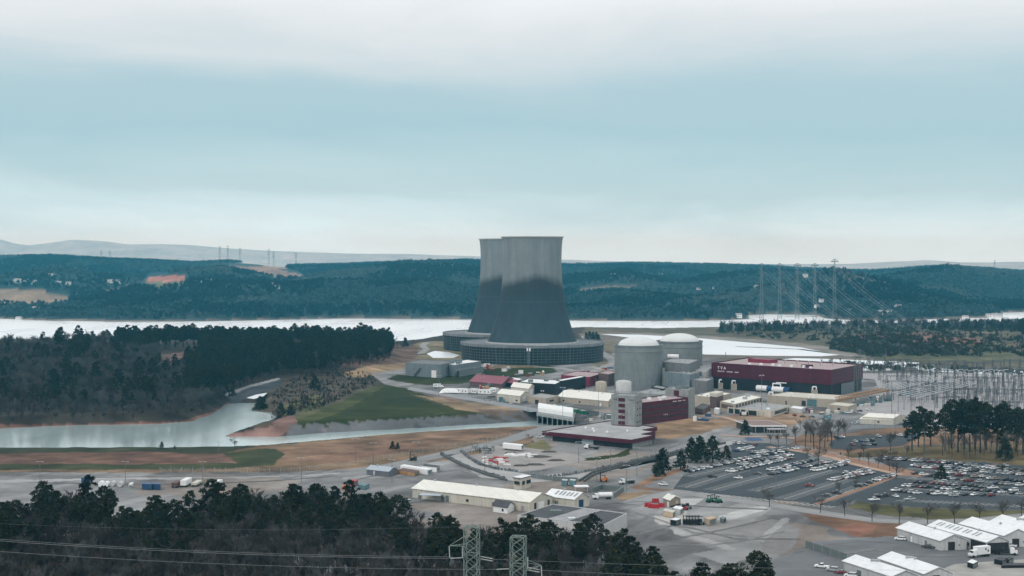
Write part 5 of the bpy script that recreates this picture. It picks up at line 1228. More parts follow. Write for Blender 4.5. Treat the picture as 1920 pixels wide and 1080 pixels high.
c = G(247, 914); t = thing('small_boat', 'small white covered boat on the left yard', 'boat', c); m = MB(); vs = []
for i in range(7):
    f = i / 6; w_ = 1.0 * (1 - max(0, (f - .4) / .6) ** 2); hh = 1.3 + .5 * f
    for a in (-1, -.6, 0, .6, 1): vs.append((c.x + a * w_, c.y - 3 + f * 6, .6 + (hh if abs(a) == 1 else (.25 if abs(a) > .1 else 0)) * (.6 + .4 * abs(a))))
m.add(vs, [(i * 5 + j, i * 5 + j + 1, (i + 1) * 5 + j + 1, (i + 1) * 5 + j) for i in range(6) for j in range(4)]); m.build('hull', M_WHITE, t); MB().box((c.x, c.y - .8, 1.5), (1.6, 3.4, .9)).build('cover', M_WHITE, t)
for i, (xa, xb) in enumerate(((266, 283), (284, 301))):
    box_thing('site_container', ['blue container with rooftop gear, left of the blue pair', 'blue container, right of the blue pair'][i], 'container', (xa, 907), (xb, 908), (xb + .6, 905), 3.0, M_BLUE)
# trucks
def wheelset(t, c, u, w_, offs, hw, r0=.55):
    for f in offs:
        for s in (-1, 1):
            p = c + u * f + w_ * s * hw; MB().tube(p + Vector((0, 0, r0)) - w_ * .18, p + Vector((0, 0, r0)) + w_ * .18, r0, 12).build('wheel', M_RUBBER, t)
def truck(label, px, py, an, kind):
    c = G(px, py); t = thing('truck', label, 'truck', c); rz = R(an); u = Vector((math.cos(rz), math.sin(rz), 0)); w_ = Vector((-u.y, u.x, 0))
    def bx(name, f, l, w, z, h, m_, s=0): p = c + u * f + w_ * s; return MB().box((p.x, p.y, z), (l, w, h), rz).build(name, m_, t)
    bx('chassis', 0, 8.6, 1.1, .6, .35, M_STEELD)
    cb = bx('cab', 3.0, 1.7, 2.3, .8, 2.0, M_WHITE); bx('bonnet', 4.3, 1.3, 1.9, .8, 1.0, M_WHITE); p = c + u * 3.87; MB().box((p.x, p.y, 1.9), (.06, 1.9, .75), rz).build('windscreen', M_GLASS, cb)
    bx('front_bumper', 5.0, .2, 2.2, .5, .4, M_STEELD)
    for s in (-.75, .75): bx('headlight', 4.97, .08, .35, 1.0, .3, M_STEEL, s)
    if kind == 'box':
        bx('cargo_box', -1.3, 6.6, 2.5, 1.1, 2.9, M_WHITE); bx('roof', -1.3, 6.7, 2.6, 4.0, .12, M_WHITER)
        for q_ in (-3.4, -2.2): bx('side_mark', q_, .7, 2.54, 2.0 + (q_ > -3) * .7, .8, M_BLACK)
    elif kind == 'tank':
        p = c + u * -4.6 + Vector((0, 0, 2.2)); MB().tube(p, p + u * 6.6, 1.2, 18).build('tank', M_WHITE, t)
    else:
        bx('flatbed', -1.4, 6.4, 2.5, 1.1, .3, M_BLACK); bx('headboard', 1.85, .15, 2.4, 1.1, 1.6, M_STEELD)
    wheelset(t, c, u, w_, (3.8, -2.2, -3.4), 1.05)
truck('white box truck with dark marks on its side by the canopy', 1836, 1044, 205, 'box'); truck('white cab flatbed truck with a black deck right of the box truck', 1883, 1040, -12, 'flat'); truck('white tanker truck beside the dark walled enclosure', 1130, 936, 188, 'tank'); truck('white cab truck with a dark flatbed near the dark trees', 1176, 907, 215, 'flat'); truck('small white box truck on the dam road', 822, 728, 15, 'box')
truck('white truck with dark load under the eave of the maroon fascia building', 1110, 842, 160, 'flat'); truck('white box truck parked before the cooling tower ring', 915, 689, 5, 'box')
def forklift(label, px, py, body, an):
    c = G(px, py); t = thing('forklift', label, 'forklift', c); rz = R(an); u = Vector((math.cos(rz), math.sin(rz), 0)); w_ = Vector((-u.y, u.x, 0))
    p = c - u * .8; MB().box((p.x, p.y, .5), (3.2, 2, 1.3), rz).build('body', body, t); p = c - u * 2; MB().box((p.x, p.y, .5), (1.0, 2, 1.9), rz).build('counterweight', body, t)
    m = MB()
    for s in (-.8, .8):
        p = c + u * 1.2 + w_ * s; m.tube((p.x, p.y, .3), (p.x, p.y, 5.2), .16, 4); p = c - u * 1.2 + w_ * s; m.tube((p.x, p.y, 1.8), (p.x, p.y, 3.4), .1, 4)
    for z in (.6, 2.2, 3.8, 5.2): m.tube(c + u * 1.2 - w_ * .8 + Vector((0, 0, z)), c + u * 1.2 + w_ * .8 + Vector((0, 0, z)), .13, 4)
    m.build('mast', M_BLACK, t); p = c - u * .3; MB().box((p.x, p.y, 3.3), (2.2, 1.8, .15), rz).build('canopy', M_BLACK, t)
    for s in (-.5, .5): MB().tube(c + u * 1.3 + w_ * s + Vector((0, 0, .3)), c + u * 2.8 + w_ * s + Vector((0, 0, .3)), .1, 4).build('fork', M_STEELD, t)
    wheelset(t, c, u, w_, (.8, -1.7), .95, .5)
forklift('large orange forklift with a tall black mast by the curved barrier', 1130, 903, M_ORANGE, 185); forklift('dark forklift alone on the gravel road', 773, 864, M_BLACK, 200)
for i, (x, y) in enumerate(((1331, 942), (1339, 940), (1347, 943))):
    c = G(x, y); t = thing('green_tractor', ['green tractor with a dark cab, left of three on the slab', 'green tractor with a dark cab, middle of three on the slab', 'green tractor with a dark cab, right of three on the slab'][i], 'tractor', c, 'green tractors on the slab')
    MB().box((c.x, c.y, .7), (3.2, 1.4, 1.1), .5).build('body', M_GREEN, t); m = MB()
    for dx, dy in ((-1, -.6), (.2, -.6), (.2, .6), (-1, .6)): m.tube((c.x + dx, c.y + dy, 1.7), (c.x + dx, c.y + dy, 3.2), .1, 4)
    m.box((c.x - .4, c.y, 3.2), (1.9, 1.7, .15), 0); m.build('cab', M_BLACK, t); MB().box((c.x + 1.8, c.y + .9, .4), (1.4, 1.6, .9), .5).build('bucket', M_WALLW, t)
    u = Vector((math.cos(.5), math.sin(.5), 0)); wheelset(t, c, u, Vector((-u.y, u.x, 0)), (-1.1, 1.2), .95, .62)
c = G(1296, 984); t = thing('steel_rack', 'black steel rack of crossed frames beside the black container', 'rack', c); m = MB()
for k in range(6):
    x = c.x - 3.4 + k * 1.3; m.tube((x, c.y - 1.5, 0), (x, c.y - 1.5, 4.4), .16, 4); m.tube((x, c.y + 1.5, 0), (x, c.y + 1.5, 4.2), .16, 4); m.tube((x, c.y - 1.5, 4.3), (x + 2.4, c.y + 1.5, 3.2), .18, 4); m.tube((x, c.y - 1.5, .6), (x + 1.3, c.y - 1.5, 2.6), .16, 4)
for z in (.6, 1.3, 2.0): m.box((c.x, c.y, z), (7.4, 3, .35))
m.build('frame', M_BLACK, t)
for i, (x, y, m_) in enumerate(((1283, 956, M_RED), (1290, 954, M_STEELD), (1314, 984, M_STEELD))):
    c = G(x, y); t = thing('loader', ['red small loader beside the grey white container', 'dark small loader next to the red one', 'dark mower between the steel rack and the crate'][i], 'loader', c); MB().box((c.x, c.y, .4), (3, 1.6, 1.0), .4).build('body', m_, t); MB().box((c.x - .3, c.y, 1.4), (1.2, 1.3, 1.2), .4).build('cab', M_BLACK, t); u = Vector((math.cos(.4), math.sin(.4), 0)); wheelset(t, c, u, Vector((-u.y, u.x, 0)), (-1, 1), .8, .45)
# enclosure, pavilion
for nm, lab, pts in (('barrier_wall', 'dark low wall around the tanker stand beside the dry lawn', [(1112, 923), (1128, 917), (1168, 921), (1152, 933)]), ('barrier_wall', 'dark low wall running from the guard house to the curved barrier', [(997, 896), (1040, 902), (1083, 904)])):
    p = [Vector(G(a, b)[:2]) for a, b in pts]; t = thing(nm, lab, 'wall', (p[0].x, p[0].y, 0)); m = MB()
    for i in range(len(p) - 1): d = (p[i + 1] - p[i]); c = (p[i] + p[i + 1]) / 2; m.box((c.x, c.y, 0), (d.length, .7, 2.4), math.atan2(d.y, d.x))
    m.build('wall', M_STEELD, t)
c = G(1090, 924); t = thing('pavilion', 'small white flat roofed shelter on posts above the warehouses', 'shelter', c); MB().box((c.x, c.y, 3.2), (7, 5.5, .35), .1).build('roof', M_WHITE, t)
for dx, dy in ((-3, -2.2), (3, -2.2), (3, 2.2), (-3, 2.2)): MB().tube((c.x + dx, c.y + dy, 0), (c.x + dx, c.y + dy, 3.2), .12, 6).build('post', M_CREAM, t)
for i, (x, y) in enumerate(((1053, 906), (1068, 906))): box_thing('plant_unit', ['blue grey machinery cabinet, left of two on the curved wall', 'blue grey machinery cabinet, right of two on the curved wall'][i], 'cabinet', (x, 900), (x + 10, 901), (x + 12, 899), 3, M_TEAL, M_WALLW)
# barrier blocks: dark blocks along the fence, in two long curves
def along(pts, step):
    p = [Vector(G(a, b)[:2]) for a, b in pts]; out_, carry = [], 0.0
    for i in range(len(p) - 1):
        d = p[i + 1] - p[i]; L_ = d.length; s = carry
        while s < L_: out_.append((p[i] + d * (s / L_), math.atan2(d.y, d.x))); s += step
        carry = s - L_
    return out_
proto = None; br = random.Random(5)
M_BLOCK = mat('barrier_stone', (.12, .125, .13), .9, .3, .8, rnd=.35)
for pts, lab, grp, stp in (([(1016, 895), (1060, 892), (1110, 883), (1180, 868), (1240, 854), (1281, 845)], 'dark rock in the long straight line of barrier rocks below the fence', 'rocks of the straight barrier line', 2.6), ([(828, 853), (850, 864), (878, 877), (910, 889), (945, 898)], 'dark rock in the curved line left of the guard house', 'rocks of the curved barrier line', 2.8),
                        ([(866, 848), (880, 860), (900, 872), (930, 880), (975, 886)], 'dark rock in the line edging the laydown yard', 'rocks edging the laydown yard', 2.8)):
    for (p, an) in along(pts, stp):
        if proto is None:
            m = MB(); vs = []
            for z, k in ((0, 1), (.9, .95), (1.5, .6)):
                for a in range(7): vs.append((math.cos(a * .9) * 1.1 * k * br.uniform(.8, 1.15), math.sin(a * .9) * .85 * k * br.uniform(.8, 1.15), z * br.uniform(.85, 1.1)))
            m.add(vs, [(a, (a + 1) % 7, 7 + (a + 1) % 7, 7 + a) for a in range(7)] + [(7 + a, 7 + (a + 1) % 7, 14 + (a + 1) % 7, 14 + a) for a in range(7)] + [tuple(range(14, 21))])
            proto = m.build('barrier_rock', M_BLOCK); tag(proto, lab, 'rock', grp); proto.location = (p.x, p.y, 0); o = proto
        else: o = dup(proto, (p.x, p.y, 0), br.uniform(0, 6), lab, grp, br.uniform(.75, 1.25))
# curved concrete barriers
for lab, pts in (('dark curved guard wall from the vehicle gate to the gatehouse road', [(1086, 903), (1096, 897), (1110, 888), (1140, 880), (1200, 866), (1280, 848), (1350, 832)]), ('second parallel guard wall just outside the curved one', [(1095, 904), (1104, 897), (1118, 890), (1150, 881), (1210, 866), (1290, 849), (1360, 832)]), ('low dark kerb wall along the gravel road at the left', [(830, 855), (852, 867), (880, 880), (912, 892), (950, 902)])):
    p = [Vector(G(a, b)[:2]) for a, b in pts]; t = thing('guard_wall', lab, 'wall', (p[0].x, p[0].y, 0)); m = MB()
    for i in range(len(p) - 1): d = (p[i + 1] - p[i]); c = (p[i] + p[i + 1]) / 2; m.box((c.x, c.y, 0), (d.length + .3, .7, 1.2 + .002 * i), math.atan2(d.y, d.x))
    m.build('wall', mat('wall_dark', (.10, .105, .105), .9, .25, .5), t)
# fences
def wire_mat():
    m, N, L, B = newmat('fence_mesh'); B.inputs['Base Color'].default_value = (.36, .38, .39, 1); B.inputs['Roughness'].default_value = .6
    tc = N.new('ShaderNodeTexCoord'); w = N.new('ShaderNodeTexVoronoi'); w.inputs['Scale'].default_value = 3.0; L.new(tc.outputs['Object'], w.inputs['Vector'])
    lt = N.new('ShaderNodeMath'); lt.operation = 'LESS_THAN'; lt.inputs[1].default_value = .30; L.new(w.outputs['Distance'], lt.inputs[0]); L.new(lt.outputs[0], B.inputs['Alpha']); return m
M_MESH = wire_mat()
for lab, pts in (('chain link fence below the maroon fascia building', [(985, 897), (1060, 886), (1130, 872), (1200, 857), (1262, 843), (1330, 828), (1372, 815)]), ('outer chain link fence parallel to the barrier rocks', [(990, 902), (1070, 893), (1140, 878), (1210, 862), (1275, 848), (1345, 830)]), ('chain link fence along the foot of the tan dike', [(300, 886), (540, 887), (640, 876), (760, 854), (880, 836), (990, 812)]),
                 ('chain link fence around the laydown yard', [(864, 846), (880, 858), (905, 872), (940, 882), (1000, 890)]), ('chain link fence along the dam road', [(700, 712), (780, 728), (900, 751), (1000, 772)]), ('chain link fence beside the cream sheds at the switchyard', [(1560, 808), (1650, 802), (1740, 797)]), ('dark slatted fence from the warehouses to the lower sheds', [(1510, 1026), (1560, 1042), (1600, 1056)])):
    pp = along(pts, 6.0); t = thing('chain_fence' if 'chain' in lab else 'slatted_fence', lab, 'fence', (pp[0][0].x, pp[0][0].y, 0)); m = MB(); z0 = [max(0, ground_z(p.x, p.y)) for p, _ in pp]
    for i in range(len(pp) - 1): a, b = pp[i][0], pp[i + 1][0]; m.quad((*a, z0[i]), (*b, z0[i + 1]), (*b, z0[i + 1] + 2.7), (*a, z0[i] + 2.7))
    m.build('mesh_panel', M_MESH if 'chain' in lab else M_STEELD, t); m = MB()
    for (p, _), z in zip(pp, z0): m.tube((p.x, p.y, z), (p.x, p.y, z + 3.1), .09, 5)
    m.build('post_row', M_STEEL, t)
# light masts
LAMPS = [(1197, 706, 26), (823, 745, 18), (1055, 783, 22), (1122, 772, 20), (1428, 780, 30), (1246, 790, 16), (410, 868, 12), (700, 870, 12), (735, 905, 12), (780, 868, 12), (667, 868, 14), (1175, 921, 13), (1119, 904, 13), (1194, 892, 15), (909, 891, 14), (1455, 925, 13), (1405, 893, 14), (1578, 905, 14), (1772, 862, 16), (1733, 862, 16), (1815, 866, 16), (1786, 937, 13), (1846, 925, 13),
         (936, 676, 14), (1000, 680, 14), (1126, 678, 14), (1104, 676, 12), (1022, 848, 12), (1085, 868, 12), (1145, 885, 12), (565, 905, 13), (380, 905, 11), (235, 905, 11), (75, 905, 11), (1640, 830, 14), (1678, 806, 13), (990, 776, 10), (905, 738, 14), (1165, 812, 12), (1395, 806, 12)]
proto = None; lr = random.Random(9)
for i, (x, y, h) in enumerate(LAMPS):
    c = G(x, y, 0)
    where = 'on the plant yard' if y < 800 else ('in the parking lots' if x > 1300 else 'along the near roads')
    lab, grp = f'thin grey light mast with a two-armed head {where}', f'light masts {where}'
    if proto is None:
        proto = thing('light_mast', lab, 'lamp post', c, grp); MB().tube(c, c + Vector((0, 0, 14)), .17, 6, .10).build('pole', M_STEELD, proto)
        MB().box((c.x, c.y, 14), (3.6, .18, .18)).build('arm', M_STEEL, proto)
        for s in (-1.7, 1.7): MB().box((c.x + s, c.y, 13.8), (.8, .5, .25)).build('lamp_head', M_WALLW, proto)
        proto.scale = (1, 1, h / 14)
    else: dup(proto, c, lr.uniform(-.6, .6), lab, grp, (1, 1, h / 14))
# security cameras and small figures
for i, (x, y, lab) in enumerate(((988, 819, 'person in dark clothes standing left of another on the gravel road'), (991, 819, 'person in dark clothes standing right of another on the gravel road'), (1547, 847, 'person walking on the pink path by the bare trees'), (1576, 853, 'person in dark clothes lower down the pink path'))):
    c = G(x, y); m = MB(); m.lathe(c, [(.14, 0), (.17, .45), (.15, .85), (.22, .95), (.24, 1.35), (.12, 1.5), (.08, 1.55), (.12, 1.62), (.12, 1.75), (.05, 1.84)], 10); m.tube(c + Vector((-.26, 0, 1.4)), c + Vector((-.3, .05, .85)), .07, 6); m.tube(c + Vector((.26, 0, 1.4)), c + Vector((.3, .05, .85)), .07, 6)
    o = m.build('person', M_BLACK, org=c); tag(o, lab, 'person')
# plant clutter between the buildings
kr = random.Random(77)
CL = [(1060, 742, 1150, 752), (1100, 745, 1145, 752), (1100, 778, 1150, 792), (905, 742, 985, 760), (1040, 732, 1140, 740), (1205, 742, 1300, 752), (1300, 778, 1330, 790), (1440, 756, 1560, 778), (1480, 772, 1600, 790), (1310, 748, 1350, 760), (960, 700, 1040, 706), (1090, 690, 1150, 702), (870, 728, 930, 736), (1570, 745, 1650, 770), (1130, 694, 1150, 712), (905, 690, 1000, 698)]
KL = [('pipe_skid', 'pipe skid on the paving between the plant buildings', 'pipe skid'), ('equipment_cabinet', 'small equipment cabinet on the paving between the plant buildings', 'cabinet'), ('gas_cylinder_tank', 'small upright tank on the paving between the plant buildings', 'tank'), ('storage_box', 'storage box on the paving between the plant buildings', 'storage box')]
for i in range(120):
    a = CL[i % len(CL)]; c = G(kr.uniform(a[0], a[2]), kr.uniform(a[1], a[3]), 0); k = kr.randrange(4); nm, lb, ct = KL[k]; t = thing(nm, lb, ct, c, nm.replace('_', ' ') + 's between the plant buildings'); cm = kr.choice([M_WHITE, M_WALLW, M_CREAM, M_STEELD, M_TEAL, M_BLUE, M_RUST, M_GREYR, M_MARL])
    if k == 0:
        m = MB(); l = kr.uniform(4, 9); an_ = kr.uniform(-.8, .8); u = Vector((math.cos(an_), math.sin(an_), 0))
        for s_ in (-.8, 0, .8): m.tube(c - u * l / 2 + Vector((s_ * u.y, -s_ * u.x, 1.2)), c + u * l / 2 + Vector((s_ * u.y, -s_ * u.x, 1.2)), .3, 6)
        m.box((c.x, c.y, .1), (l, 2.2, .6), an_); m.build('pipework', cm, t)
    elif k == 2:
        r_ = kr.uniform(.8, 1.8); h = kr.uniform(2.5, 5.5); MB().lathe(c, [(r_, 0), (r_, h - .6), (r_ * .7, h - .15), (.02, h)], 14).build('vessel', cm, t, True)
    else:
        w_, l, h = kr.uniform(1.5, 5), kr.uniform(1.5, 4), kr.uniform(1.4, 3.4); an_ = kr.uniform(-.8, .8); MB().box((c.x, c.y, 0), (w_, l, h), an_).build('body', cm, t); MB().box((c.x, c.y, h), (w_ + .2, l + .2, .15), an_).build('lid', kr.choice([M_WHITER, M_DARKR, M_GREYR]), t)
g_ = 'cars on the plant roads'
for i, (x, y) in enumerate(((1010, 700), (1020, 701), (1068, 745), (1076, 746), (1085, 747), (1462, 774), (1475, 776), (1490, 780), (1505, 782), (1522, 783), (1540, 786), (960, 757), (1148, 783), (1288, 776), (1310, 776), (1120, 692), (690, 690), (880, 729), (1590, 775), (1612, 772), (1630, 769))):
    p = G(x, y); car(p.x, p.y, R(20 + 37 * (i % 5)), 'parked on the roads between the plant buildings', g_)
# stacks of pallets and debris in the laydown yard
for i in range(26):
    c = G(lr.uniform(908, 952), lr.uniform(857, 872)); t = thing('pallet_stack', 'low stack of red and white boards in the laydown yard', 'pallet stack', c, 'board stacks in the laydown yard')
    MB().box((c.x, c.y, 0), (lr.uniform(2, 4.5), lr.uniform(1.2, 2.2), lr.uniform(.4, 1.0)), lr.uniform(-.4, .4)).build('boards', lr.choice([M_RED, M_WHITE, M_WHITE, M_BROWNW]), t)
for i in range(12):
    c = G(lr.uniform(945, 1000), lr.uniform(851, 858)); t = thing('white_bundle', 'white wrapped bundle lying flat in the laydown yard', 'bundle', c, 'white bundles in the laydown yard'); MB().box((c.x, c.y, 0), (lr.uniform(3, 7), lr.uniform(1, 2), .7), lr.uniform(-.2, .2)).build('wrap', M_WHITE, t)
for i in range(16):
    c = G(lr.uniform(884, 930), lr.uniform(842, 853)); t = thing('scaffold_frame', 'steel frame among the jumble at the corner of the laydown yard', 'steel frame', c, 'steel frames at the laydown corner'); m = MB(); w_ = lr.uniform(1.5, 4); h = lr.uniform(1.5, 4.5)
    for dx, dy in ((0, 0), (w_, 0), (w_, 2), (0, 2)): m.tube((c.x + dx, c.y + dy, 0), (c.x + dx, c.y + dy, h), .14, 4)
    m.box((c.x + w_ / 2, c.y + 1, h * .6), (w_, 2.2, .3)); m.tube((c.x, c.y, 0), (c.x + w_, c.y, h), .12, 4); m.build('frame', lr.choice([M_STEELD, M_BLACK, M_STEEL]), t)
for i, (x, y, w_, l) in enumerate(((1010, 857, 16, 9), (1043, 864, 12, 5), (1004, 872, 14, 4), (975, 874, 10, 3), (1030, 848, 12, 4), (958, 850, 9, 3))):
    c = G(x, y); m = MB(); vs = []
    for a in range(9):
        for k, z in ((1, 0), (.55, .9)): vs.append((c.x + math.cos(a * .698) * w_ / 2 * k * lr.uniform(.85, 1.1), c.y + math.sin(a * .698) * l / 2 * k * lr.uniform(.85, 1.1), z))
    m.add(vs, [(2 * a, 2 * ((a + 1) % 9), 2 * ((a + 1) % 9) + 1, 2 * a + 1) for a in range(9)] + [tuple(2 * a + 1 for a in range(9))])
    o = m.build('spoil_heap', mat('dark_spoil', (.085, .075, .07), .95, .3, .4), org=c); tag(o, 'low dark heap of spoil spread on the laydown yard', 'heap', 'spoil heaps on the laydown yard')

# ================================================================ switchyard
sw = random.Random(21)
M_YST = mat('switchyard_steel', (.085, .10, .11), .7, .25, .6)
M_BUS = mat('bus_pipe', (.46, .48, .49), .4, .1, .5, metal=.2)
M_INS = mat('insulator', (.20, .20, .20), .5, .2, 1.0)
def lattice(m, base, top, w0, w1, n, r_=.11, diag=True):
    base = Vector(base); top = Vector(top); cs = ((-.5, -.5), (.5, -.5), (.5, .5), (-.5, .5)); prev = None
    for k in range(n + 1):
        f = k / n; c = lerp(base, top, f); w = w0 + (w1 - w0) * f; ring = [c + Vector((a * w, b * w, 0)) for a, b in cs]
        if prev:
            for i in range(4):
                m.tube(prev[i], ring[i], r_, 4, cap=False)
                if diag: m.tube(prev[i], ring[(i + 1) % 4], r_ * .65, 3, cap=False)
        prev = ring
def gantry_proto():
    t = thing('steel_gantry', '', 'switchyard gantry'); 
    for s in (-9, 9): m = MB(); lattice(m, (s, 0, 0), (s, 0, 15), 1.6, .9, 6, .12); m.build('column', M_YST, t)
    m = MB()
    for y in (-.5, .5):
        for z in (13.6, 14.8): m.tube((-9, y, z), (9, y, z), .12, 4)
        for k in range(12): m.tube((-9 + k * 1.5, y, 13.6 + 1.2 * (k % 2)), (-7.5 + k * 1.5, y, 13.6 + 1.2 * ((k + 1) % 2)), .08, 3)
    m.build('beam', M_YST, t)
    for x in (-5.5, 0, 5.5): MB().tube((x, 0, 13.5), (x, -.4, 11.2), .22, 6).build('insulator', M_INS, t)
    for s in (-9, 9): MB().tube((s, 0, 15), (s, 0, 19), .12, 5, .04).build('spike', M_YST, t)
    return t
def support_proto():
    t = thing('bus_support', '', 'bus support')
    m = MB()
    for x in (-4, 0, 4): m.tube((x, 0, 0), (x, 0, 5.2), .13, 5)
    m.tube((-5, 0, 5.2), (5, 0, 5.2), .2, 4); m.build('stand', M_YST, t)
    for x in (-4, 0, 4): MB().tube((x, 0, 5.3), (x, 0, 7.6), .26, 6, .18).build('insulator', M_INS, t)
    return t
def breaker_proto():
    t = thing('circuit_breaker', '', 'circuit breaker'); MB().box((0, 0, .2), (4.2, 2.4, 2.4)).build('cabinet', M_TEAL, t)
    for x in (-1.4, 0, 1.4):
        for y in (-.7, .7): MB().tube((x, y, 2.6), (x * 1.3, y * 2.0, 5.6), .22, 6).build('bushing', M_INS, t)
    return t
def mast_proto():
    t = thing('lightning_mast', '', 'mast'); MB().tube((0, 0, 0), (0, 0, 24), .28, 6, .09).build('pole', M_STEELD, t); m = MB(); m.tube((-1.4, 0, 19), (1.4, 0, 19), .1, 4); m.build('crossarm', M_STEELD, t); return t
def scatter(proto, pts, lab, grp, rz=0, jit=.1):
    for i, (x, y) in enumerate(pts):
        p = G(x, y, 0)
        if i == 0: proto.location = p; proto.rotation_euler = (0, 0, rz); tag(proto, lab, None, grp); o = proto
        else: dup(proto, p, rz + sw.uniform(-jit, jit), lab, grp, (1, 1, sw.uniform(.55, 1.05)))
an = math.atan2(*(G(1810, 705) - G(1675, 737))[1::-1]) if False else math.atan2((G(1810, 705) - G(1675, 737)).y, (G(1810, 705) - G(1675, 737)).x)
front = []
for r_ in range(6):
    y = 712 + r_ * 13.0
    for k in range(9):
        x = 1668 + r_ * 9 + k * (30 + r_ * 1.6)
        if x < 1960 and not (x < 1760 and y > 752): front.append((x + sw.uniform(-4, 4), y + sw.uniform(-2, 2)))
scatter(gantry_proto(), front, 'grey lattice steel gantry standing in the switchyard at the right', 'steel gantries of the switchyard', .1)
back = [(1640 + k * 17 + sw.uniform(-3, 3), 697 + (k % 3) * 3.0) for k in range(19)]
scatter(gantry_proto(), back, 'grey steel gantry in the farthest row of the switchyard', 'far row of switchyard gantries', .1)
sup = []
for r_ in range(13):
    y = 716 + r_ * 5.6
    for k in range(26):
        x = 1640 + r_ * 9 + k * (13 + r_ * .45)
        if x < 1945 and not (x < 1780 and y > 762) and sw.random() < .82: sup.append((x + sw.uniform(-3, 3), y + sw.uniform(-1.5, 1.5)))
scatter(support_proto(), sup[:250], 'bus support with three pale insulators in the switchyard grid', 'bus supports of the switchyard', an)
brk = [(1600 + k * 8.5 + sw.uniform(-2, 2), 765 - k * 1.5 + sw.uniform(-4, 3)) for k in range(9)] + [(1690 + k * 13, 742 - k * 1.6) for k in range(8)] + [(1606 + k * 9, 757 - k * 1.6) for k in range(8)]
scatter(breaker_proto(), brk, 'teal grey circuit breaker with splayed bushings near the crane beam', 'circuit breakers beside the crane beam', an)
mst = [(1672, 775), (1684, 772), (1695, 768), (1708, 776), (1752, 780), (1793, 770), (1831, 766), (1853, 762), (1874, 752), (1894, 768), (1911, 758), (1620, 700), (1660, 694), (1700, 690), (1745, 695), (1790, 698), (1835, 700), (1870, 706), (1910, 706), (1780, 745), (1820, 740), (1850, 735), (1890, 730), (1720, 718), (1735, 726), (1765, 714), (1800, 722), (1842, 718), (1865, 744), (1905, 722), (1915, 742), (1880, 716), (1758, 755), (1805, 758), (1840, 775), (1868, 780), (1902, 784), (1700, 706), (1728, 702), (1690, 720)]
scatter(mast_proto(), mst, 'thin dark lightning mast rising above the switchyard', 'lightning masts of the switchyard', .0)
for i in range(12):
    o0 = (i % 6) * 1.8; base = 0 if i < 6 else 1
    p0, p1 = ((1672 + o0 * 5.0, 737 + o0 * 1.0), (1808 + o0 * 2.4, 708 + o0 * 1.2)) if not base else ((1640 + o0 * 4, 726 + o0 * .6), (1735 + o0 * 4, 702 + o0 * .6))
    a, b = G(*p0, 8.5), G(*p1, 8.5); m = MB(); m.tube(a, b, .32, 6); o = m.build('bus_pipe', M_BUS, org=(a + b) / 2); tag(o, 'long pale bus pipe slanting across the switchyard', 'bus pipe', 'bus pipes of the switchyard')
for i in range(16):
    a = G(1742 + i * 9.5, 706 + (i % 3) * .8, 8); m = MB(); m.tube(a, a + Vector((4, 16, 5)), .3, 5); m.tube(a + Vector((4, 16, 5)), a + Vector((9, 20, 5)), .3, 5); o = m.build('bus_pipe', M_BUS, org=a); tag(o, 'short bent white bus riser at the back of the switchyard', 'bus pipe', 'bent bus risers of the switchyard')
# ================================================================ vegetation
def leaf_mat(name, col, var=.5, scale=.35, rnd=.3, trans=.0):
    m = mat(name, col, .85, var, scale, rnd=rnd, spec=.1); return m
M_NEEDLE = leaf_mat('pine_needles', (.026, .031, .014), .55, .32, .30)
M_CEDAR = leaf_mat('cedar_needles', (.026, .037, .022), .5, .5, .25)
M_BARK = mat('bark', (.06, .052, .047), .95, .3, .8, rnd=.25)
M_TWIG = mat('bare_twigs', (.044, .037, .031), .95, .3, .4, rnd=.6)
M_TWIGP = mat('pale_twigs', (.085, .082, .078), .95, .3, .4, rnd=.3)
M_STREET = mat('grey_twigs', (.105, .095, .088), .95, .3, .4, rnd=.3)
M_BUSHL = leaf_mat('bush_leaves', (.05, .055, .032), .5, .6, .35)
M_FAREV = leaf_mat('far_evergreen', (.015, .036, .044), .5, .12, .35)  # haze blue put into the far evergreen colour
M_FARDE = leaf_mat('far_bare_wood', (.045, .080, .088), .45, .10, .5)  # far bare wood tinted teal, haze put into the colour
M_SHOREB = leaf_mat('bank_bare_wood', (.085, .076, .062), .4, .10, .40)
def leaves_mesh(centres, radii, n, size, rg, flat=.75):
    """n leaf quads spread in blobs round the given centres"""
    centres = np.asarray(centres, float); radii = np.asarray(radii, float)
    w = radii ** 2; idx = rg.choice(len(centres), n, p=w / w.sum())
    d = rg.normal(size=(n, 3)); d /= np.linalg.norm(d, axis=1)[:, None]
    p = centres[idx] + d * (radii[idx] * rg.random(n) ** .45)[:, None] * np.array([1, 1, flat])
    a = rg.normal(size=(n, 3)); a /= np.linalg.norm(a, axis=1)[:, None]
    b = np.cross(a, rg.normal(size=(n, 3))); b /= np.linalg.norm(b, axis=1)[:, None]
    s = (size * rg.uniform(.6, 1.4, n))[:, None]
    q = np.stack([p - a * s, p + b * s * .6, p + a * s, p - b * s * .6], 1).reshape(-1, 3)
    f = np.arange(n * 4).reshape(n, 4)
    return q, f
def np_mesh(name, v, f, material):
    me = bpy.data.meshes.new(name); me.from_pydata(v.tolist(), [], f.tolist()); me.materials.append(material); me.update(); return me
def mb_mesh(name, m, material):
    me = bpy.data.meshes.new(name); me.from_pydata([tuple(x) for x in m.v], [], m.f); me.materials.append(material); me.update(); return me
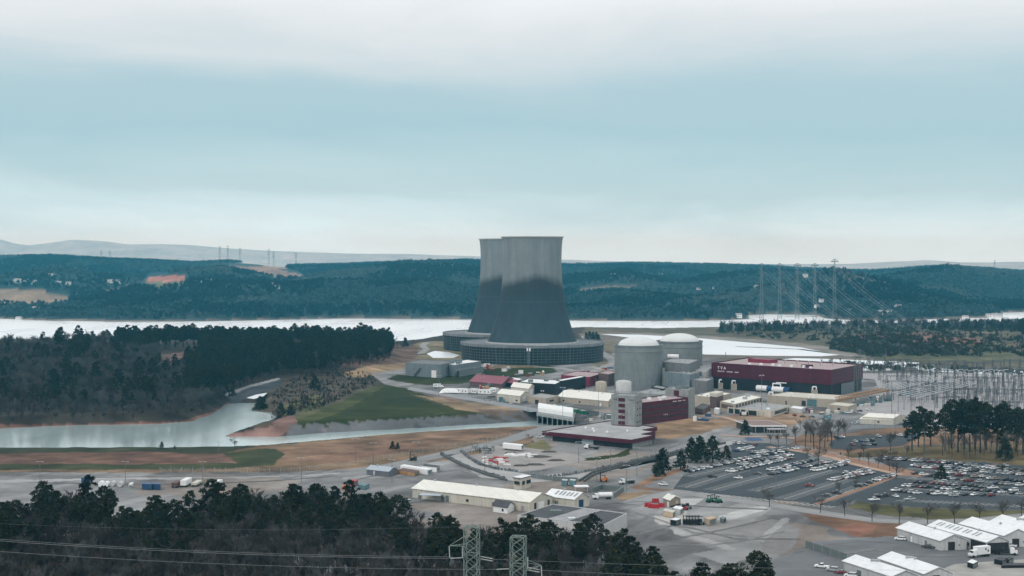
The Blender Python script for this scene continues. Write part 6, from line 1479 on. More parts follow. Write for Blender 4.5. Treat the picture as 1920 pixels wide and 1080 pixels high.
def pine_meshes(seed, H=20.0, low=.42, spread=3.7, conical=False, nleaf=1700, ls=.42):
    rg = np.random.default_rng(seed); m = MB(); lean = rg.normal(size=2) * .5
    def axis(z): return Vector((lean[0] * (z / H) ** 2, lean[1] * (z / H) ** 2, z))
    k = 5
    for i in range(k): m.tube(axis(H * .97 * i / k), axis(H * .97 * (i + 1) / k), .30 * (1 - i / k) + .05, 6, .30 * (1 - (i + 1) / k) + .05, False)
    cs, rs = [], []; z = H * low
    while z < H * .985:
        f = (z / H - low) / (1 - low)
        r0 = spread * ((1 - f) ** .8 * 1.05 + .08 if conical else math.sin(math.pi * min(1, .22 + f * .80)) ** .8 + .10)
        nb = int(rg.integers(3, 6))
        for j in range(nb):
            a = rg.uniform(0, 6.28); r = r0 * rg.uniform(.45, 1.1)
            c = axis(z) + Vector((math.cos(a) * r, math.sin(a) * r, r * rg.uniform(-.05, .35) + rg.uniform(-.4, .4)))
            cs.append(c); rs.append(rg.uniform(.75, 1.35) * (.7 + .3 * r0 / spread)); m.tube(axis(z), c, .07, 3, .03, False)
        z += H * rg.uniform(.028, .048)
    cs.append(axis(H * .98)); rs.append(.8)
    v, f = leaves_mesh(cs, rs, nleaf, ls, rg)
    return mb_mesh('trunk', m, M_BARK), np_mesh('crown', v, f, M_NEEDLE if not conical else M_CEDAR)
def bare_meshes(seed, H=15.0, spread=1.0, tw=.045, lev=4, material=None):
    rg = random.Random(seed); tr, cr_ = MB(), MB()
    def grow(p, d, L_, r_, lv):
        q = p + d * L_
        (tr if lv < 2 else cr_).tube(p, q, r_, 5 if lv < 2 else 3, r_ * .6, False)
        if lv >= lev: return
        for k in range({0: 7, 1: 5, 2: 5, 3: 5}[lv]):
            s = rg.uniform(.35, 1.0) if lv else rg.uniform(.55, 1.0)
            b = p + d * L_ * s; e = Vector((rg.gauss(0, 1), rg.gauss(0, 1), rg.gauss(.25, .6))).normalized()
            nd = (d * (1.0 if lv else .9) + e * .75 * spread).normalized(); nd = (nd + Vector((0, 0, .25))).normalized()
            grow(b, nd, L_ * rg.uniform(.45, .72), max(tw, r_ * .45), lv + 1)
    grow(Vector((0, 0, 0)), Vector((rg.uniform(-.06, .06), rg.uniform(-.06, .06), 1)).normalized(), H * .46, .26, 0)
    return mb_mesh('trunk', tr, M_BARK), mb_mesh('crown', cr_, material or M_TWIG)
TREEP = {}
def tree_proto(kind, var):
    key = (kind, var)
    if key in TREEP: return TREEP[key]
    if kind == 'pine': me = pine_meshes(100 + var, 20, [.42, .36, .5, .40, .30][var % 5], [3.9, 3.4, 3.3, 4.4, 3.6][var % 5])
    elif kind == 'cedar': me = pine_meshes(200 + var, 12, .10, 3.4, True, 1700, .36)
    elif kind == 'street': me = bare_meshes(350 + var, 15, [1.5, 1.3, 1.4, 1.2, 1.35][var % 5], .026, 4, M_STREET)
    else: me = bare_meshes(300 + var, 15, [1.0, 1.2, .8, 1.1, .9][var % 5], .045, 4, M_TWIGP if var % 5 > 2 else M_TWIG)
    TREEP[key] = me; return me
NAMES = {'pine': 'pine_tree', 'cedar': 'evergreen_tree', 'bare': 'bare_tree', 'street': 'bare_tree'}
CATS = {'pine': 'pine tree', 'cedar': 'evergreen tree', 'bare': 'bare tree', 'street': 'bare tree'}
def tree(kind, x, y, h, label, group, var=None, wide=1.0, z=None):
    var = random.randrange(5) if var is None else var; tm, cm = tree_proto(kind, var)
    H = {'pine': 20, 'cedar': 12, 'bare': 15, 'street': 15}[kind]; s = h / H
    t = bpy.data.objects.new(NAMES[kind], None); COL.objects.link(t)
    t.location = (x, y, (max(0, ground_z(x, y)) if z is None else z) - .15); t.rotation_euler = (0, 0, random.uniform(0, 6.28)); t.scale = (s * wide, s * wide, s)
    tag(t, label, CATS[kind], group)
    for nm, me in (('trunk', tm), ('crown', cm)): o = bpy.data.objects.new(nm, me); COL.objects.link(o); o.parent = t
    return t
def poisson(cands, dmin, taken=None):
    cell = dmin; grid = {}
    out_ = []
    for (x, y) in cands:
        i, j = int(x // cell), int(y // cell); ok = True
        for a in (-1, 0, 1):
            for b in (-1, 0, 1):
                for (u, v) in grid.get((i + a, j + b), ()):
                    if (u - x) ** 2 + (v - y) ** 2 < dmin * dmin: ok = False; break
                if not ok: break
            if not ok: break
        if ok: grid.setdefault((i, j), []).append((x, y)); out_.append((x, y))
    return out_
def stuff(name, pts, meshes, scales, label=None, pick=None):
    """one object of many small plants, scattered with geometry nodes"""
    me = bpy.data.meshes.new(name); me.from_pydata([tuple(p) for p in pts], [], [])
    a = me.attributes.new('size', 'FLOAT', 'POINT'); a.data.foreach_set('value', np.asarray(scales, np.float32))
    pk = np.asarray(pick if pick is not None else rng.integers(0, len(meshes), len(pts)), np.int32)
    a = me.attributes.new('pick', 'INT', 'POINT'); a.data.foreach_set('value', pk)
    a = me.attributes.new('turn', 'FLOAT', 'POINT'); a.data.foreach_set('value', rng.uniform(0, 6.28, len(pts)).astype(np.float32))
    o = bpy.data.objects.new(name, me); COL.objects.link(o); tag(o, kind='stuff')
    col = bpy.data.collections.new(name + '_kinds')
    for i, ms in enumerate(meshes):
        po = bpy.data.objects.new(f'{name}_{i:02d}', ms); col.objects.link(po)
    gt = bpy.data.node_groups.new(name, 'GeometryNodeTree'); gt.interface.new_socket('Geometry', in_out='INPUT', socket_type='NodeSocketGeometry'); gt.interface.new_socket('Geometry', in_out='OUTPUT', socket_type='NodeSocketGeometry')
    N, L = gt.nodes, gt.links; gi = N.new('NodeGroupInput'); go = N.new('NodeGroupOutput'); ip = N.new('GeometryNodeInstanceOnPoints'); ci = N.new('GeometryNodeCollectionInfo')
    ci.inputs['Collection'].default_value = col; ci.inputs['Separate Children'].default_value = True; ci.inputs['Reset Children'].default_value = True
    def na(t, n): x = N.new('GeometryNodeInputNamedAttribute'); x.data_type = t; x.inputs['Name'].default_value = n; return x.outputs['Attribute']
    cx = N.new('ShaderNodeCombineXYZ'); L.new(na('FLOAT', 'turn'), cx.inputs[2]); er = N.new('FunctionNodeEulerToRotation'); L.new(cx.outputs[0], er.inputs[0])
    L.new(gi.outputs[0], ip.inputs['Points']); L.new(ci.outputs[0], ip.inputs['Instance']); ip.inputs['Pick Instance'].default_value = True
    L.new(na('INT', 'pick'), ip.inputs['Instance Index']); L.new(er.outputs[0], ip.inputs['Rotation']); L.new(na('FLOAT', 'size'), ip.inputs['Scale']); L.new(ip.outputs[0], go.inputs[0])
    md = o.modifiers.new('scatter', 'NODES'); md.node_group = gt
    return o
def joined(meshes, name):
    """trunk and crown in one mesh, for scattering"""
    v, f, mi, mats, off = [], [], [], [], 0
    for k, me in enumerate(meshes):
        v += [tuple(x.co) for x in me.vertices]; f += [tuple(i + off for i in p.vertices) for p in me.polygons]; mi += [k] * len(me.polygons); off += len(me.vertices); mats.append(me.materials[0])
    o = bpy.data.meshes.new(name); o.from_pydata(v, [], f); [o.materials.append(x) for x in mats]; o.polygons.foreach_set('material_index', mi); o.update(); return o
tz = lambda xs, ys: terrain_z(np.asarray(xs, float)[:, None], np.asarray(ys, float)[:, None])[:, 0]

# ---- near wood along the bottom
TOP = np.array([(-400, 930), (-100, 935), (0, 940), (50, 922), (120, 900), (160, 896), (200, 926), (240, 936), (330, 934), (380, 918), (420, 904), (450, 899), (520, 914), (560, 900), (600, 903), (640, 908), (700, 908), (740, 934), (780, 945), (850, 962), (900, 966), (930, 968), (1000, 966), (1050, 960), (1100, 964), (1170, 984), (1210, 1006), (1240, 1042), (1290, 1052), (1330, 1036), (1400, 1030), (1440, 1046), (1480, 1066), (1560, 1085), (1700, 1140)], float)
HP = 17.5
def yedge(x, y): return F * (CH - HP) / (np.interp(PW / 2 + F * x / y, TOP[:, 0], TOP[:, 1]) - 480)
cand = [(random.uniform(-330, 150), random.uniform(430, 700)) for _ in range(26000)]
cand = [(x, y) for x, y in cand if abs(x / y) < .50 and y < yedge(x, y)]
edge = lambda x, y: yedge(x, y) - y
prand = random.Random(41)
def pine_want(x, y):
    px = PW / 2 + F * x / y; e = edge(x, y)
    if px > 1180: return .34 if e < 40 else .3
    if e < 45: return .42
    if px > 700: return .20 if e < 95 else .06
    if px < 260: return .22 if e < 100 else .08
    return .22 if e < 75 else .05
pc = [(x, y) for x, y in cand if prand.random() < pine_want(x, y) * .5]
allp = poisson(cand, 5.0); pines = poisson([p for p in allp if prand.random() < pine_want(*p) * 1.15], 6.0); ps = set(pines); bares = [p for p in allp if p not in ps]
seen = lambda p: abs(F * p[0] / p[1]) < 1010 and p[1] > 470
pv = sorted([p for p in pines if seen(p)], key=lambda p: edge(*p))[:165]; pv_s = set(pv)
bv = sorted([p for p in bares if seen(p)], key=lambda p: edge(*p) - p[1] * .2)[:240]; bv_s = set(bv)
for (x, y) in pv:
    right = PW / 2 + F * x / y > 1180
    tree('pine', x, y, random.uniform(12.5, 21.5) if edge(x, y) < 60 else random.uniform(12, 18), 'dark pine in the small wood at the lower right end of the near trees' if right else 'dark pine in the near wood along the bottom, below the warehouses', 'pines of the right end of the near wood' if right else 'pines of the near wood', wide=random.uniform(.95, 1.3))
for (x, y) in bv:
    right = PW / 2 + F * x / y > 1180
    tree('bare', x, y, random.uniform(11, 16), 'leafless grey brown tree in the small wood at the lower right end' if right else 'leafless grey brown tree in the near wood along the bottom', 'bare trees of the right end of the near wood' if right else 'bare trees of the near wood', wide=random.uniform(.9, 1.25))
rest = [p for p in bares if p not in bv_s] + [p for p in pines if p not in pv_s]
BJ = [joined(tree_proto('bare', v), 'bare_tree_mesh') for v in range(5)]; PJ = [joined(tree_proto('pine', v), 'pine_tree_mesh') for v in range(5)]; CJ = [joined(tree_proto('cedar', v), 'evergreen_tree_mesh') for v in range(3)]
under = poisson([p for p in cand if random.random() < .5], 4.2)
pts = [(x, y, -.2) for x, y in rest] + [(x, y, -.2) for x, y in under]
stuff('near_woods', pts, BJ + BJ + [joined(bare_meshes(340, 15, 1.1, .045, 4, M_TWIGP), 'pale_bare_tree_mesh')], [random.uniform(.65, .98) for _ in rest] + [random.uniform(.3, .55) for _ in under])

# ---- wooded peninsula behind the inlet
MIDF = [(-320, 799), (180, 791), (330, 787), (395, 770), (424, 748), (436, 734), (520, 703), (600, 703), (640, 690), (700, 684), (730, 675), (735, 655), (720, 648), (-320, 652)]
def mid_want(px, py):
    """share of pines"""
    if 215 < px < 525 and py < 676: return .95
    if 350 < px < 505 and 676 < py < 742: return .85
    if 500 < px < 735: return .72
    if px < 60: return .04
    return .10
cand = [(random.uniform(-760, -60), random.uniform(1080, 2010)) for _ in range(60000)]
ca = np.array(cand); zc = tz(ca[:, 0], ca[:, 1]); qx, qy = pix(ca[:, 0], ca[:, 1], zc)
okm = inpoly(qx, qy, MIDF) & (zc > -5.2) & ~inpoly(qx, qy, [(296, 655), (376, 652), (376, 684), (300, 686)])
cand = [(x, y, z, a, b) for (x, y), z, a, b, k in zip(cand, zc, qx, qy, okm) if k]
P2 = poisson([(x, y) for x, y, z, a, b in cand], 7.2)
P1 = [p for p in P2 if random.random() < mid_want(*pix(p[0], p[1], 6.0))]; s1 = set(P1); B2 = [p for p in P2 if p not in s1]
def midpine(p):
    x, y = p; a, b = pix(x, y, 0); return (215 < a < 740)
sel = [p for p in P1 if midpine(p)]; random.shuffle(sel)
def front_key(p):
    a, b = pix(p[0], p[1], 0.0); return -(b > 676) * 0 + (0 if b < 672 and a < 530 else 1) * random.random()
sel.sort(key=front_key); sel_i = sel[:112]; s2 = set(sel_i)
for (x, y) in sel_i:
    a, b = pix(x, y, 0.0)
    if a < 525 and b < 680: lab, grp, h = 'tall pine with a bare trunk in the row along the far river bank', 'tall pines of the far bank row', random.uniform(19, 28)
    else: lab, grp, h = 'dark pine in the thick clump on the wooded peninsula beyond the inlet', 'pines of the peninsula clump', random.uniform(14, 25)
    tree('pine', x, y, h, lab, grp, wide=random.uniform(1.0, 1.35))
rp = [p for p in P1 if p not in s2]
def p3(pl): zz = tz([p[0] for p in pl], [p[1] for p in pl]); return [(x, y, z - .2) for (x, y), z in zip(pl, zz)]
hv = lambda p: .72 + .55 * float(vnoise(np.array([p[0]]), np.array([p[1]]), 45, 95)[0])
stuff('peninsula_pines', p3(rp), PJ, [random.uniform(.75, 1.2) * hv(p) for p in rp])
BP = [joined(bare_meshes(330 + v, 15, 1.1, .05, 4, M_TWIGP), 'pale_bare_tree_mesh') for v in range(3)]
stuff('peninsula_woods', p3(B2), BJ + BP, [random.uniform(.65, 1.1) * hv(p) for p in B2])
ub = poisson([(x, y) for x, y, z, a, b in cand if random.random() < .7], 5.5)
stuff('peninsula_undergrowth', p3(ub), BJ, [random.uniform(.28, .5) for _ in ub])

# ---- single trees
def at(px, py): g = G(px, py, 0); return g.x, g.y
for i, (x, y, h) in enumerate(((1710, 846, 24), (1722, 838, 25), (1733, 850, 27), (1745, 836, 22), (1772, 846, 28), (1784, 840, 30), (1796, 848, 29), (1808, 842, 31), (1818, 848, 30), (1828, 842, 32), (1838, 850, 31), (1849, 843, 29), (1869, 852, 29), (1879, 846, 30), (1888, 854, 28), (1905, 848, 27), (1918, 852, 27), (1932, 850, 28), (1950, 848, 28))):
    tree('pine', *at(x, y), h, 'tall pine with a high crown in the grove above the east parking lot', 'pines of the grove by the switchyard', wide=1.05 if h > 24 else 1.15)
for x, y, h, lab in ((1885, 864, 13, 'dark rounded evergreen at the foot of the pine grove'), (1242, 889, 14, 'dark evergreen standing alone left of the west lot'), (1276, 881, 10.5, 'smaller dark evergreen right beside the lone one'), (1296, 862, 13, 'dark evergreen at the left end of the clump over the west lot'), (1314, 860, 13, 'dark evergreen in the middle of the clump over the west lot'),
                     (1336, 868, 15, 'largest dark evergreen at the right end of the clump over the west lot'), (1362, 861, 8, 'low dark evergreen trailing right of the clump'), (1398, 816, 10, 'dark evergreen hiding the corner of the entrance building'), (1236, 893, 9, 'dark evergreen low against the lone one'), (1305, 868, 11, 'dark evergreen in front of the clump over the west lot')):
    tree('cedar', *at(x, y), h, lab, None, wide=1.25)
g1 = 'bare street trees along the lower road'
for x, y, h in ((1443, 950, 11), (1538, 962, 9), (1584, 968, 9), (1635, 978, 11.5), (1686, 982, 11), (1739, 982, 11), (1790, 982, 12), (1837, 981, 11), (1882, 978, 12), (1915, 970, 11)): tree('street', *at(x, y), h, 'leafless street tree along the pale road below the lots', g1, wide=1.15)
g2 = 'bare trees between the parking lots'
for x, y, h in ((1574, 928, 9), (1603, 918, 9), (1512, 864, 9), (1629, 872, 10), (1646, 878, 9), (1668, 884, 10), (1680, 898, 12), (1673, 872, 10), (1655, 868, 9), (1590, 865, 12), (1611, 866, 8), (1535, 873, 13), (1670, 845, 14), (1700, 858, 9), (1619, 858, 10)): tree('street', *at(x, y), h, 'leafless tree on the orange strip between the parking lots', g2, wide=1.15)
g3 = 'tall bare trees by the entrance'
for x, y, h in ((1510, 838, 19), (1526, 842, 22), (1537, 850, 23), (1546, 840, 20), (1560, 836, 21), (1571, 826, 18), (1492, 832, 14), (1475, 832, 12), (1460, 836, 9), (1445, 832, 8), (1552, 828, 19), (1520, 830, 18), (1585, 822, 13)): tree('street', *at(x, y), h, 'tall leafless tree in the cluster right of the entrance building', g3, wide=.95)
for i in range(16): tree('street', *at(1766 + i * 11 + random.uniform(-4, 4), 852 + random.uniform(-8, 8)), random.uniform(13, 20), 'leafless slender tree standing among the pines of the grove', 'bare trees in the pine grove', wide=.8)
tree('cedar', *at(1765, 902), 8.5, 'reddish dark round tree among the packed cars of the east lot', None, wide=1.5)
for x, y, h, lab in ((303, 840, 4, 'round dark bush on the water edge of the dike'), (328, 841, 2, 'tiny bush on the dike right of the round one'), (735, 842, 5, 'dark bush low on the orange dike'), (745, 842, 4, 'smaller bush touching the dark one on the orange dike'), (487, 770, 11, 'dark cedar at the tip of the small headland'), (494, 768, 10, 'second dark cedar at the tip of the small headland'), (527, 778, 9, 'round dark evergreen on the headland shore'), (545, 779, 8, 'smaller evergreen right of the round one on the headland'),
                     (590, 735, 13, 'dark evergreen on the brushy slope above the headland'), (436, 744, 8, 'small dark evergreen beside the creek dam'), (761, 650, 12, 'small dark conifer at the river by the cooling towers')):
    tree('cedar', *at(x, y), h, lab, None, wide=1.3)
tree('street', *at(440, 842), 9, 'lone leafless tree on the dike by the water', None)
for x, y, h in ((745, 656, 15), (737, 655, 17), (752, 653, 12), (728, 658, 16), (772, 648, 9)): tree('street', *at(x, y), h, 'leafless tree at the end of the peninsula by the towers', 'bare trees by the towers')
for x, y, h in ((1100, 638, 11), (1106, 637, 12), (1112, 638, 12), (1118, 637, 11), (1122, 639, 9)): tree('cedar', *at(x, y), h, 'dark evergreen in the tight row right of the cooling tower ring', 'evergreens right of the towers', wide=1.2)
# ---- brush on the slopes and banks
def bush_mesh(seed, material):
    rg = np.random.default_rng(seed); cs = rg.normal(size=(7, 3)) * (.9, .9, .35) + (0, 0, .9); v, f = leaves_mesh(cs, np.full(7, .8), 190, .32, rg); return np_mesh('bush', v, f, material)
BB = [bush_mesh(400 + i, M_BUSHL) for i in range(3)] + [BJ[0]]
def fill(poly, n, zlo=-6, ymax=2700):
    poly = np.array(poly, float); out_ = []
    while len(out_) < n:
        px = rng.uniform(poly[:, 0].min(), poly[:, 0].max(), 4000); py = rng.uniform(poly[:, 1].min(), poly[:, 1].max(), 4000); k = inpoly(px, py, poly)
        for a, b in zip(px[k], py[k]): g = G(a, b, 0); out_.append((g.x, g.y))
    return out_[:n]
br_ = fill([(500, 778), (515, 740), (560, 715), (620, 706), (690, 712), (715, 722), (660, 742), (600, 768), (560, 776), (530, 782)], 750)
pk = np.where(rng.random(len(br_)) < .78, 3, rng.integers(0, 3, len(br_))); stuff('slope_brush', p3(br_), BB, [random.uniform(.16, .32) if k == 3 else random.uniform(.35, .9) for k in pk], pick=pk)
br_ = fill([(1548, 646), (1590, 634), (1690, 640), (1760, 650), (1800, 655), (1760, 666), (1640, 670), (1560, 656)], 500) + fill([(1340, 621), (1500, 616), (1900, 612), (2300, 612), (2300, 622), (1800, 628), (1560, 628), (1340, 626)], 420) + fill([(1480, 690), (1950, 705), (1950, 700), (1700, 684), (1560, 680)], 120) + fill([(1340, 626), (1640, 628), (1960, 636), (1960, 668), (1820, 664), (1760, 672), (1560, 640), (1440, 636)], 420) + fill([(1640, 646), (1960, 640), (2100, 650), (2100, 668), (1760, 668)], 260)
pk = np.where(rng.random(len(br_)) < .45, 3, rng.integers(0, 3, len(br_))); stuff('bank_brush', p3(br_), BB, [random.uniform(.35, .55) if k == 3 else random.uniform(1.2, 2.8) for k in pk], pick=pk)
# river bank trees on the right
bk = fill([(1350, 620), (1500, 616), (1700, 613), (2300, 610), (2300, 614), (1700, 618), (1500, 621), (1350, 625)], 560)
pk = np.array([(rng.integers(0, 5) if rng.random() < (.82 if pix(x, y, 0)[0] < 1750 else .45) else 5 + rng.integers(0, 3)) for x, y in bk]); stuff('bank_woods', p3(bk), [joined((tree_proto('bare', v)[0], tree_proto('bare', v)[1]), 'bank_tree') for v in range(5)] + CJ, [random.uniform(.75, 1.3) for _ in bk], pick=pk)
bk = fill([(1700, 622), (1800, 616), (2300, 616), (2300, 640), (1900, 636), (1760, 628)], 150); pk = np.array([(rng.integers(0, 5) if rng.random() < .5 else 5 + rng.integers(0, 3)) for _ in bk]); stuff('bank_woods', p3(bk), BJ + CJ, [random.uniform(.7, 1.25) for _ in bk], pick=pk)

# ---- far wooded hills
def far_tree(seed, material, H, r0, n, ls):
    rg = np.random.default_rng(seed); cs = np.stack([rg.normal(size=9) * r0 * .42, rg.normal(size=9) * r0 * .42, H * rg.uniform(.35, .85, 9)], 1); v, f = leaves_mesh(cs, np.full(9, r0 * .55), n, ls, rg, 1.1); return np_mesh('far_tree', v, f, material)
M_FARPA = leaf_mat('far_pale_wood', (.085, .115, .112), .4, .10, .35)  # pale far wood, its colour tinted teal for haze too
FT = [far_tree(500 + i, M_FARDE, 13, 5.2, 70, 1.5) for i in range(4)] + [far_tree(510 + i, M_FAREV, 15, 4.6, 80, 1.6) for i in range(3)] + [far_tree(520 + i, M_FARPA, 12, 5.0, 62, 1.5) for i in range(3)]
n = 230000
yy = 2880 + (6250 - 2880) * rng.random(n) ** .85; xx = (rng.random(n) * 2 - 1) * .47 * yy
zz = tz(xx, yy); qx, qy = pix(xx, yy, zz)
ok = zz > -4.5
for fp in FIELDS: ok &= ~inpoly(qx, qy, fp)
ok &= rng.random(n) < np.clip(.25 + 1.5 * (fbm(xx, yy, 260, 71, 3) - .28), .25, 1)
ev = fbm(xx, yy, 210, 61, 3) + .10 * rng.random(n) > .60
xx, yy, zz, ev = xx[ok], yy[ok], zz[ok], ev[ok]
pk = np.where(ev, 4 + rng.integers(0, 3, len(xx)), rng.integers(0, 4, len(xx)))
pl_ = fbm(xx, yy, 300, 91, 4) + .16 * rng.random(len(xx)) > .68
pk = np.where(pl_ & ~ev, 7 + rng.integers(0, 3, len(xx)), pk)
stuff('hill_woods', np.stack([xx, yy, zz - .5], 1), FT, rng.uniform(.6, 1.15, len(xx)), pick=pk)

# ---- the rest of the parked cars, too many to keep apart
CJN = []
for key, o in PROTO.items():
    if key[2]: continue
    CJN.append(joined([c.data for c in sorted(o.children, key=lambda c: c.name)], 'parked_car_mesh'))
ex = []
for p0, p1, nr in (((1700, 867), (1900, 881), 2), ((1720, 880), (1930, 896), 2), ((1770, 893), (1940, 910), 1), ((1800, 905), (1950, 918), 1)):
    a, b = Vector(G(*p0)[:2]), Vector(G(*p1)[:2]); d = (b - a).normalized(); k = int((b - a).length / 2.9)
    for r_ in range(nr):
        for i in range(k):
            if random.random() < .55: p = a + d * i * 2.9 + Vector((-d.y, d.x)) * (6.2 + 5.4 * r_); ex.append((p.x, p.y, .06, math.atan2(d.y, d.x) + R(60)))
o = stuff('parked_cars', [e[:3] for e in ex], CJN, [1.0] * len(ex)); o.data.attributes['turn'].data.foreach_set('value', np.array([e[3] for e in ex], np.float32))
# ---- far houses
hp = None
HOUSES = [(33, 526), (40, 526), (48, 527), (52, 525), (63, 528), (70, 527), (95, 514), (101, 511), (110, 530), (128, 531), (205, 525), (211, 526), (222, 527), (360, 521), (368, 526), (376, 527), (384, 527), (392, 526), (398, 528), (409, 525), (508, 533), (520, 536), (850, 497), (1310, 539), (1340, 537), (1420, 537), (1385, 590), (1510, 515), (1532, 576), (1540, 574), (1650, 583), (1660, 586), (1672, 584), (1683, 585), (1668, 578), (1684, 574), (1765, 573), (1810, 594), (1855, 591), (1865, 591), (1872, 592), (1592, 580), (1150, 515), (1240, 515), (68, 578), (35, 595)]
hr_ = random.Random(4)
def hill_point(px, py):
    d = ray(px, py); Y = np.linspace(2900, 6200, 1300); X = d[0] / d[1] * Y; Z = CH + d[2] / d[1] * Y
    T = terrain_z(X[:, None], Y[:, None])[:, 0]; k = np.argmax(Z <= T + 6)
    return None if not (Z <= T + 6).any() else Vector((X[k], Y[k], T[k]))
for (x, y) in HOUSES:
    c = hill_point(x, y)
    if c is None: continue
    lab = 'tiny pale house among the woods of the far shore, ' + ('left of the cooling towers' if x < 870 else 'right of the cooling towers'); grp = 'far shore houses ' + ('left of the towers' if x < 870 else 'right of the towers')
    if hp is None:
        hp = thing('house', lab, 'house', c, grp); m = MB(); m.add([(-9, -6, -3), (9, -6, -3), (9, 6, -3), (-9, 6, -3), (-9, -6, 7), (9, -6, 7), (9, 6, 7), (-9, 6, 7), (9, 0, 11), (-9, 0, 11)], [(0, 1, 5, 4), (1, 2, 6, 8, 5), (2, 3, 7, 6), (3, 0, 4, 9, 7)]); m.build('wall', M_WHITE, hp, org=(0, 0, 0))
        m = MB(); m.add([(-9.6, -6.8, 6.7), (9.6, -6.8, 6.7), (9.6, 0, 11.5), (-9.6, 0, 11.5), (9.6, 6.8, 6.7), (-9.6, 6.8, 6.7)], [(0, 1, 2, 3), (3, 2, 4, 5)]); m.build('roof', M_GREYR, hp, org=(0, 0, 0))
        for xx_ in (-5, 0, 5): MB().box((xx_, -6.02, 1), (2, .1, 3)).build('window', M_GLASS, hp, org=(0, 0, 0))
    else: dup(hp, c + Vector((0, 0, 1)), hr_.uniform(-.6, .6), lab, grp, hr_.uniform(.5, .85))
# ================================================================ power line towers
M_GALV = mat('tower_green_steel', (.24, .30, .27), .6, .2, 1.0, metal=.2)
M_PORC = mat('pale_insulator', (.60, .61, .60), .4, .1, 1.0)
M_WIRE = mat('wire', (.33, .34, .34), .5, .1, 1.0)
def near_tower(label, px, ptop, Y, w, side):
    c = P(px, ptop, Y); H = c.z; t = thing('lattice_tower', label, 'transmission tower', (c.x, c.y, 0), 'near transmission towers'); rot = R(33)
    cs = [Vector((math.cos(rot + k * math.pi / 2) * w, math.sin(rot + k * math.pi / 2) * w, 0)) for k in range(4)]; b = Vector((c.x, c.y, 0))
    m = MB(); lv = [H - 2.55 * k for k in range(14)]; lv = [z for z in lv if z > 8]
    def ring(z): k = 1 + max(0, (H - 14 - z)) * .028; return [b + q * k + Vector((0, 0, z)) for q in cs]
    rings = [ring(z) for z in lv] + [ring(0)]
    for i in range(len(rings) - 1):
        for k in range(4):
            m.tube(rings[i][k], rings[i + 1][k], .14, 4); m.tube(rings[i][k], rings[i + 1][(k + 1) % 4], .075, 3); m.tube(rings[i][(k + 1) % 4], rings[i + 1][k], .075, 3)
            if i % 3 == 0: m.tube(rings[i][k], rings[i][(k + 1) % 4], .10, 3)
    m.tube(rings[0][0], rings[0][2], .12, 4); m.tube(rings[0][1], rings[0][3], .10, 4); m.build('lattice_body', M_GALV, t)
    def arm(z, tip, name='crossarm'):
        m = MB(); r_ = ring(z); r2 = ring(z + 2.5); s = sorted(range(4), key=lambda k: (r_[k] - tip).length)[:2]
        for k in s: m.tube(r_[k], tip, .11, 4); m.tube(r2[k], tip, .08, 3)
        for f in (.35, .7): m.tube(lerp(r_[s[0]], tip, f), lerp(r_[s[1]], tip, f), .07, 3)
        m.build(name, M_GALV, t)
    def bundle(p, q, name='insulator'):
        m = MB(); d = (q - p)
        for k in range(15): m.tube(p + d * k / 15, p + d * (k + .7) / 15, .14, 6)
        m.tube(p, q, .05, 4); m.build(name, M_PORC, t)
    s = side; z1 = H - 5.2 if s < 0 else H - 7.6
    tip = b + Vector((s * (w + 3.6), -1.0, z1)); arm(z1 - (.0 if s < 0 else 1.4), tip)
    za = H - 8.4; e0 = b + Vector((w * .95, -.6, za)); e1 = b + Vector((w * .95 + 3.3, -.9, za - .55))
    bundle(e0 + Vector((0, 0, .15)), e1 + Vector((0, 0, .15))); bundle(e0 + Vector((0, -.3, -.45)), e1 + Vector((0, -.3, -.45)))
    f0 = b + Vector((-w * .95, -.6, za - .2)); f1 = b + Vector((-w * .95 - 3.3, -.9, za - .3)); bundle(f0, f1)
    bundle(tip + Vector((0, 0, -.2)), tip + Vector((.15, 0, -3.4))); bundle(b + Vector((s * w * .98, -.7, za + 3.0)), b + Vector((s * w * .98, -.7, za - .2)))
    return t, e1, f1, tip + Vector((0, 0, -3.4)), Vector((c.x, c.y, H))
T1 = near_tower('nearer green grey lattice tower with its crossarm to the left', 884.5, 987, 420, 2.62, -1)
T2 = near_tower('second lattice tower, set lower, with its crossarm to the right', 971.5, 1006, 408, 2.62, 1)
def wire(label, a, b, sag, r_=.035, n=40, grp=None):
    m = MB(); pr = None
    for i in range(n + 1):
        f = i / n; p = lerp(a, b, f) - Vector((0, 0, sag * 4 * f * (1 - f)))
        if pr is not None: m.tube(pr, p, r_, 4, cap=False)
        pr = p
    o = m.build('power_cable', M_WIRE, org=(a + b) / 2); tag(o, label, 'cable', grp); return o
g = 'power cables crossing the near wood'
for k, dz in enumerate((0, .45)):
    wire('pair of pale cables from the nearer lattice tower to the left edge', T1[2] + Vector((0, 0, dz)), P(-330, 986, 400) + Vector((0, 0, dz)), 2.0, .045 - .01 * k, 40, g + ', upper left')
wire('single pale cable from the second lattice tower to the left edge', T2[2], P(-330, 1006, 400), 2.2, .035, 40); wire('pale cable running right from the nearer lattice tower', T1[1], P(2300, 1068, 440), 1.5, .032, 50); wire('second pale cable running right, from the second lattice tower', T2[1], P(2300, 1092, 430), 1.5, .032, 50)
wire('thin earth wire from the nearer tower top to the left', T1[4] + Vector((-2, 0, 0)), P(-330, 962, 410), 2.4, .014); wire('thin earth wire from the tower tops to the right', T1[4] + Vector((2, 0, 0)), P(2300, 1000, 440), 2.6, .014)
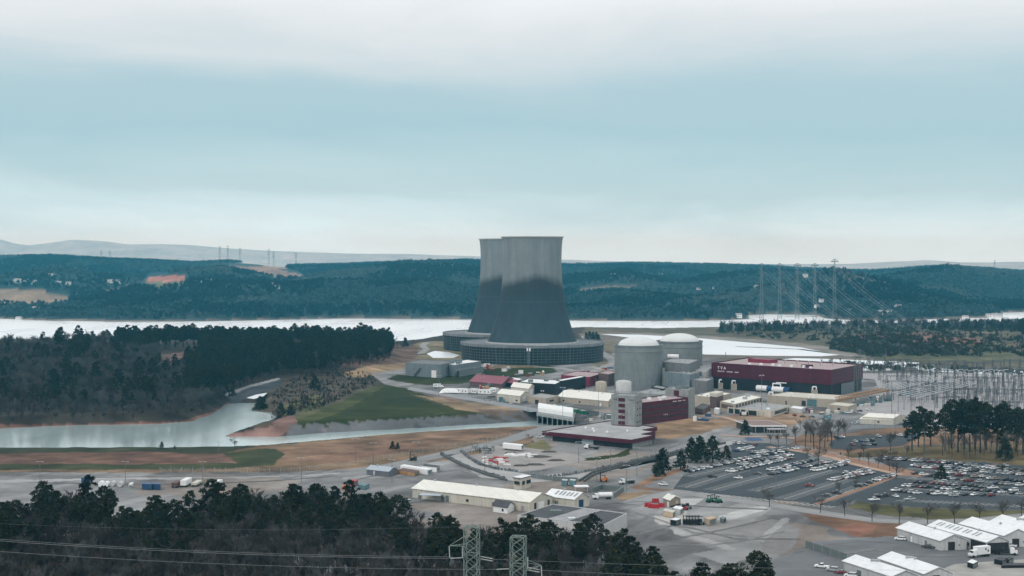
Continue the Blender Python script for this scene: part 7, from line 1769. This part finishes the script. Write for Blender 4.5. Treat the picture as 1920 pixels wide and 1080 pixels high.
# far towers on the hills and the right bank
fp_ = None
def far_tower(px, ytop, Y, lab, grp, wd=1.0, zb=None):
    global fp_
    p = P(px, ytop, Y); z0 = ground_z(p.x, p.y) if zb is None else zb; h = p.z - z0
    if fp_ is None:
        fp_ = thing('pylon', lab, 'pylon', (0, 0, 0), grp); m = MB(); lattice(m, (0, 0, 0), (0, 0, 50), 8, 1.6, 9, .27); m.build('lattice_body', M_STEELD, fp_)
        for z in (34, 41, 48): m = MB(); m.tube((-8, 0, z), (8, 0, z), .4, 4); m.tube((-8, 0, z), (0, 0, z + 2.4), .25, 3); m.tube((8, 0, z), (0, 0, z + 2.4), .25, 3); m.build('crossarm', M_YST, fp_)
        fp_.location = (p.x, p.y, z0); fp_.scale = (wd, wd, h / 50); return fp_, h
    return dup(fp_, (p.x, p.y, z0), 0, lab, grp, (wd, wd, h / 50)), h
g = 'pylons marching over the right hill'; PY = []
for px, yt, Y in ((1428, 494, 2980), (1462, 494, 2990), (1495, 494, 3000), (1528, 494, 3010), (1565, 486, 3020)):
    o, h = far_tower(px, yt, Y, 'tall grey pylon in the row of five before the right hill', g, .9, -7); PY.append((P(px, yt, Y)))
for px, yt in ((412, 462), (427, 461), (450, 465), (504, 467), (513, 472), (555, 474), (190, 470), (206, 470)): far_tower(px, yt, 5950, 'faint distant pylon on the skyline of the left hill', 'distant pylons on the left skyline', .8)
for px, yt, Y in ((1208, 493, 4400), (1865, 488, 5900)): far_tower(px, yt, Y, 'lone faint pylon on the wooded skyline', 'lone skyline pylons', .7)
for px, yt, Y in ((1775, 640, 2000), (1805, 628, 2050), (1845, 632, 1950), (1880, 640, 1900), (1920, 628, 1950), (1730, 655, 1850), (1690, 660, 1800), (1612, 655, 1290), (1604, 668, 1290)): far_tower(px, yt, Y, 'grey lattice pylon behind the switchyard', 'pylons behind the switchyard', .42, 0)
for k, p in enumerate(PY):
    for j, (dx, dz) in enumerate(((-6, -6), (6, -6), (-6, -14), (6, -14))):
        e = P(1700 + k * 40 + j * 5, 668 + j * 3, 1900); wire('line cable from the hill pylons down to the switchyard', p + Vector((dx, 0, dz)), e, 24, .10, 24, 'line cables over the river')
